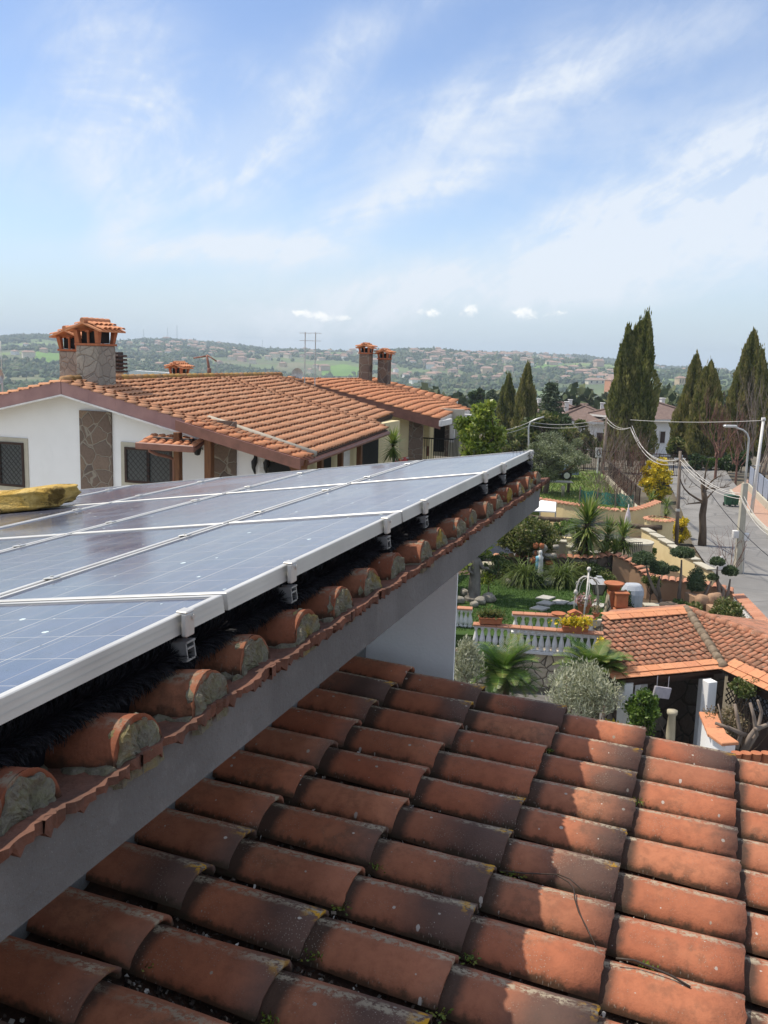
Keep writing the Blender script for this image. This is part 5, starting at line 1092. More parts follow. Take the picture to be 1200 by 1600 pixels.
for i, (px, py, rx, rz, Y, g_, m_, lb) in enumerate(((787, 884, 16, 18, 32.2, .4, LM_drk, 'dark bush at the back of the lawn, leftmost by the house corner'), (842, 893, 11, 12, 32.0, .4, LM_drk, 'dark bush squeezed between the left strap clump and the rockery'), (903, 893, 13, 14, 32.0, .4, LM_bsh, 'green bush behind the lantern and right of the right strap clump'), (928, 895, 15, 14, 32.2, .1, LM_drk, 'dark bush around the foot of the tallest yucca'), (1058, 948, 14, 8, 28.9, .2, LM_drk, 'low dark plant among the twisted trunks of the cloud pruned trees'), (1085, 952, 12, 7, 28.2, .2, LM_bsh, 'low green plant in front of the oval clipped pad'), (898, 822, 13, 8, 38.0, .4, LM_fre, 'green shrub on the terrace behind the tallest yucca'), (945, 905, 10, 10, 31.0, .1, LM_bsh, 'small bush behind the terracotta planters'))):
    crown_px('garden_bush', lb, px, py, rx, rz, Y, g_, 18, 1600, .10, .05, m_, rc=.2, tr=.03, cat='bush')
# ---- blades: yuccas, strap leaved clumps, cycads
def blade_strip(V, base, d, L, w, droop, seg=4):
    d = Vector(d).normalized(); s_ = d.cross(ZV); s_ = s_.normalized() if s_.length > .05 else Vector((1, 0, 0)); p = Vector(base); pts = []
    for i in range(seg+1):
        q = i/seg; pts.append((p.copy(), w*(1-q)**.7*(.55+.9*min(q*3, 1)*.5))); d = (d-ZV*droop/seg).normalized(); p = p+d*(L/seg)
    for (a, wa), (b, wb) in zip(pts, pts[1:]): V += [list(a-s_*wa/2), list(a+s_*wa/2), list(b+s_*wb/2), list(b-s_*wb/2)]
def yucca(label, heads, base, trunk=.14, name='yucca', group='yuccas', gz0=None):
    """heads: (point, radius, blades)"""
    base = Vector(base); t = thing(name, base, label, 'yucca', group); k = MB(); V = []; Rn = []
    for (c, r, n) in heads:
        c = Vector(c); limb(k, base-ZV*.1, c-ZV*.05, trunk, trunk*.6, .04, 6, 8)
        for i in range(n):
            el = R_.uniform(-.75, 1.35); az = R_.random()*6.283; d = Vector((math.cos(az)*math.cos(el), math.sin(az)*math.cos(el), math.sin(el))); n0 = len(V)
            blade_strip(V, c-ZV*(.25*r*(1-el)), d, r*R_.uniform(.75, 1.1), r*.10, R_.uniform(.1, .7)); q = .15 if el < -.4 else R_.uniform(.25, .85); q = .98 if el < -.45 and R_.random() < .5 else q
            Rn += [q]*((len(V)-n0)//4)
    k.build('trunk', M_bark, t, True); npmesh('blades', np.array(V), 4, LM_yuc, t, rnd=Rn); return t
p = at(919, 814, 33); yucca('tallest yucca with two heads behind the lawn', [(p, 1.05, 300), (at(917, 848, 33), .8, 150), (at(903, 838, 33.3), .62, 90)], (p.x, p.y+.1, .4), .17)
p = at(950, 834, 33.4); yucca('middle yucca beside the tallest one', [(p, .72, 150), (at(946, 864, 33), .7, 110)], (p.x-.2, p.y, .4))
p = at(974, 836, 33.8); yucca('right yucca with a pale round head by the terrace', [(p, .74, 170), (at(962, 858, 33.2), .66, 100)], (p.x-.3, p.y, .4))
p = at(1018, 779, 50); yucca('small yucca under the yellow mimosa', [(p, .62, 90)], (p.x, p.y, 0), .09)
p = at(1042, 790, 48); yucca('small yucca beside the street near the mimosa', [(p, .58, 90), (at(1040, 803, 47.5), .5, 60)], (p.x, p.y, 0), .09)
p = at(614, 692, 31); yucca('dark spiky dracaena on the terrace of the cream house', [(p, .60, 200)], (p.x, p.y, 0), .08, 'dracaena', None)
def strap(label, px, py, Y, r, n, gz0, name='strap_clump', mat=None):
    c = at(px, py, Y); t = thing(name, (c.x, c.y, gz0), label, 'plant', 'strap leaved clumps' if name == 'strap_clump' else None); V = []
    for i in range(n):
        az = R_.random()*6.283; el = R_.uniform(.3, 1.3); blade_strip(V, Vector((c.x+R_.gauss(0, r*.18), c.y+R_.gauss(0, r*.18), gz0+R_.uniform(0, .5)*r)), (math.cos(az)*math.cos(el), math.sin(az)*math.cos(el), math.sin(el)), r*R_.uniform(1.0, 1.7), r*.05, R_.uniform(1.2, 2.4), 6)
    npmesh('blades', np.array(V), 4, mat or LM_str, t); return t
strap('arching strap leaved clump left of the rockery figurine', 819, 896, 31.2, .72, 330, .5); strap('arching strap leaved clump right of the rockery figurine', 881, 896, 31.2, .72, 330, .5)
strap('strap leaved tuft in the shade under the garden tree', 800, 905, 31.4, .5, 150, .4)
def cycad(label, px, py, Y, R0, nf, gz0):
    c = at(px, py, Y); t = thing('cycad', (c.x, c.y, gz0), label, 'cycad', 'cycads'); V = []; Rn = []; k = MB(); k.lathe([(.16, 0), (.2, .15), (.19, c.z-gz0-.1), (.10, c.z-gz0+.02)], (c.x, c.y, gz0), 10); k.build('trunk', M_bark, t, True); st = MB()
    for i in range(nf):
        az = i*2.39996+R_.uniform(-.15, .15); el = R_.uniform(-.25, 1.1); d = Vector((math.cos(az)*math.cos(el), math.sin(az)*math.cos(el), math.sin(el))); L = R0*R_.uniform(.85, 1.1); p = Vector(c); pts = [p.copy()]; sg = 8; q0 = R_.uniform(0, .7)
        for s_ in range(sg): d = (d-ZV*(.045+.022*s_)*R_.uniform(.6, 1.1)).normalized(); p = p+d*(L/sg); pts.append(p.copy())
        st.tube(pts, [.012*(1-j/9)+.002 for j in range(sg+1)], 4, False)
        for j in range(26):
            f = .12+.86*j/26; x = f*sg; a = int(x); q = pts[a].lerp(pts[min(a+1, sg)], x-a); tg = (pts[min(a+1, sg)]-pts[a]).normalized(); sd = tg.cross(ZV); sd = sd.normalized() if sd.length > .05 else Vector((1, 0, 0)); un = sd.cross(tg)
            ll = R0*.23*math.sin(math.pi*min(1, f*.85+.13))+.03
            for sgn in (-1, 1):
                dd = (sd*sgn+tg*.55+un*.28).normalized(); w = tg*.013; e = q+dd*ll; V += [list(q-w), list(q+w), list(e+w*.3), list(e-w*.3)]; Rn.append(min(1, max(0, q0+R_.gauss(.12, .12)+(.3 if f > .8 else 0))))
    st.build('leaf_stalks', M_field, t); npmesh('fronds', np.array(V), 4, LM_cyc, t, rnd=Rn); return t
cycad('cycad with dark glossy fronds by the white house wall', 785, 1048, 20.8, 1.0, 64, -.85); cycad('bright cycad beside the left eave of the gazebo', 926, 1046, 17.3, .78, 64, -.85)
# ---- bare trees and twiggy shrubs
def branch(mb, p, d, L, r, depth, spread=.55, upb=.15, seg=4, kids=(2, 3)):
    pts = [p]; dd = d.normalized()
    for i in range(seg): dd = (dd+Vector((R_.gauss(0, .13), R_.gauss(0, .13), R_.gauss(0, .08)+upb*.12))).normalized(); pts.append(pts[-1]+dd*(L/seg))
    mb.tube(pts, [r*(1-.45*i/seg) for i in range(seg+1)], 6 if r > .03 else 4, depth == 0)
    if depth <= 0: return
    for _ in range(R_.randint(*kids)):
        q = pts[R_.randint(max(1, seg//2), seg)]; nd = (dd+Vector((R_.gauss(0, spread), R_.gauss(0, spread), R_.gauss(upb, spread*.6)))).normalized(); branch(mb, q, nd, L*R_.uniform(.5, .8), r*.55, depth-1, spread, upb, seg, kids)
b = Vector(gz(1097, 852)); t = thing('street_tree', b, 'bare pruned street tree with a knobbly trunk beside the wooden pole', 'tree'); k = MB()
top = at(1098, 757, b.y); k.tube([b-ZV*.1, b+(top-b)*.25+Vector((.03, 0, 0)), b+(top-b)*.5, b+(top-b)*.75+Vector((.10, 0, 0)), top], [.20, .16, .155, .13, .10], 10); k.build('trunk', M_bark, t, True); k = MB()
for (px, py) in ((1072, 788), (1063, 748), (1128, 742), (1120, 762), (1140, 760), (1085, 735), (1105, 725)):
    e = at(px, py, b.y+R_.uniform(-.5, .5)); s0 = b+(top-b)*R_.uniform(.62, 1.0); limb(k, s0, e, .055, .018, .10)
    for _ in range(5): branch(k, s0.lerp(e, R_.uniform(.5, 1)), Vector((R_.gauss(0, .6), R_.gauss(0, .6), R_.uniform(0, 1))), R_.uniform(.25, .6), .010, 1)
k.build('bare_branches', M_bark, t)
def bare(name, label, px, py, Y, gz0, n, L, r, depth, mat, upb=.6, spread=.4, wid=.3, cat='shrub', trunk=None):
    b = at(px, py, Y); b = Vector((b.x, b.y, gz0)); t = thing(name, b, label, cat); k = MB(); 
    if trunk: k.tube([b-ZV*.1, b+ZV*trunk], [r*2.2, r*1.6], 8); b = b+ZV*trunk
    for _ in range(n): branch(k, b+Vector((R_.gauss(0, wid*.25), R_.gauss(0, wid*.25), 0)), Vector((R_.gauss(0, spread), R_.gauss(0, spread), 1)), L*R_.uniform(.7, 1.15), r, depth, spread, upb)
    k.build('branches', mat, t); return t
bare('bare_tree', 'pollarded tree with upright reddish shoots across the street end', 1118, 740, 66, 0, 11, 2.1, .05, 3, M_red, 1.0, .55, .6, 'tree', 1.6)
bare('bare_tree', 'smaller pollarded tree with reddish shoots beside the bins', 1150, 745, 64, 0, 8, 1.6, .04, 3, M_red, 1.0, .5, .5, 'tree', 1.3)
bare('twiggy_shrub', 'reddish bare twiggy shrub around the foot of the street lamp', 1143, 880, 35.6, 0, 13, 1.3, .012, 2, M_red, .5, .55, .5)
bare('bare_tree', 'leafless tall brown tree with upright limbs at the right edge', 1194, 740, 62, 0, 6, 3.0, .06, 3, M_pale, 1.0, .22, .9, 'tree', 1.0)
bare('bare_tree', 'leafless brown tree behind the white leaning pole', 1170, 735, 72, 0, 7, 3.0, .05, 3, M_pale, 1.0, .22, .9, 'tree', 1.0)
for i, (px, py, Y, L, lb) in enumerate(((935, 752, 55, 1.5, 'bare pale sapling in the yard left of the thicket'), (955, 745, 57, 1.2, 'brown leafless thicket in the yard, middle'), (975, 745, 58, 1.1, 'brown leafless thicket below the tallest cypress'), (992, 752, 56, 1.0, 'brown leafless bush beside the yard railing'), (945, 782, 47, .8, 'low twiggy bush behind the green netting'), (968, 786, 46.5, .7, 'low bare bush at the right end of the green netting'))):
    bare('bare_shrub', lb, px, py, Y, .9, 16, L*1.45, .018, 3, M_pale if i % 2 == 0 else M_red, .4, .5, .8)
# ---- clipped cloud trees
def cloud_tree(label, base, path, pads):
    base = Vector(base); t = thing('cloud_pruned_tree', base, label, 'tree', 'cloud pruned trees'); k = MB()
    for pth in path: 
        P = [Vector(q) for q in pth]; n = len(P); k.tube(P, [.085*(1-.72*i/(n-1)) for i in range(n)], 8)
    k.build('trunk', M_pale, t, True)
    for (c, rx, rz) in pads:
        n = int(2600*rx*rx/.16)+500; o = unit(n)*(rng.random((n, 1))**.2); o[:, 2] = np.where(o[:, 2] < -.3, -.3+o[:, 2]*.25, o[:, 2]); lump = 1+.12*np.sin(o[:, :1]*9+c[0]*7)*np.sin(o[:, 1:2]*8)
        P = np.array(c)+o*lump*np.array([rx, rx, rz]); npmesh('foliage_pad', leaves(P, .07, .035, o, .8), 4, LM_pad, t, rnd=np.clip(.45+.25*o[:, 2]*0+rng.normal(0, .25, n), 0, 1)); 
        j = MB(); j.lathe([(rx*.2, -rz*.42), (rx*.72, -rz*.30), (rx*.80, 0), (rx*.6, rz*.5), (rx*.2, rz*.74)], c, 12); j.cr = 0; j.build('inner_twigs', LM_pad, t)
    return t
s_ = 29.5/FPX; A = lambda px, py, Y=29.5: at(px, py, Y)
cloud_tree('cloud pruned tree with a twisting trunk and two pads, left one', A(1040, 962), [(A(1040, 965), A(1030, 935), A(1020, 918), A(1013, 900), A(1010, 885)), (A(1030, 935), A(1028, 915), A(1031, 900))], [(A(1006, 874), 18*s_, 13*s_), (A(1031, 889), 16*s_, 13*s_), (A(1052, 889), 9*s_, 5*s_)])
cloud_tree('cloud pruned tree with one flat high pad on a straight stem', A(1061, 962), [(A(1062, 965), A(1061, 930), A(1064, 900), A(1065, 875))], [(A(1067, 864), 19*s_, 10*s_)])
cloud_tree('cloud pruned tree with one large tall oval pad', A(1078, 962), [(A(1068, 962), A(1080, 945), A(1087, 930)), (A(1076, 960), A(1092, 945), A(1105, 922), A(1112, 908))], [(A(1088, 910), 15*s_, 25*s_)])
cloud_tree('cloud pruned tree with three small pads by the white boundary wall', A(1128, 948), [(A(1128, 950), A(1124, 925), A(1120, 900), A(1121, 885)), (A(1130, 948), A(1138, 925), A(1141, 905)), (A(1128, 945), A(1130, 920), A(1117, 905))], [(A(1121, 878), 12*s_, 8*s_), (A(1141, 893), 12*s_, 10*s_), (A(1114, 902), 9*s_, 6*s_)])
# ================================================================== gardens below
def V3(px, py, Y, z=None):
    p = at(px, py, Y); 
    if z is not None: p.z = z
    return p
# ground sheets (each a little above the one below)
sheet('garden_earth', [Vector(q) for q in ((-3, 24.8, .02), (6.4, 24.8, .02), (16.5, 22.8, .02), (13.2, 36, .02), (12.6, 41, .02), (12, 60, .02), (-10, 60, .02))], M_earth)
k = MB(); k.prism([Vector(q) for q in ((-4, 25.4, .02), (6.4, 25.0, .02), (8.2, 26.0, .02), (8.2, 32.5, .02), (-4, 32.5, .02))], (0, 0, .38)); struct(k.build('lawn', M_grass))
def yardz(): return .9
k = MB(); k.prism([Vector(q) for q in ((-2, 44.6, .03), (12.3, 44.6, .03), (12.9, 49, .03), (13.9, 58, .03), (14.2, 62, .03), (-2, 62, .03))], (0, 0, .87)); struct(k.build('yard', M_yard))
sheet('house_yard', [Vector(q) for q in ((-40, 2, .04), (-3.2, 2, .04), (-3.2, 60, .04), (-40, 60, .04))], M_casing)  # paving added to keep green ground bounce off the white walls
sheet('court', [Vector(q) for q in ((-3, 9, -.85), (14, 9, -.85), (10.2, 23.5, -.85), (6.4, 24.3, -.85), (-3, 24.8, -.85))], M_court)
k = MB(); k.prism([Vector(q) for q in ((2.2, 36.6, .03), (10.2, 36.6, .03), (11.5, 43.8, .03), (2.2, 43.8, .03))], (0, 0, .25)); struct(k.build('upper_terrace', M_court))
# blades of grass
def grassfield(name, x0, x1, y0, y1, z, n, h, mat, keep=None):
    x = rng.uniform(x0, x1, n); y = rng.uniform(y0, y1, n)
    if keep is not None: q = keep(x, y); x, y = x[q], y[q]
    n = len(x); P = np.stack([x, y, np.full(n, z+h*.35)], -1); D = np.tile([0, 0, 1.6], (n, 1)); return npmesh(name, leaves(P, h, h*.22, D, .7), 4, mat)
LM_grs = leafmat('grass_blades', (.025, .06, .01), (.045, .095, .016), (.07, .13, .024), transl=.3); LM_grd = leafmat('yard_blades', (.07, .13, .025), (.13, .19, .04), (.24, .23, .09), transl=.3)
tag(grassfield('grass', 1.6, 8.1, 25.5, 32.4, .40, 26000, .06, LM_grs), 'short shaded lawn grass', 'grass', kind='stuff')
tag(grassfield('grass', 5, 15.4, 44.8, 60, .90, 15000, .16, LM_grd, lambda x, y: x < 12.0+(y-44.6)*.11), 'rough grass of the sunny yard', 'grass', kind='stuff')
# ---- walls
M_cope = far_tile_mat('coping_tile', ((.40, .17, .10), (.50, .24, .15), (.44, .20, .12)), .3)
M_ochre = plaster('ochre_brown_plaster', (.40, .26, .165), (.30, .185, .115)); M_greyp = plaster('stained_cream_plaster', (.50, .45, .33), (.36, .33, .25))
M_bstone = stone_mat('rough_dark_garden_stone', ((.10, .08, .065), (.16, .12, .09), (.07, .06, .05), (.30, .27, .22)), (.06, .05, .04), 2.2, jw=.06)
M_rubble = stone_mat('pale_rubble_stone', ((.50, .43, .32), (.58, .50, .37), (.42, .36, .28), (.62, .57, .45)), (.13, .11, .085), 3.4, jw=.055)
def wall(name, label, pts, z0, th, mat, cope=None, cat='wall', group=None, cw=.17, cside=1, flat=False):
    """pts: top points along the wall's near side"""
    t = thing(name, (pts[0].x, pts[0].y, z0), label, cat, group); k = MB(); c = MB(); ux = []
    for a, b in zip(pts, pts[1:]):
        d = Vector((b.x-a.x, b.y-a.y, 0)).normalized(); nrm = Vector((-d.y, d.x, 0))*cside
        k.add([Vector((a.x, a.y, z0)), Vector((b.x, b.y, z0)), b, a, Vector((a.x, a.y, z0))+nrm*th, Vector((b.x, b.y, z0))+nrm*th, b+nrm*th, a+nrm*th], [(0, 1, 2, 3), (5, 4, 7, 6), (3, 2, 6, 7), (1, 5, 6, 2), (4, 0, 3, 7)])
        L = (b-a).length
        if cope:
            n = max(1, int(L/cw)); dd = (b-a)/n
            for i in range(n):
                q = a+dd*(i+.5); c.cr = R_.random()
                if flat: c.bbox(q+nrm*th/2+ZV*.035, (L/n*.97, th+.14, .06), (d, nrm, ZV), .012)
                else: coppo(c, q+nrm*(th+.06)+ZV*.07, d, -nrm, ZV, cw*.9, cw, .05, .06, th+.14, R_.random(), 6, lift=-.05, st=1)
    k.build('wall_body', mat, t)
    if cope: c.build('coping', cope, t)
    return t
yw = [(815, 780, 45.2), (845, 782, 44.6), (880, 788, 43.4), (920, 794, 42.4), (960, 799, 41.8), (990, 799, 41.8), (1013, 793, 42.4), (1033, 785, 43.4)]
wall('garden_wall', 'curved cream yellow wall topped with half round tiles below the sunny yard', [at(*q) for q in yw], .2, .22, M_yellow, M_cope, cw=.23)
k = MB(); a, b = at(800, 806, 40.6), at(1034, 825, 40.0); pts = [a+(b-a)*(i/10)+Vector((0, 0, .03*math.sin(i*2))) for i in range(11)]; k.tube(pts, .11, 8); bm = k.build('log', M_bark, None, True, loc=a)
k = MB()
for i in (0, 2.5, 5, 7.5, 9.6): q = a+(b-a)*(i/10); k.tube([Vector((q.x, q.y, .28)), q], .06, 6)
k.build('post', M_darkwood, bm); tag(bm, 'long rustic log rail in front of the curved yellow wall', 'log rail')
k = MB(); p = [at(826, 799, 41.4), at(868, 801, 41.4), at(869, 786, 43.3), at(845, 783, 43.6)]; k.prism(p, (0, 0, .05)); aw = k.build('awning', M_white, None, loc=p[0]); k = MB()
for q in p: k.tube([Vector((q.x, q.y, .28)), q], .03, 6)
k.build('pole', M_alu, aw); tag(aw, 'flat white awning standing before the curved yellow wall', 'awning')
p = at(980, 822, 39.6); k = MB(); k.lathe([(.03, .0), (.10, .12), (.13, .35), (.10, .62), (.04, .84), (.01, .95)], p-ZV*.1, 10); k.tube([Vector((p.x, p.y, .28)), p+ZV*.95], .02, 6); tag(k.build('closed_parasol', plain('pale_lilac_cloth', (.62, .56, .58), None, 12, .9, .2), None, True, loc=p), 'closed pale parasol by the log rail', 'parasol')
wall('terrace_wall', 'lower cream terrace wall behind the round garden tree', [at(*q) for q in ((800, 838, 38.6), (850, 838, 38.6), (905, 842, 38.2), (960, 848, 37.8))], .28, .25, M_yellow)
wall('terrace_wall', 'stained grey cream wall panel between the garden tree and the yuccas', [at(*q) for q in ((835, 846, 35.8), (886, 848, 35.6), (893, 862, 35.3), (960, 868, 34.8))], .03, .25, M_greyp, M_casing, flat=True, cw=.6)
wall('coped_wall', 'dark garden wall with a red tile coping behind the strap leaved clumps', [at(*q) for q in ((770, 872, 33.0), (850, 872, 32.8), (930, 874, 32.4), (960, 868, 32.6))], .05, .25, M_bstone, M_cope, cw=.25)
wall('coped_wall', 'brown wall with a red coping stepping down to the right of the yuccas', [at(*q) for q in ((958, 868, 32.4), (985, 880, 32.0), (1012, 903, 31.2), (1045, 908, 31.0), (1078, 912, 30.8), (1112, 917, 30.6), (1146, 927, 30.3))], .03, .25, M_ochre, M_cope, cw=.22)
wall('street_wall', 'sunlit cream wall sloping down along the street beside the wooden pole', [at(*q) for q in ((1003, 826, 39.4), (1030, 842, 37.6), (1060, 862, 35.6), (1085, 878, 34.2), (1108, 894, 33.0))], .03, .2, M_yellow, M_casing, flat=True, cw=.8)
def turret(px, py, Y, r, z0, label, mat, cope=None):
    c = at(px, py, Y); t = thing('round_planter', (c.x, c.y, z0), label, 'planter', None); h = c.z-z0; k = MB(); k.lathe([(r*.92, 0), (r*.97, h*.5), (r, h), (r*.82, h), (r*.80, h-.18), (.02, h-.18)], (c.x, c.y, z0), 28); k.build('planter_body', mat, t, False); q = MB()
    if cope:
        for i in range(int(2*math.pi*r/.22)):
            a = i*.22/r; d = Vector((math.cos(a), math.sin(a), 0)); coppo(q, c+d*(r*.78)+ZV*.055, Vector((-d.y, d.x, 0)), d, ZV, .17, .21, .045, .055, r*.34, R_.random(), 6, lift=-.05, st=1)
    else: q.lathe([(r*.8, 0), (r*1.06, 0), (r*1.06, .07), (r*.8, .07)], c, 28)
    q.build('coping', cope or M_casing, t); return t
turret(1030, 812, 40.6, .62, .28, 'round yellow turret planter rimmed with red tiles beside the wooden pole', M_yellow, M_cope)
turret(996, 848, 36.4, .60, .03, 'low round planter with a flat grey rim right of the yuccas', M_greyp)
k = MB()
for i in range(13): q = at(968, 868, 33.6).lerp(at(1002, 868, 33.2), i/12); k.tube([q, q+ZV*.5], .012, 4)
k.tube([at(968, 868, 33.6)+ZV*.48, at(1002, 868, 33.2)+ZV*.48], .016, 5); tag(k.build('railing', M_iron, None, loc=at(985, 868, 33.4)), 'small black iron railing above the brown coped wall', 'railing')
wall('boundary_wall', 'white boundary wall with red tile coping along the near street', [at(*q) for q in ((1147, 931, 30.0), (1172, 958, 27.4), (1200, 991, 24.8), (1300, 1110, 18))], -.9, .22, M_white, M_cope, cw=.25)
wall('terrace_steps_wall', 'ochre wall stub behind the round bronze bush', [at(*q) for q in ((1070, 925, 29.4), (1098, 940, 28.6), (1118, 955, 27.8))], .03, .3, M_ochre)
wall('terrace_steps_wall', 'pale rubble wall piece at the left end of the upper balustrade stairs', [at(*q) for q in ((926, 970, 25.2), (944, 971, 25.0), (947, 984, 24.4))], .03, .3, M_rubble)
wall('retaining_wall', 'rubble stone retaining wall under the long white balustrade', [V3(725, 1015, 24.6, .22), V3(840, 1020, 24.3, .22), V3(955, 1022, 23.9, .22)], -.95, .4, M_rubble)
wall('retaining_wall', 'dark stone wall at the left end under the short balustrade', [V3(690, 968, 25.9, .30), V3(738, 970, 25.8, .30)], -.95, .4, M_bstone)
k = MB(); k.prism([Vector(q) for q in ((2.4, 24.75, .025), (6.2, 24.3, .025), (6.3, 25.2, .025), (2.4, 25.6, .025))], (0, 0, .12)); struct(k.build('stair_passage', M_court))
# ---- balustrades
M_bal = plain('white_cast_baluster', (.72, .72, .71), (.58, .58, .56), 8, .8, .2)
balm = None
def balustrade(label, a, b, hgt, n, z0):
    global balm
    a = Vector((a.x, a.y, z0)); b = Vector((b.x, b.y, z0)); t = thing('balustrade', a, label, 'balustrade', 'balustrades of the garden terrace'); d = (b-a); L = d.length; d.normalize(); nn = Vector((-d.y, d.x, 0))
    k = MB(); k.bbox((a+b)/2+ZV*.04, (L, .17, .08), (d, nn, ZV), .01); k.build('base', M_bal, t)
    k = MB(); m_ = int(L/.3)
    for i in range(m_): k.cr = R_.random(); k.bbox(a+d*(L*(i+.5)/m_)+ZV*(hgt-.025), (L/m_*.985, .27, .05), (d, nn, ZV), .012)
    k.build('rail', M_cope, t); k = MB(); k.bbox((a+b)/2+ZV*(hgt-.075), (L, .15, .05), (d, nn, ZV), .008); k.build('under_rail', M_bal, t)
    h = hgt-.18; prof = [(.066, 0), (.066, h*.10), (.046, h*.13), (.074, h*.24), (.082, h*.33), (.066, h*.50), (.038, h*.72), (.030, h*.84), (.046, h*.89), (.054, h*.94), (.054, h)]
    for i in range(n):
        p = a+d*(L*(i+.5)/n)+ZV*.08
        if balm is None: 
            k = MB(); k.lathe(prof, (0, 0, 0), 12); o = k.build('baluster', M_bal, None, True); balm = (o.data, h)
        else: o = bpy.data.objects.new('baluster', balm[0]); C.objects.link(o)
        o.parent = t; o.matrix_parent_inverse = Matrix.Identity(4); o.location = p-a; o.scale = (1, 1, h/balm[1])
    return t
balustrade('long white balustrade with terracotta rail above the rubble retaining wall', V3(738, 1000, 24.5), V3(946, 1005, 23.9), .72, 20, .22)
balustrade('shorter white balustrade with terracotta rail along the front edge of the lawn', V3(800, 960, 25.4), V3(930, 968, 25.2), .62, 11, .40)
balustrade('short piece of white balustrade ending at the white house wall', V3(690, 965, 26.0), V3(738, 967, 25.9), .66, 7, .32)
def potplant(label, px, py, Y, w, d, h, mat, kind='box', cat='planter', n=500):
    c = at(px, py, Y); t = thing('planter_box' if kind == 'box' else 'flower_pot', c, label, cat); k = MB()
    if kind == 'box': k.bbox(c+ZV*h/2, (w, d, h), None, .015); k.bbox(c+ZV*(h-.02), (w+.04, d+.04, .04), None, .01)
    else: k.lathe([(w*.33, 0), (w*.42, h*.5), (w*.5, h*.9), (w*.54, h*.9), (w*.54, h), (w*.46, h), (w*.44, h*.85), (.01, h*.85)], c, 16)
    k.build('pot', M_terra, t); 
    if mat is not None: P = np.array(c)+np.array([0, 0, h+.08])+rng.normal(0, 1, (n, 3))*np.array([w*.30, d*.30, .07]); npmesh('plants', leaves(P, .09, .05, np.tile([0, 0, .8], (n, 1)), .9), 4, mat, t)
    return t
potplant('terracotta trough of green plants on the rail of the long balustrade, left', 766, 974, 24.4, .60, .22, .18, LM_bsh)
potplant('trough of yellow green plants on the rail near the gazebo', 898, 986, 24.0, .66, .24, .16, LM_mim, n=900)
potplant('pot with pink flowers under the white iron arch', 912, 957, 26.8, .42, .42, .30, LM_flo, 'round', 'pot', 420)
potplant('small tipped terracotta bowls on the rail beside the gazebo roof', 931, 963, 25.1, .22, .22, .10, LM_dry, 'round', 'pot', 60)
k = MB(); p = at(873, 960, 25.3); k.lathe([(.16, 0), (.20, .025), (.21, .04), (.17, .03), (.01, .02)], p, 20); tag(k.build('terracotta_saucer', M_terra, None, True, loc=p), 'round terracotta saucer on the rail of the shorter balustrade', 'saucer')
k = MB(); p = at(898, 962, 25.3); k.bbox(p+ZV*.04, (.34, .2, .08), None, .01); k.prism([p+Vector((-.2, -.12, .08)), p+Vector((.2, -.12, .08)), p+Vector((0, -.12, .17))], (0, .24, 0)); tag(k.build('terracotta_ornament', M_terra, None, loc=p), 'small terracotta ornament at the foot of the white arch', 'ornament')
# stepping stones and boulders
for i, (px, py, lb) in enumerate(((852, 935, 'topmost of the pale stepping stones on the lawn'), (853, 943.5, 'left of the two middle stepping stones on the lawn'), (874, 942, 'right of the two middle stepping stones on the lawn'), (843, 951.5, 'lowest stepping stone on the lawn, nearest to the balustrade'), (902, 944, 'stepping stone beside the left foot of the white arch'), (935, 947, 'stepping stone under the garden lantern'))):
    c = onz(px, py, .41); k = MB(); k.prism([c+Vector((-.33, -.10, 0)), c+Vector((.05, -.28, 0)), c+Vector((.34, .06, 0)), c+Vector((-.02, .28, 0))], (0, 0, .05)); tag(k.build('stepping_stone', plain('stepping_stone', (.46, .45, .41), None, 6, .9, .3) if i == 0 else bpy.data.materials['stepping_stone'], None, loc=c), lb, 'paving slab', 'stepping stones on the lawn')
M_boul = plain('pale_boulder', (.40, .37, .32), (.18, .17, .14), 5, .95, .8, 22, bd=.04)
for i, (px, py, r, lb) in enumerate(((718, 940, .16, 'leftmost pale boulder by the stone statue'), (727, 929, .17, 'upper pale boulder left of the stone statue'), (750, 942, .18, 'pale boulder in front of the stone statue'), (763, 938, .22, 'largest mottled boulder right of the stone statue'), (741, 946, .12, 'small boulder at the foot of the stone statue'), (797, 912, .16, 'boulder at the edge of the rockery wall'), (832, 914, .14, 'boulder left of the small basin'))):
    c = onz(px, py, .45); k = MB(); k.add(*rockmesh(c+ZV*r*.35, r, r*.8, r*.7, 20+i, 10, 14, sq=.8)); tag(k.build('boulder', M_boul, None, True, loc=c), lb, 'boulder', 'boulders on the lawn')
# stone statue
c = onz(740, 938, .40); t = thing('statue', c, 'weathered grey stone statue of a draped figure with one arm held out, on the lawn', 'statue'); M_stat = plain('grey_statue_stone', (.24, .225, .20), (.11, .10, .09), 7, .95, .8, 30, sc=(1, 1, .4), bd=.03)
k = MB(); n = 16; vs = []; prof = [(.25, 0), (.24, .10), (.20, .12), (.19, .35), (.17, .60), (.155, .85), (.145, 1.0), (.165, 1.15), (.18, 1.28), (.15, 1.36), (.07, 1.42), (.065, 1.47), (.10, 1.54), (.105, 1.62), (.08, 1.70), (.02, 1.74)]
for i, (r, z) in enumerate(prof):
    for j in range(n): a = 2*math.pi*j/n; q = 1+(.10*math.sin(5*a+z*3)+.06*math.sin(9*a-z*5) if .1 < z < 1.3 else 0); vs.append(c+Vector((r*q*math.cos(a)*1.05, r*q*math.sin(a)*.8, z)))
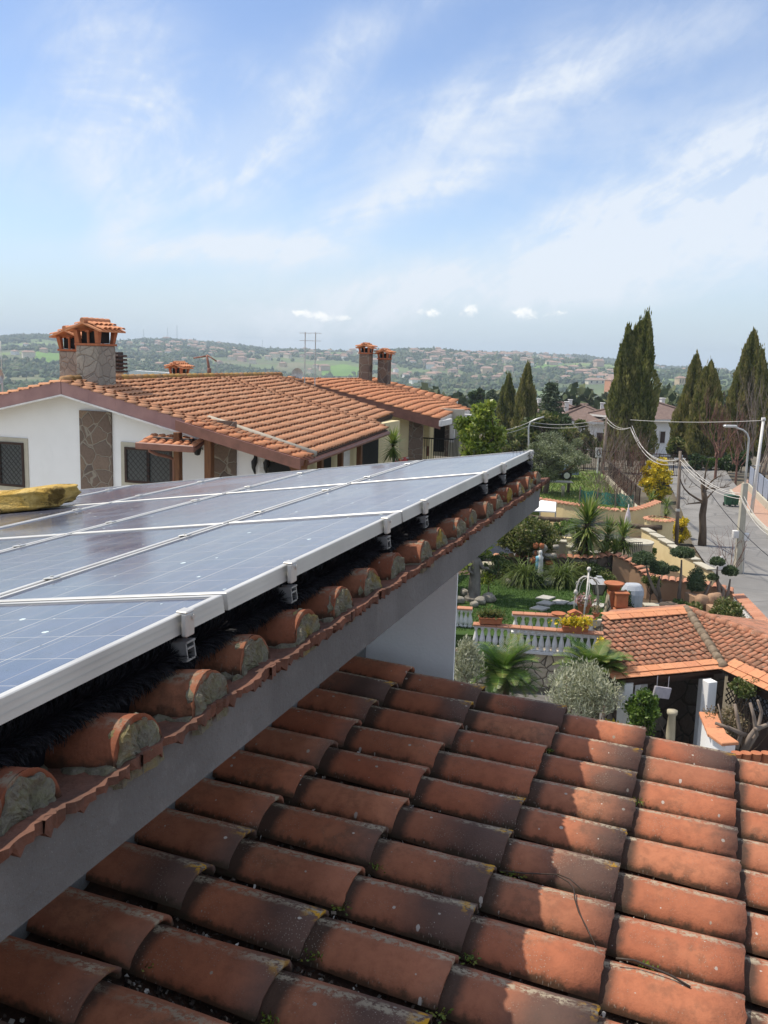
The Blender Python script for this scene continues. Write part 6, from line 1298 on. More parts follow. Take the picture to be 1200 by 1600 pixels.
k.add(vs, [(i*n+j, i*n+(j+1) % n, (i+1)*n+(j+1) % n, (i+1)*n+j) for i in range(len(prof)-1) for j in range(n)]); k.tube([c+Vector((.13, -.02, 1.26)), c+Vector((.24, -.10, 1.08)), c+Vector((.36, -.16, 1.10)), c+Vector((.42, -.18, 1.06))], [.065, .055, .045, .02], 8); k.tube([c+Vector((-.15, -.02, 1.26)), c+Vector((-.19, -.12, 1.0)), c+Vector((-.06, -.19, .88))], [.065, .055, .04], 8)
k.build('figure', M_stat, t, True); k = MB(); k.lathe([(.30, 0), (.30, .10), (.26, .12)], c, 14); k.build('plinth', M_stat, t)
k = MB(); p = onz(752, 922, .40)+Vector((.4, 2.0, 0)); k.bbox(p+ZV*.22, (.5, .4, .44), None, .03); k.bbox(p+ZV*.46, (.6, .5, .06), None, .01); tag(k.build('stone_plinth', M_greyp, None, loc=p), 'small stone plinth in the shade behind the statue', 'plinth')
# rockery with a figurine and basin
c = onz(851, 914, .40)+Vector((0, .5, 0)); t = thing('rockery_fountain', c, 'rockery niche of pale stones with a small basin on the lawn edge', 'fountain')
for i in range(26):
    q = c+Vector((R_.uniform(-.42, .42), R_.uniform(.05, .4), R_.uniform(.05, 1.35))); k = MB(); k.add(*rockmesh(q, R_.uniform(.08, .16), .1, R_.uniform(.06, .12), 60+i, 7, 10, sq=.8)); k.build('rock', M_boul if i % 3 else M_terra, t, True)
k = MB(); k.lathe([(.36, 0), (.44, .10), (.46, .20), (.40, .20), (.34, .12), (.01, .12)], c-Vector((0, .25, 0)), 20); k.build('basin', M_bal, t)
c2 = c+Vector((-.12, -.02, .22)); k = MB(); k.lathe([(.13, 0), (.14, .1), (.11, .4), (.10, .55), (.12, .64), (.06, .72), (.055, .75), (.07, .80), (.05, .88), (.01, .90)], c2, 12)
fg = k.build('figurine', M_bal, None, True, loc=c2); k = MB(); k.lathe([(.145, .12), (.125, .42), (.118, .56), (.135, .64), (.10, .68)], c2+Vector((-.03, .03, 0)), 12); k.build('cloak', plain('sky_blue_paint', (.20, .45, .62), None, 9, .6, 0), fg, True); tag(fg, 'small white figurine in a pale blue cloak in the rockery niche', 'figurine')
# white wrought iron arch with its two legs
M_wiron = plain('white_painted_iron', (.66, .65, .62), (.48, .45, .40), 14, .6, .1)
c = onz(908, 962, .40); c.y = 26.9; c = at(908, 961, 26.6); c.z = .40; t = thing('garden_arch', c, 'white wrought iron well arch with a ball finial in front of the lawn', 'arch'); k = MB(); hw = .26
A0, A1_ = at(897, 961, 26.6), at(918, 948, 26.4); L0 = at(896, 958, 26.6); T0 = at(905, 901, 26.6); P1 = at(912, 962, 26.1); top = at(920, 893, 26.5); P2 = at(922, 955, 27.2)
arc = [at(*q) for q in ((896, 961, 26.7), (898, 940, 26.7), (900, 925, 26.7), (902, 914, 26.7), (906, 905, 26.7), (912, 901, 26.65), (920, 901, 26.6), (927, 904, 26.9), (932, 910, 27.2), (934, 922, 27.3), (935, 955, 27.4))]
k.tube(arc, .026, 7); k.tube([q+Vector((.09, .0, -.03)) for q in arc[2:9]], .013, 5); k.tube([at(912, 963, 26.0), at(917, 925, 26.3), top], .026, 7); k.tube([at(916, 948, 26.1), at(921, 920, 26.3), top+ZV*-.02], .013, 5)
k.lathe([(.02, 0), (.055, .03), (.065, .07), (.05, .12), (.01, .14)], top, 10); k.lathe([(.03, 0), (.07, .05), (.05, .12), (.03, .15)], at(899.5, 929, 26.7), 10); k.lathe([(.02, 0), (.05, .04), (.02, .09)], at(915, 938, 26.2), 8)
for (px, py, Y) in ((914, 934, 26.25), (919, 930, 26.3), (903, 912, 26.7)): 
    q = at(px, py, Y); k.tube([q+Vector((.09*math.cos(a)*(1-a/9), 0, .09*math.sin(a)*(1-a/9))) for a in np.linspace(0, 6.5, 14)], .010, 4)
k.build('ironwork', M_wiron, t, True)
# garden lantern on its post
c = onz(934, 950, .40); c = at(933, 948, 27.6); c.z = .4; t = thing('garden_lantern', c, 'classic four sided garden lantern with a grey hood on a white post', 'lantern'); topz = at(935, 928, 27.6).z; k = MB(); k.lathe([(.07, 0), (.06, .1), (.03, .14), (.028, topz-.4-.2), (.05, topz-.4-.12), (.03, topz-.4)], c, 10); k.tube([c+ZV*(topz-.72)+Vector((-.12, 0, 0)), c+ZV*(topz-.6)+Vector((.12, 0, 0))], .012, 5); k.build('post', M_wiron, t, True)
def frus(mb, c, a, b, h): 
    vs = [c+Vector((x*a, y*a, 0)) for x, y in ((-1, -1), (1, -1), (1, 1), (-1, 1))]+[c+Vector((x*b, y*b, h)) for x, y in ((-1, -1), (1, -1), (1, 1), (-1, 1))]; mb.add(vs, [(3, 2, 1, 0), (4, 5, 6, 7), (0, 1, 5, 4), (1, 2, 6, 5), (2, 3, 7, 6), (3, 0, 4, 7)])
q = Vector((c.x, c.y, topz)); k = MB(); frus(k, q, .11, .20, .34); s = NT('lantern_glass'); s.base((.30, .30, .29), .15); s.b.inputs['Alpha'].default_value = .8; k.build('glass', s.m, t); k = MB()
for x, y in ((-1, -1), (1, -1), (1, 1), (-1, 1)): k.tube([q+Vector((x*.115, y*.115, 0)), q+Vector((x*.205, y*.205, .34))], .014, 5)
for z, r in ((0, .115), (.34, .205)):
    for (x0, y0), (x1, y1) in zip(((-1, -1), (1, -1), (1, 1), (-1, 1)), ((1, -1), (1, 1), (-1, 1), (-1, -1))): k.tube([q+Vector((x0*r, y0*r, z)), q+Vector((x1*r, y1*r, z))], .014, 5)
k.build('frame', M_darkwood, t); k = MB(); frus(k, q+ZV*.35, .27, .10, .15); frus(k, q+ZV*.50, .05, .08, .05); k.build('hood', M_alu, t); k = MB(); k.lathe([(.03, 0), (.04, .10), (.02, .2)], q+ZV*.03, 8); k.build('bulb_holder', M_bal, t)
# terracotta planter column, barbecue cover
c = at(962, 955, 27.2); c.z = .02; t = thing('terracotta_column', c, 'stack of orange terracotta planters on a white edged pillar beside the barbecue cover', 'planter'); zt = at(956, 922, 27.2).z
k = MB(); k.bbox(Vector((c.x-.10, c.y, (zt+.0)/2)), (.34, .4, zt), None, .02); k.build('pillar', M_terra, t); k = MB(); k.prism([Vector((c.x-.42, c.y-.22, .02)), Vector((c.x-.05, c.y-.25, .02)), Vector((c.x-.28, c.y-.22, zt*.92))], (0, .36, 0)); k.build('pillar_edge', M_rubble, t)
k = MB(); k.lathe([(.17, 0), (.20, .12), (.22, .13), (.30, .2), (.31, .23), (.24, .21), (.01, .18)], Vector((c.x-.1, c.y, zt)), 18); k.build('round_bowl', M_terra, t, True); k = MB(); z2 = at(963, 936, 27).z; k.bbox(Vector((c.x+.06, c.y-.28, z2)), (.36, .32, .42), None, .02); k.bbox(Vector((c.x+.06, c.y-.28, z2+.22)), (.42, .38, .05), None, .01); k.build('square_pot', M_terra, t)
k = MB(); z3 = at(966, 955, 27).z; k.lathe([(.20, -.2), (.30, .0), (.34, .12), (.36, .14), (.30, .12), (.01, .08)], Vector((c.x+.16, c.y-.45, z3)), 18); k.build('lower_bowl', M_terra, t, True)
c = at(986, 958, 28.4); c.z = .02; zt = at(986, 912, 28.4).z; hh = zt-.02; t_ = MB(); w = .30; secs = [(0, .29, .26), (.35, .31, .28), (.62, .33, .30), (.74, .36, .30), (.86, .33, .27), (.97, .26, .20), (1.0, .22, .16)]
vs = []; n = 16
for z, a, b in secs:
    for j in range(n): th = 2*math.pi*j/n; q = .75+.25/max(abs(math.cos(th)), abs(math.sin(th))); q = min(q, 1.30); vs.append(c+Vector((a*q*math.cos(th)*(1+.03*math.sin(5*th+z*9)), b*q*math.sin(th), z*hh)))
t_.add(vs, [(i*n+j, i*n+(j+1) % n, (i+1)*n+(j+1) % n, (i+1)*n+j) for i in range(len(secs)-1) for j in range(n)]+[tuple(range((len(secs)-1)*n, len(secs)*n))]); tag(t_.build('barbecue_cover', plain('pale_grey_tarpaulin', (.46, .49, .53), (.38, .41, .45), 6, .55, .3, 14, bd=.03), None, False, loc=c), 'tall barbecue under a pale grey fitted cover', 'barbecue')
k = MB(); p = at(1020, 950, 29); k.bbox(p+ZV*.1, (.6, .35, .05), None, .01); k.tube([p+Vector((-.25, 0, 0)), p+Vector((-.3, 0, -.5))], .025, 5); k.tube([p+Vector((.25, 0, 0)), p+Vector((.3, 0, -.5))], .025, 5); tag(k.build('garden_table', M_casing, None, loc=p), 'small grey garden table beneath the left cloud pruned tree', 'table')
for (px, py, r, lb) in ((1046, 952, .28, 'dark boulder under the left cloud pruned tree'), (1098, 940, .26, 'ochre boulder under the oval clipped pad'), (1116, 936, .24, 'pinkish boulder left of the white boundary wall'), (1107, 960, .25, 'pale boulder beside the bronze bush')):
    c = at(px, py, 28.6); k = MB(); k.add(*rockmesh(c, r, r*.8, r*.85, int(px), 10, 14, sq=.8)); tag(k.build('garden_boulder', (M_bstone, M_ochre, M_ochre, M_boul)[(1046, 1098, 1116, 1107).index(px)], None, True, loc=c), lb, 'boulder', 'large boulders behind the gazebo')
# ---- gazebo, an L shaped roof
GE = H-5.9; GR = H-5.42
def gzp(px, py, z): return onz(px, py, z)
fl, fr, fr2 = gzp(955, 1064, GE), gzp(1130, 1047, GE), gzp(1290, 1122, GE); le, ap, rp2 = gzp(941, 964, GR), gzp(1072, 954, GR), gzp(1290, 1036, GR)
t = thing('gazebo', (fl.x, fl.y, .02), 'garden gazebo with an L shaped mottled terracotta tile roof on white posts', 'gazebo')
M_gz = NT('mossy_gazebo_tile'); s = M_gz; _c = s.ramp(s.attr('rnd'), (0, (.35, .15, .085)), (.5, (.44, .19, .11)), (1, (.38, .175, .105))); _c = s.mix(s.math('MULTIPLY', s.step(s.noise(5, 7, .75), .42, .60), .62), _c, (.13, .09, .06)); _c = s.mix(s.math('MULTIPLY', s.step(s.noise(16, 6, .75), .56, .64), .6), _c, (.40, .36, .29)); s.base(_c, .9); M_gz = s.m
M_hip = plain('mossy_hip_tile', (.27, .21, .15), (.14, .11, .075), 9, .95, .6)
roofg = None
for i, cs in enumerate(([fl, fr, ap, le], [fr, fr2, rp2, ap])):
    U = (cs[1]-cs[0]).normalized(); nn = (cs[1]-cs[0]).cross(cs[3]-cs[0]).normalized(); nn = nn if nn.z > 0 else -nn; V = nn.cross(U); V = V if V.z < 0 else -V; V.normalize(); pl = uv_of(cs, cs[3], U, V)
    k = MB(); tile_field(k, cs[3]+nn*.01, U, V, nn, pl, .15, .19, .13, .032, 5, lift=.026); o = k.build('roof' if i == 0 else 'wing_slope', M_gz, t if i == 0 else roofg, True); roofg = roofg or o
    k = MB(); slab_poly(k, cs[3], U, V, nn, pl, .07); k.build('roof_deck', M_darkwood, roofg)
    vm = max(p[1] for p in pl); u, u1 = pl[0][0], pl[1][0]; k = MB()
    while u < u1-.1:
        for j in range(2): k.cr = R_.random(); k.bbox(cs[3]+U*(u+.14)+V*(vm-.06-.15*j)+nn*(.060+.016*j+R_.uniform(-.004, .004)), (.29, .22, .016), (U, (V+nn*.05).normalized(), nn), .005)
        u += .30
    k.build('eave_tiles', M_ft2, roofg)
ux = (ap-le); ux.z = 0; W_ = ux.length; ux.normalize(); uy = Vector((-ux.y, ux.x, 0)); k = MB(); u = 0
while u < W_-.05:
    k.cr = R_.random(); k.bbox(le+ux*(u+.15)+ZV*.07-uy*.02, (.30, .20, .03), (ux, uy, ZV), .01); k.bbox(le+ux*(u+.15)+ZV*.045-uy*.20, (.29, .22, .025), (ux, (uy*.96+ZV*.2).normalized(), (ZV*.96-uy*.2).normalized()), .01); u += .305
k.build('ridge_tiles', M_ft2, roofg); k = MB()
for (q_, e_) in ((ap, fr), ):
    n = 10
    for i in range(n): k.cr = R_.random(); q0, q1 = q_.lerp(e_, i/n), q_.lerp(e_, (i+1.1)/n); k.tube([q0+ZV*.05, q1+ZV*.075], [.085, .10], 8)
k.build('hip_tiles', M_hip, roofg, True); k = MB(); wx = (rp2-ap); n = int(wx.length/.3)
for i in range(n): k.cr = R_.random(); k.tube([ap.lerp(rp2, i/n)+ZV*.04, ap.lerp(rp2, (i+1.08)/n)+ZV*.055], [.08, .09], 8)
k.build('wing_ridge', M_gz, roofg, True); k = MB(); bb_ = Vector((.75, 2.3, -.45)); wn_ = Vector((2.2, 1.0, -.45))
k.add([le, ap, ap+bb_, le+bb_], [(0, 1, 2, 3)]); k.add([ap-ZV*.0, rp2, rp2+wn_, ap+wn_], [(0, 1, 2, 3)]); k.build('rear_slopes', M_gz, roofg)
def post(px, Y, w=.2): q = at(px, 1100, Y); k = MB(); k.bbox(Vector((q.x, q.y, (GE-.10-.85)/2)), (w, w, GE-.10+.85), (ux, uy, ZV), .01); k.build('post', M_white, t)
for px, Y in ((1106, 17.3), (976, 17.1), (1000, 20.2), (1098, 20.6), (1250, 16.2)): post(px, Y)
k = MB(); d = (fr-fl).normalized(); k.bbox((fr+fl)/2+uy*.25-ZV*.13, ((fr-fl).length-.1, .14, .16), (d, Vector((-d.y, d.x, 0)), ZV), .01); k.build('beam', M_darkwood, t)
d = (fr2-fr).normalized(); dn_ = Vector((-d.y, d.x, 0)); dn_ = dn_ if dn_.x > 0 else -dn_; k = MB(); k.bbox((fr+fr2)/2+dn_*.15-ZV*.13, ((fr2-fr).length-.1, .14, .16), (d, dn_, ZV), .01); k.build('beam', M_darkwood, t)
k = MB(); q0 = fr+dn_*.12-ZV*.22; LL = (fr2-fr).length; hh = .46
for i in range(int(LL/.12)+6):
    x = i*.12-.4
    for sg in (-1, 1):
        a = max(0, min(LL, x)); b = max(0, min(LL, x+sg*hh))
        if abs(b-a) > .05: k.tube([q0+d*a-ZV*abs(a-x), q0+d*b-ZV*abs(b-x)], .011, 4)
k.build('lattice', M_iron, t); k = MB(); k.box(q0+d*LL/2-ZV*(hh/2)+dn_*.30, (LL, .03, hh), (d, dn_, ZV)); k.build('back_panel', plain('grey_blue_panel', (.36, .38, .44), None, 8, .8, .1), t)
k = MB(); q = at(1040, 1080, 20.6); k.box(Vector((q.x, q.y, .6)), (3.2, .1, 2.9), (ux, uy, ZV)); q = at(1115, 1080, 18.6); k2 = MB(); k2.box(Vector((q.x+1.3, q.y-.6, .6)), (2.6, .1, 2.9), (ux, uy, ZV)); k.build('rear_wall', M_bstone, t); k2.build('side_wall', M_darkwood, t)
k = MB(); p = at(1034, 1082, 17.0); k.bbox(p, (.38, .05, .22), ((ux-ZV*.22).normalized(), uy, (ZV+ux*.22).normalized()), .008); k.tube([p+ZV*.1-ux*.12, p+ZV*.34-ux*.12], .008, 4); k.tube([p+ZV*.06+ux*.14, p+ZV*.3+ux*.14], .008, 4); tag(k.build('hanging_board', plain('pale_lilac_board', (.44, .42, .46), None, 8, .7, .1), None, loc=p), 'tilted pale grey board hanging under the gazebo eave', 'board')
k = MB(); p = at(1050, 1118, 16.8); k.lathe([(.10, -1.1), (.09, -.4), (.07, 0), (.10, .04), (.10, .10)], p, 12); tag(k.build('stone_stand', M_greyp, None, True, loc=p), 'pale round stone stand in front of the gazebo opening', 'stand')
k = MB(); p = at(962, 1092, 17.6); k.bbox(p, (.16, .08, .18), None, .01); tag(k.build('meter_box', M_casing, None, loc=p), 'little cream meter box left of the gazebo', 'box')
# planter with orange coping and the twisted climber beside it
p0, p1, p2 = at(1096, 1140, 15.6), at(1108, 1172, 14.6), at(1165, 1180, 14.4)
wall('planter_wall', 'low white planter wall with orange coping in front of the gazebo', [at(1098, 1118, 16.2), at(1112, 1152, 15.0), at(1134, 1166, 14.6)], -.85, .18, M_white, M_ft2, flat=True, cw=.3)
for i, px in enumerate((1150, 1165, 1181, 1197)): 
    c = at(px, 1186, 14.3); k = MB(); k.lathe([(.06, -.16), (.075, 0), (.085, .10), (.09, .11), (.075, .11)], c, 14); tag(k.build('roof_edge_pot', M_terra, None, True, loc=c), ('first', 'second', 'third', 'last')[i]+' from the left of the four terracotta pots behind the roof edge', 'pot', 'row of terracotta pots')
pa, pb = at(1143, 1186, 14.3), at(1206, 1186, 14.3); pz = min(pa.z, pb.z)-.165; k = MB(); k.bbox(Vector(((pa.x+pb.x)/2, pa.y, (pz-.85)/2)), ((pb-pa).length+.1, .28, pz+.85), None, .01); tag(k.build('pot_shelf_wall', M_white, None, loc=(pa.x, pa.y, -.85)), 'low white wall carrying the row of terracotta pots behind the roof edge', 'wall')
b = at(1168, 1170, 15.4); b.z = .3; t = thing('wisteria', b, 'twisted pale wisteria trunk climbing to the gazebo eave', 'climber'); k = MB()
for pth in (((1160, 1175), (1172, 1150), (1186, 1132), (1190, 1112), (1184, 1094)), ((1165, 1172), (1182, 1148), (1178, 1120), (1172, 1098)), ((1150, 1170), (1158, 1150), (1152, 1120), (1148, 1100)), ((1172, 1152), (1140, 1138), (1118, 1130)), ((1180, 1140), (1200, 1132), (1215, 1120)), ((1136, 1165), (1130, 1135), (1122, 1100))):
    k.tube([at(x, y, 15.4+R_.uniform(-.1, .1)) for x, y in pth], [.045*(1-.6*i/len(pth)) for i in range(len(pth))] if pth[0][0] != 1136 else .012, 7)
k.build('trunk', M_pale, t, True)
# ---- yard
def car(loc, rz, col, label):
    R = Matrix.Rotation(rz, 3, 'Z'); X, Yv = R@Vector((1, 0, 0)), R@Vector((0, 1, 0)); loc = Vector(loc); t = thing('parked_car', loc, label, 'car'); q = lambda x, y, z: loc+X*x+Yv*y+ZV*z
    low = [(-2.05, .35), (-2.08, .62), (-1.95, .86), (-1.1, .95), (.95, .95), (1.85, .82), (2.05, .62), (2.05, .35)]; k = MB(); n = len(low)
    vs = [q(x, y, z) for y in (-.84, .84) for x, z in low]; k.add(vs, [tuple(range(n)), tuple(range(n, 2*n))[::-1]]+[(i, n+i, n+(i+1) % n, (i+1) % n) for i in range(n)]); up_ = [(-1.55, .94), (-1.05, 1.40), (.25, 1.44), (1.05, .94)]; rf = [(-1.05, 1.38), (.25, 1.42)]
    vs = [q(x, y*(.80 if z < 1 else .62), z) for y in (-1, 1) for x, z in up_]; k.add([q(x, y, z+.02) for y in (-.63, .63) for x, z in ((-1.08, 1.38), (-.4, 1.43), (.28, 1.42))], [(0, 3, 4, 1), (1, 4, 5, 2)]); k.build('body', col, t)
    g = MB(); g.add(vs, [(0, 1, 2, 3), (7, 6, 5, 4), (0, 4, 5, 1), (1, 5, 6, 2), (2, 6, 7, 3)]); g.build('windows', M_glass, t)
    for x in (-1.3, 1.3):
        for y in (-.80, .80): w = MB(); w.tube([q(x, y-.09, .31), q(x, y+.09, .31)], .31, 16); wh = w.build('wheel', M_dark, t); w = MB(); w.tube([q(x, y-.095, .31), q(x, y+.095, .31)], .19, 12); w.build('rim', M_alu, wh)
    for y in (-.62, .62): w = MB(); w.bbox(q(2.0, y, .68), (.12, .3, .14), (X, Yv, ZV), .02); w.build('headlight', M_trim, t)
    return t
M_car = NT('silver_blue_paint'); M_car.base((.20, .26, .36), .25, .4); M_car = M_car.m
p = onz(884, 752, .9); car((p.x-1.3, p.y+1.0, .9), .12, M_car, 'silver blue car parked in the yard behind the olive tree')
p = onz(866, 770, .9); k = MB(); k.bbox(p+ZV*.62, (1.9, .7, .05), None, .01); 
bt = k.build('garden_table', M_casing, None, loc=p); k = MB()
for dx in (-.75, .75): k.bbox(p+Vector((dx, 0, .31)), (.07, .5, .6), None, .01)
k.build('leg', M_darkwood, bt); tag(bt, 'long pale garden table in the yard under the olive tree', 'table')
k = MB(); p = onz(879, 776, .9); k.lathe([(.09, 0), (.07, .3), (.11, .34), (.10, .55), (.02, .6)], p, 10); tag(k.build('yard_ornament', M_greyp, None, True, loc=p), 'small pale urn shaped ornament standing on the yard grass', 'ornament')
net = NT('green_shade_net'); net.base((.035, .16, .13), .8); tr = net.nd('ShaderNodeBsdfTransparent'); mx = net.nd('ShaderNodeMixShader'); net.L.new(net.step(net.noise(9, 3), .3, .9), mx.inputs[0]); mx.inputs[0].default_value = .35; net.L.new(net.b.outputs[0], mx.inputs[1]); net.L.new(tr.outputs[0], mx.inputs[2]); net.L.new(mx.outputs[0], net.out.inputs[0])
a, b = at(905, 790, 44.4), at(990, 795, 43.0); a.z = b.z = 1.36; t = thing('net_fence', (a.x, a.y, .9), 'sagging green shade net on stakes behind the curved yellow wall', 'fence'); k = MB(); n = 12
vs = [a.lerp(b, i/n)+Vector((0, .10*math.sin(i*1.7), z+(-.10*math.sin(i*2.1)**2 if z else 0))) for z in (0, .62) for i in range(n+1)]; k.add(vs, [(i, i+1, n+2+i, n+1+i) for i in range(n)]); k.build('netting', net.m, t); 
for i in (0, 4, 8, 12): k = MB(); q = a.lerp(b, i/n); k.tube([q-ZV*.4, q+ZV*.75], .03, 6); k.build('stake', M_pale, t)
def railfence(label, A, B, h, n, mat, post_r=.02, name='railing', wallm=None, wh=0):
    t = thing(name, A, label, 'fence'); k = MB()
    for i in range(n+1): q = A.lerp(B, i/n); k.tube([q, q+ZV*h], post_r*.5 if i % 8 else post_r*1.6, 4)
    for z in (.08, h*.96): k.tube([A+ZV*z, B+ZV*z], post_r, 5)
    k.build('bars', mat, t)
    if wallm: 
        k = MB(); d = (B-A).normalized(); k.prism([A-ZV*wh, B-ZV*wh, B, A], Vector((-d.y, d.x, 0))*.2); k.build('plinth_wall', wallm, t)
    return t
railfence('dark railing on a low white wall along the street side of the yard', Vector((12.35, 44.8, 1.15)), Vector((13.7, 57, 1.15)), .9, 70, M_darkwood, .022, wallm=M_greyp, wh=1.1)
railfence('dark gate and fence behind the yard, right of the olive tree', Vector((12.0, 61, .9)), Vector((20, 63, .5)), 1.5, 60, M_darkwood, .03)
p = at(935, 712, 60); k = MB(); k.tube([p-ZV*2, p+ZV*.4], .05, 6); k.bbox(p+ZV*.2, (.42, .04, .62), None, .01); gs = k.build('sign_board', M_trim, None, loc=p); k = MB(); vs = []
for i in range(21): a = 2*math.pi*i/20; vs.append(p+Vector((.10*math.cos(a), -.035, .2+.19*math.sin(a))))
k.tube(vs, .025, 5); k.build('sign_mark', M_iron, gs); tag(gs, 'small white sign board with a dark oval on the yard gate', 'sign')
# ---- street furniture
b = Vector(gz(1057, 850)); top = at(1063, 705, b.y); k = MB(); k.tube([b-ZV*.2, b.lerp(top, .5), top], [.09, .078, .065], 10); up_ = k.build('utility_pole', M_pale, None, True, loc=b); k = MB(); q = b.lerp(top, .92); k.bbox(q, (.5, .06, .06), None, .01); k.bbox(b.lerp(top, .37), (.17, .17, .12), None, .01); k.build('fittings', M_alu, up_); tag(up_, 'grey wooden utility pole beside the bare street tree', 'pole')
b = Vector(gz(1152, 895)); mid = at(1164, 755, b.y); t = thing('street_lamp', b, 'curved street lamp rising from a pale concrete post with grey meter boxes', 'street lamp')
k = MB(); vs = []; w = .17
for q, r in ((b-ZV*.2, .13), (mid, .095)): vs += [q+Vector((x*r, y*r, 0)) for x, y in ((-1, -1), (1, -1), (1, 1), (-1, 1))]
k.add(vs, [(4, 5, 6, 7), (0, 1, 5, 4), (1, 2, 6, 5), (2, 3, 7, 6), (3, 0, 4, 7)]); k.build('concrete_post', M_casing, t)
k = MB(); k.tube([mid-ZV*.3]+[at(x, y, b.y) for x, y in ((1166, 735), (1169, 700), (1170, 685), (1167, 677), (1161, 672), (1150, 668), (1143, 666))], [.05, .045, .04, .04, .035, .035, .03, .03], 8); k.build('curved_arm', M_alu, t, True); k = MB(); q = at(1141, 666, b.y); k.bbox(q, (.5, .2, .1), None, .03); k.build('lamp_head', M_alu, t)
for dx, py in ((-.22, 834), (.2, 838)): k = MB(); q = b.lerp(mid, (895-py)/140); k.bbox(q+Vector((dx, -.05, 0)), (.22, .2, .30), None, .02); k.build('meter_box', M_trim, t)
k = MB(); k.tube([b+Vector((.19, -.1, 0)), b.lerp(mid, .45)+Vector((.15, -.1, 0))], .03, 6); k.build('conduit', M_alu, t)
b = at(1179, 752, 50); b.z = .2; top = at(1193, 655, 50); k = MB(); k.tube([b, top], [.10, .07], 10); k.bbox(top, (.18, .18, .18), None, .02); tag(k.build('white_pole', M_trim, None, True, loc=b), 'tall leaning white pole behind the blue grey fence', 'pole')
b = at(944, 705, 66); b.z = 0; top = at(948, 652, 66); k = MB(); k.tube([b, top], [.12, .09], 8); k.tube([top-ZV*.2, top+Vector((.8, .3, -.5))], .03, 5); tag(k.build('utility_pole', M_pale, None, True, loc=b), 'pale cable pole in front of the white villa wing', 'pole')
b = at(828, 700, 66); b.z = 0; k = MB(); k.tube([b, at(826, 690, 66), at(826, 668, 66), at(829, 659, 66), at(838, 655, 66), at(850, 651, 66)], .06, 8); tag(k.build('street_lamp', M_alu, None, True, loc=b), 'small grey curved lamp post among the trees behind the olive', 'street lamp')
def cable(pts, sag, r, label, mat=M_trim):
    k = MB(); P = []
    for a, b in zip(pts, pts[1:]):
        for i in range(13): q = i/12; P.append(a.lerp(b, q)-ZV*(sag*4*q*(1-q)))
    k.tube(P, r, 5); tag(k.build('cable', mat, None, True, loc=pts[0]), label, 'cable', 'overhead cables')
M_cab = plain('pale_cable', (.56, .54, .50), (.46, .44, .40), 4, .6, 0)
UPt = at(1062, 718, b.y*0+gz(1057, 850).y); LPt = at(1157, 775, gz(1152, 895).y); VP_ = at(948, 653, 66)
for i, dz in enumerate((0, -.14, .12)):
    o = Vector((.05*i, 0, dz)); cable([at(985, 668, 62)+o, UPt+o], .75+.12*i, .018, ('middle', 'lowest', 'highest')[i]+' cable sagging from behind the tallest cypress to the wooden pole', M_cab); cable([UPt+o, LPt+o*.8, at(1215, 835, 33)+o], .30+.04*i, .016, ('middle', 'lowest', 'highest')[i]+' cable sagging from the wooden pole past the street lamp', M_cab)
for i, dz in enumerate((0, -.25)): cable([at(745, 672, 66)+ZV*dz, at(828, 659, 66)+ZV*dz, VP_+ZV*dz, at(985, 668, 62)], .32, .02, ('upper', 'lower')[i]+' cable running behind the olive tree to the villa pole', M_cab)
cable([at(985, 656, 60), at(1192, 657, 50)], .12, .017, 'straight cable crossing in front of the right hand cypresses', M_cab)
cable([at(1060, 726, 41.5), at(1110, 770, 39), at(1215, 880, 31)], .2, .014, 'thin dark line hanging low beside the street lamp', M_iron)
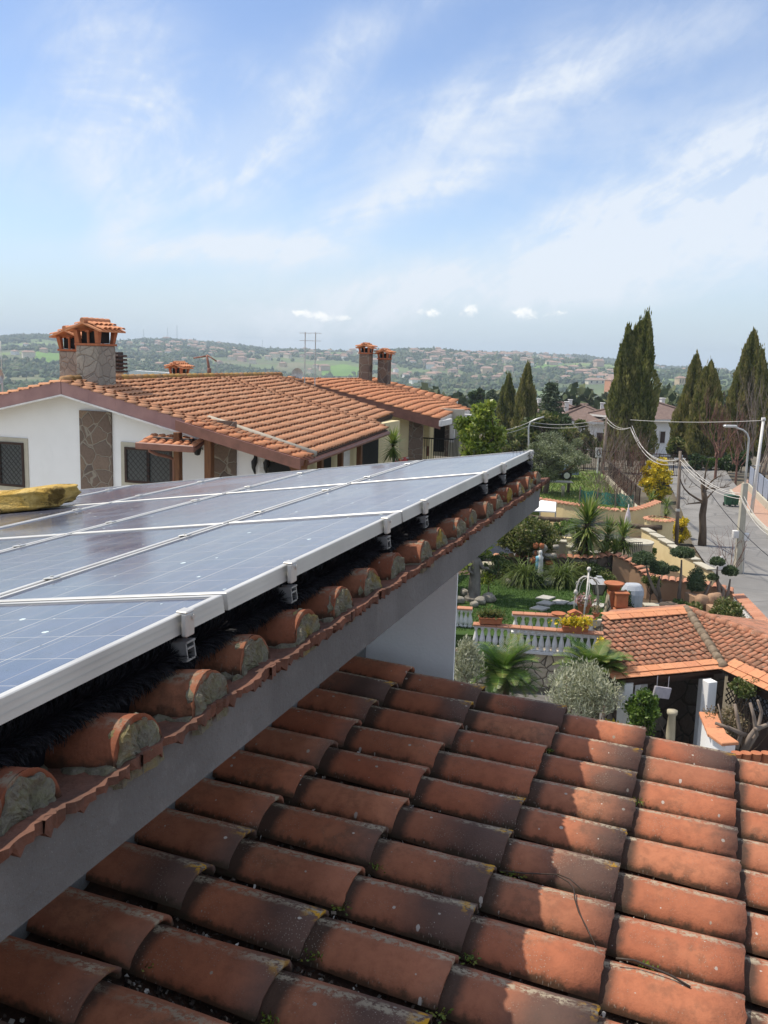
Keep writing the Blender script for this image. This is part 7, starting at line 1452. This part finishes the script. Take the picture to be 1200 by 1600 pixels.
# bins
for i, (px, lb) in enumerate(((1137, 'left one of two green wheeled bins at the street end'), (1147, 'right one of two green wheeled bins at the street end'))):
    b = Vector(gz(px, 791)); t = thing('green_bin', b, lb, 'bin', 'bins at the street end'); k = MB(); frus(k, b+ZV*.10, .16, .20, .50); k.build('bin_body', plain('dark_green_plastic', (.03, .10, .055), None, 5, .5, 0) if i == 0 else bpy.data.materials['dark_green_plastic'], t); k = MB(); k.bbox(b+ZV*.63, (.44, .46, .06), None, .02); k.build('lid', bpy.data.materials['dark_green_plastic'], t)
    for dx in (-.14, .14): k = MB(); k.tube([b+Vector((dx-.03, .25, .1)), b+Vector((dx+.03, .25, .1))], .1, 10); k.build('wheel', M_dark, t)
# fence along the right pavement
M_fpan = plain('blue_grey_fence_panel', (.30, .34, .42), (.24, .28, .35), 3, .6, .1); a, b = gz(1169, 768), gz(1250, 850); a.z = .15; b.z = .15; t = thing('street_fence', a, 'blue grey panel fence on a low wall along the right side of the street', 'fence'); d = (b-a); L = d.length; d.normalize(); nn = Vector((d.y, -d.x, 0)); n = 9
k = MB(); k.bbox((a+b)/2+ZV*.22, (L, .2, .44), (d, nn, ZV), .01); k.build('base_wall', M_casing, t)
for i in range(n):
    k = MB(); k.bbox(a+d*(L*(i+.5)/n)+ZV*1.02, (L/n-.10, .04, 1.05), (d, nn, ZV), .005); k.build('panel', M_fpan, t)
for i in range(n+1): k = MB(); k.bbox(a+d*(L*i/n)+ZV*.95, (.07, .07, 1.35), (d, nn, ZV), .005); k.build('post', M_iron, t)
q = a+d*3.0; k = MB(); k.tube([q+ZV*1.5, q+ZV*1.85], .03, 6); k.lathe([(.12, 0), (.2, .06), (.05, .12)], q+ZV*1.85, 10); tag(k.build('fence_lamp', M_alu, None, True, loc=q), 'small lamp on top of the blue grey street fence', 'lamp')
k = MB(); p = at(1126, 884, 31.5); k.bbox(p, (.3, .3, .3), None, .03); k.tube([p-ZV*.1, p+ZV*.34], [.13, .04], 8); tag(k.build('white_ornament', M_trim, None, loc=p), 'white ornament on the end of the brown coped wall by the street', 'ornament')
# ================================================================== air
def haze():
    k = MB(); k.box((0, 0, (58+-95)/2), (6900, 6900, 153)); s = NT('air'); s.N.remove(s.b)
    v = s.nd('ShaderNodeVolumePrincipled'); v.inputs['Color'].default_value = (.76, .89, 1.0, 1); v.inputs['Density'].default_value = HAZE; v.inputs['Anisotropy'].default_value = .0
    s.L.new(v.outputs[0], s.out.inputs['Volume']); o = k.build('haze', s.m); o['kind'] = 'stuff'; o['label'] = 'pale blue air veiling the far hills'; return o
HAZE = .00022
haze()
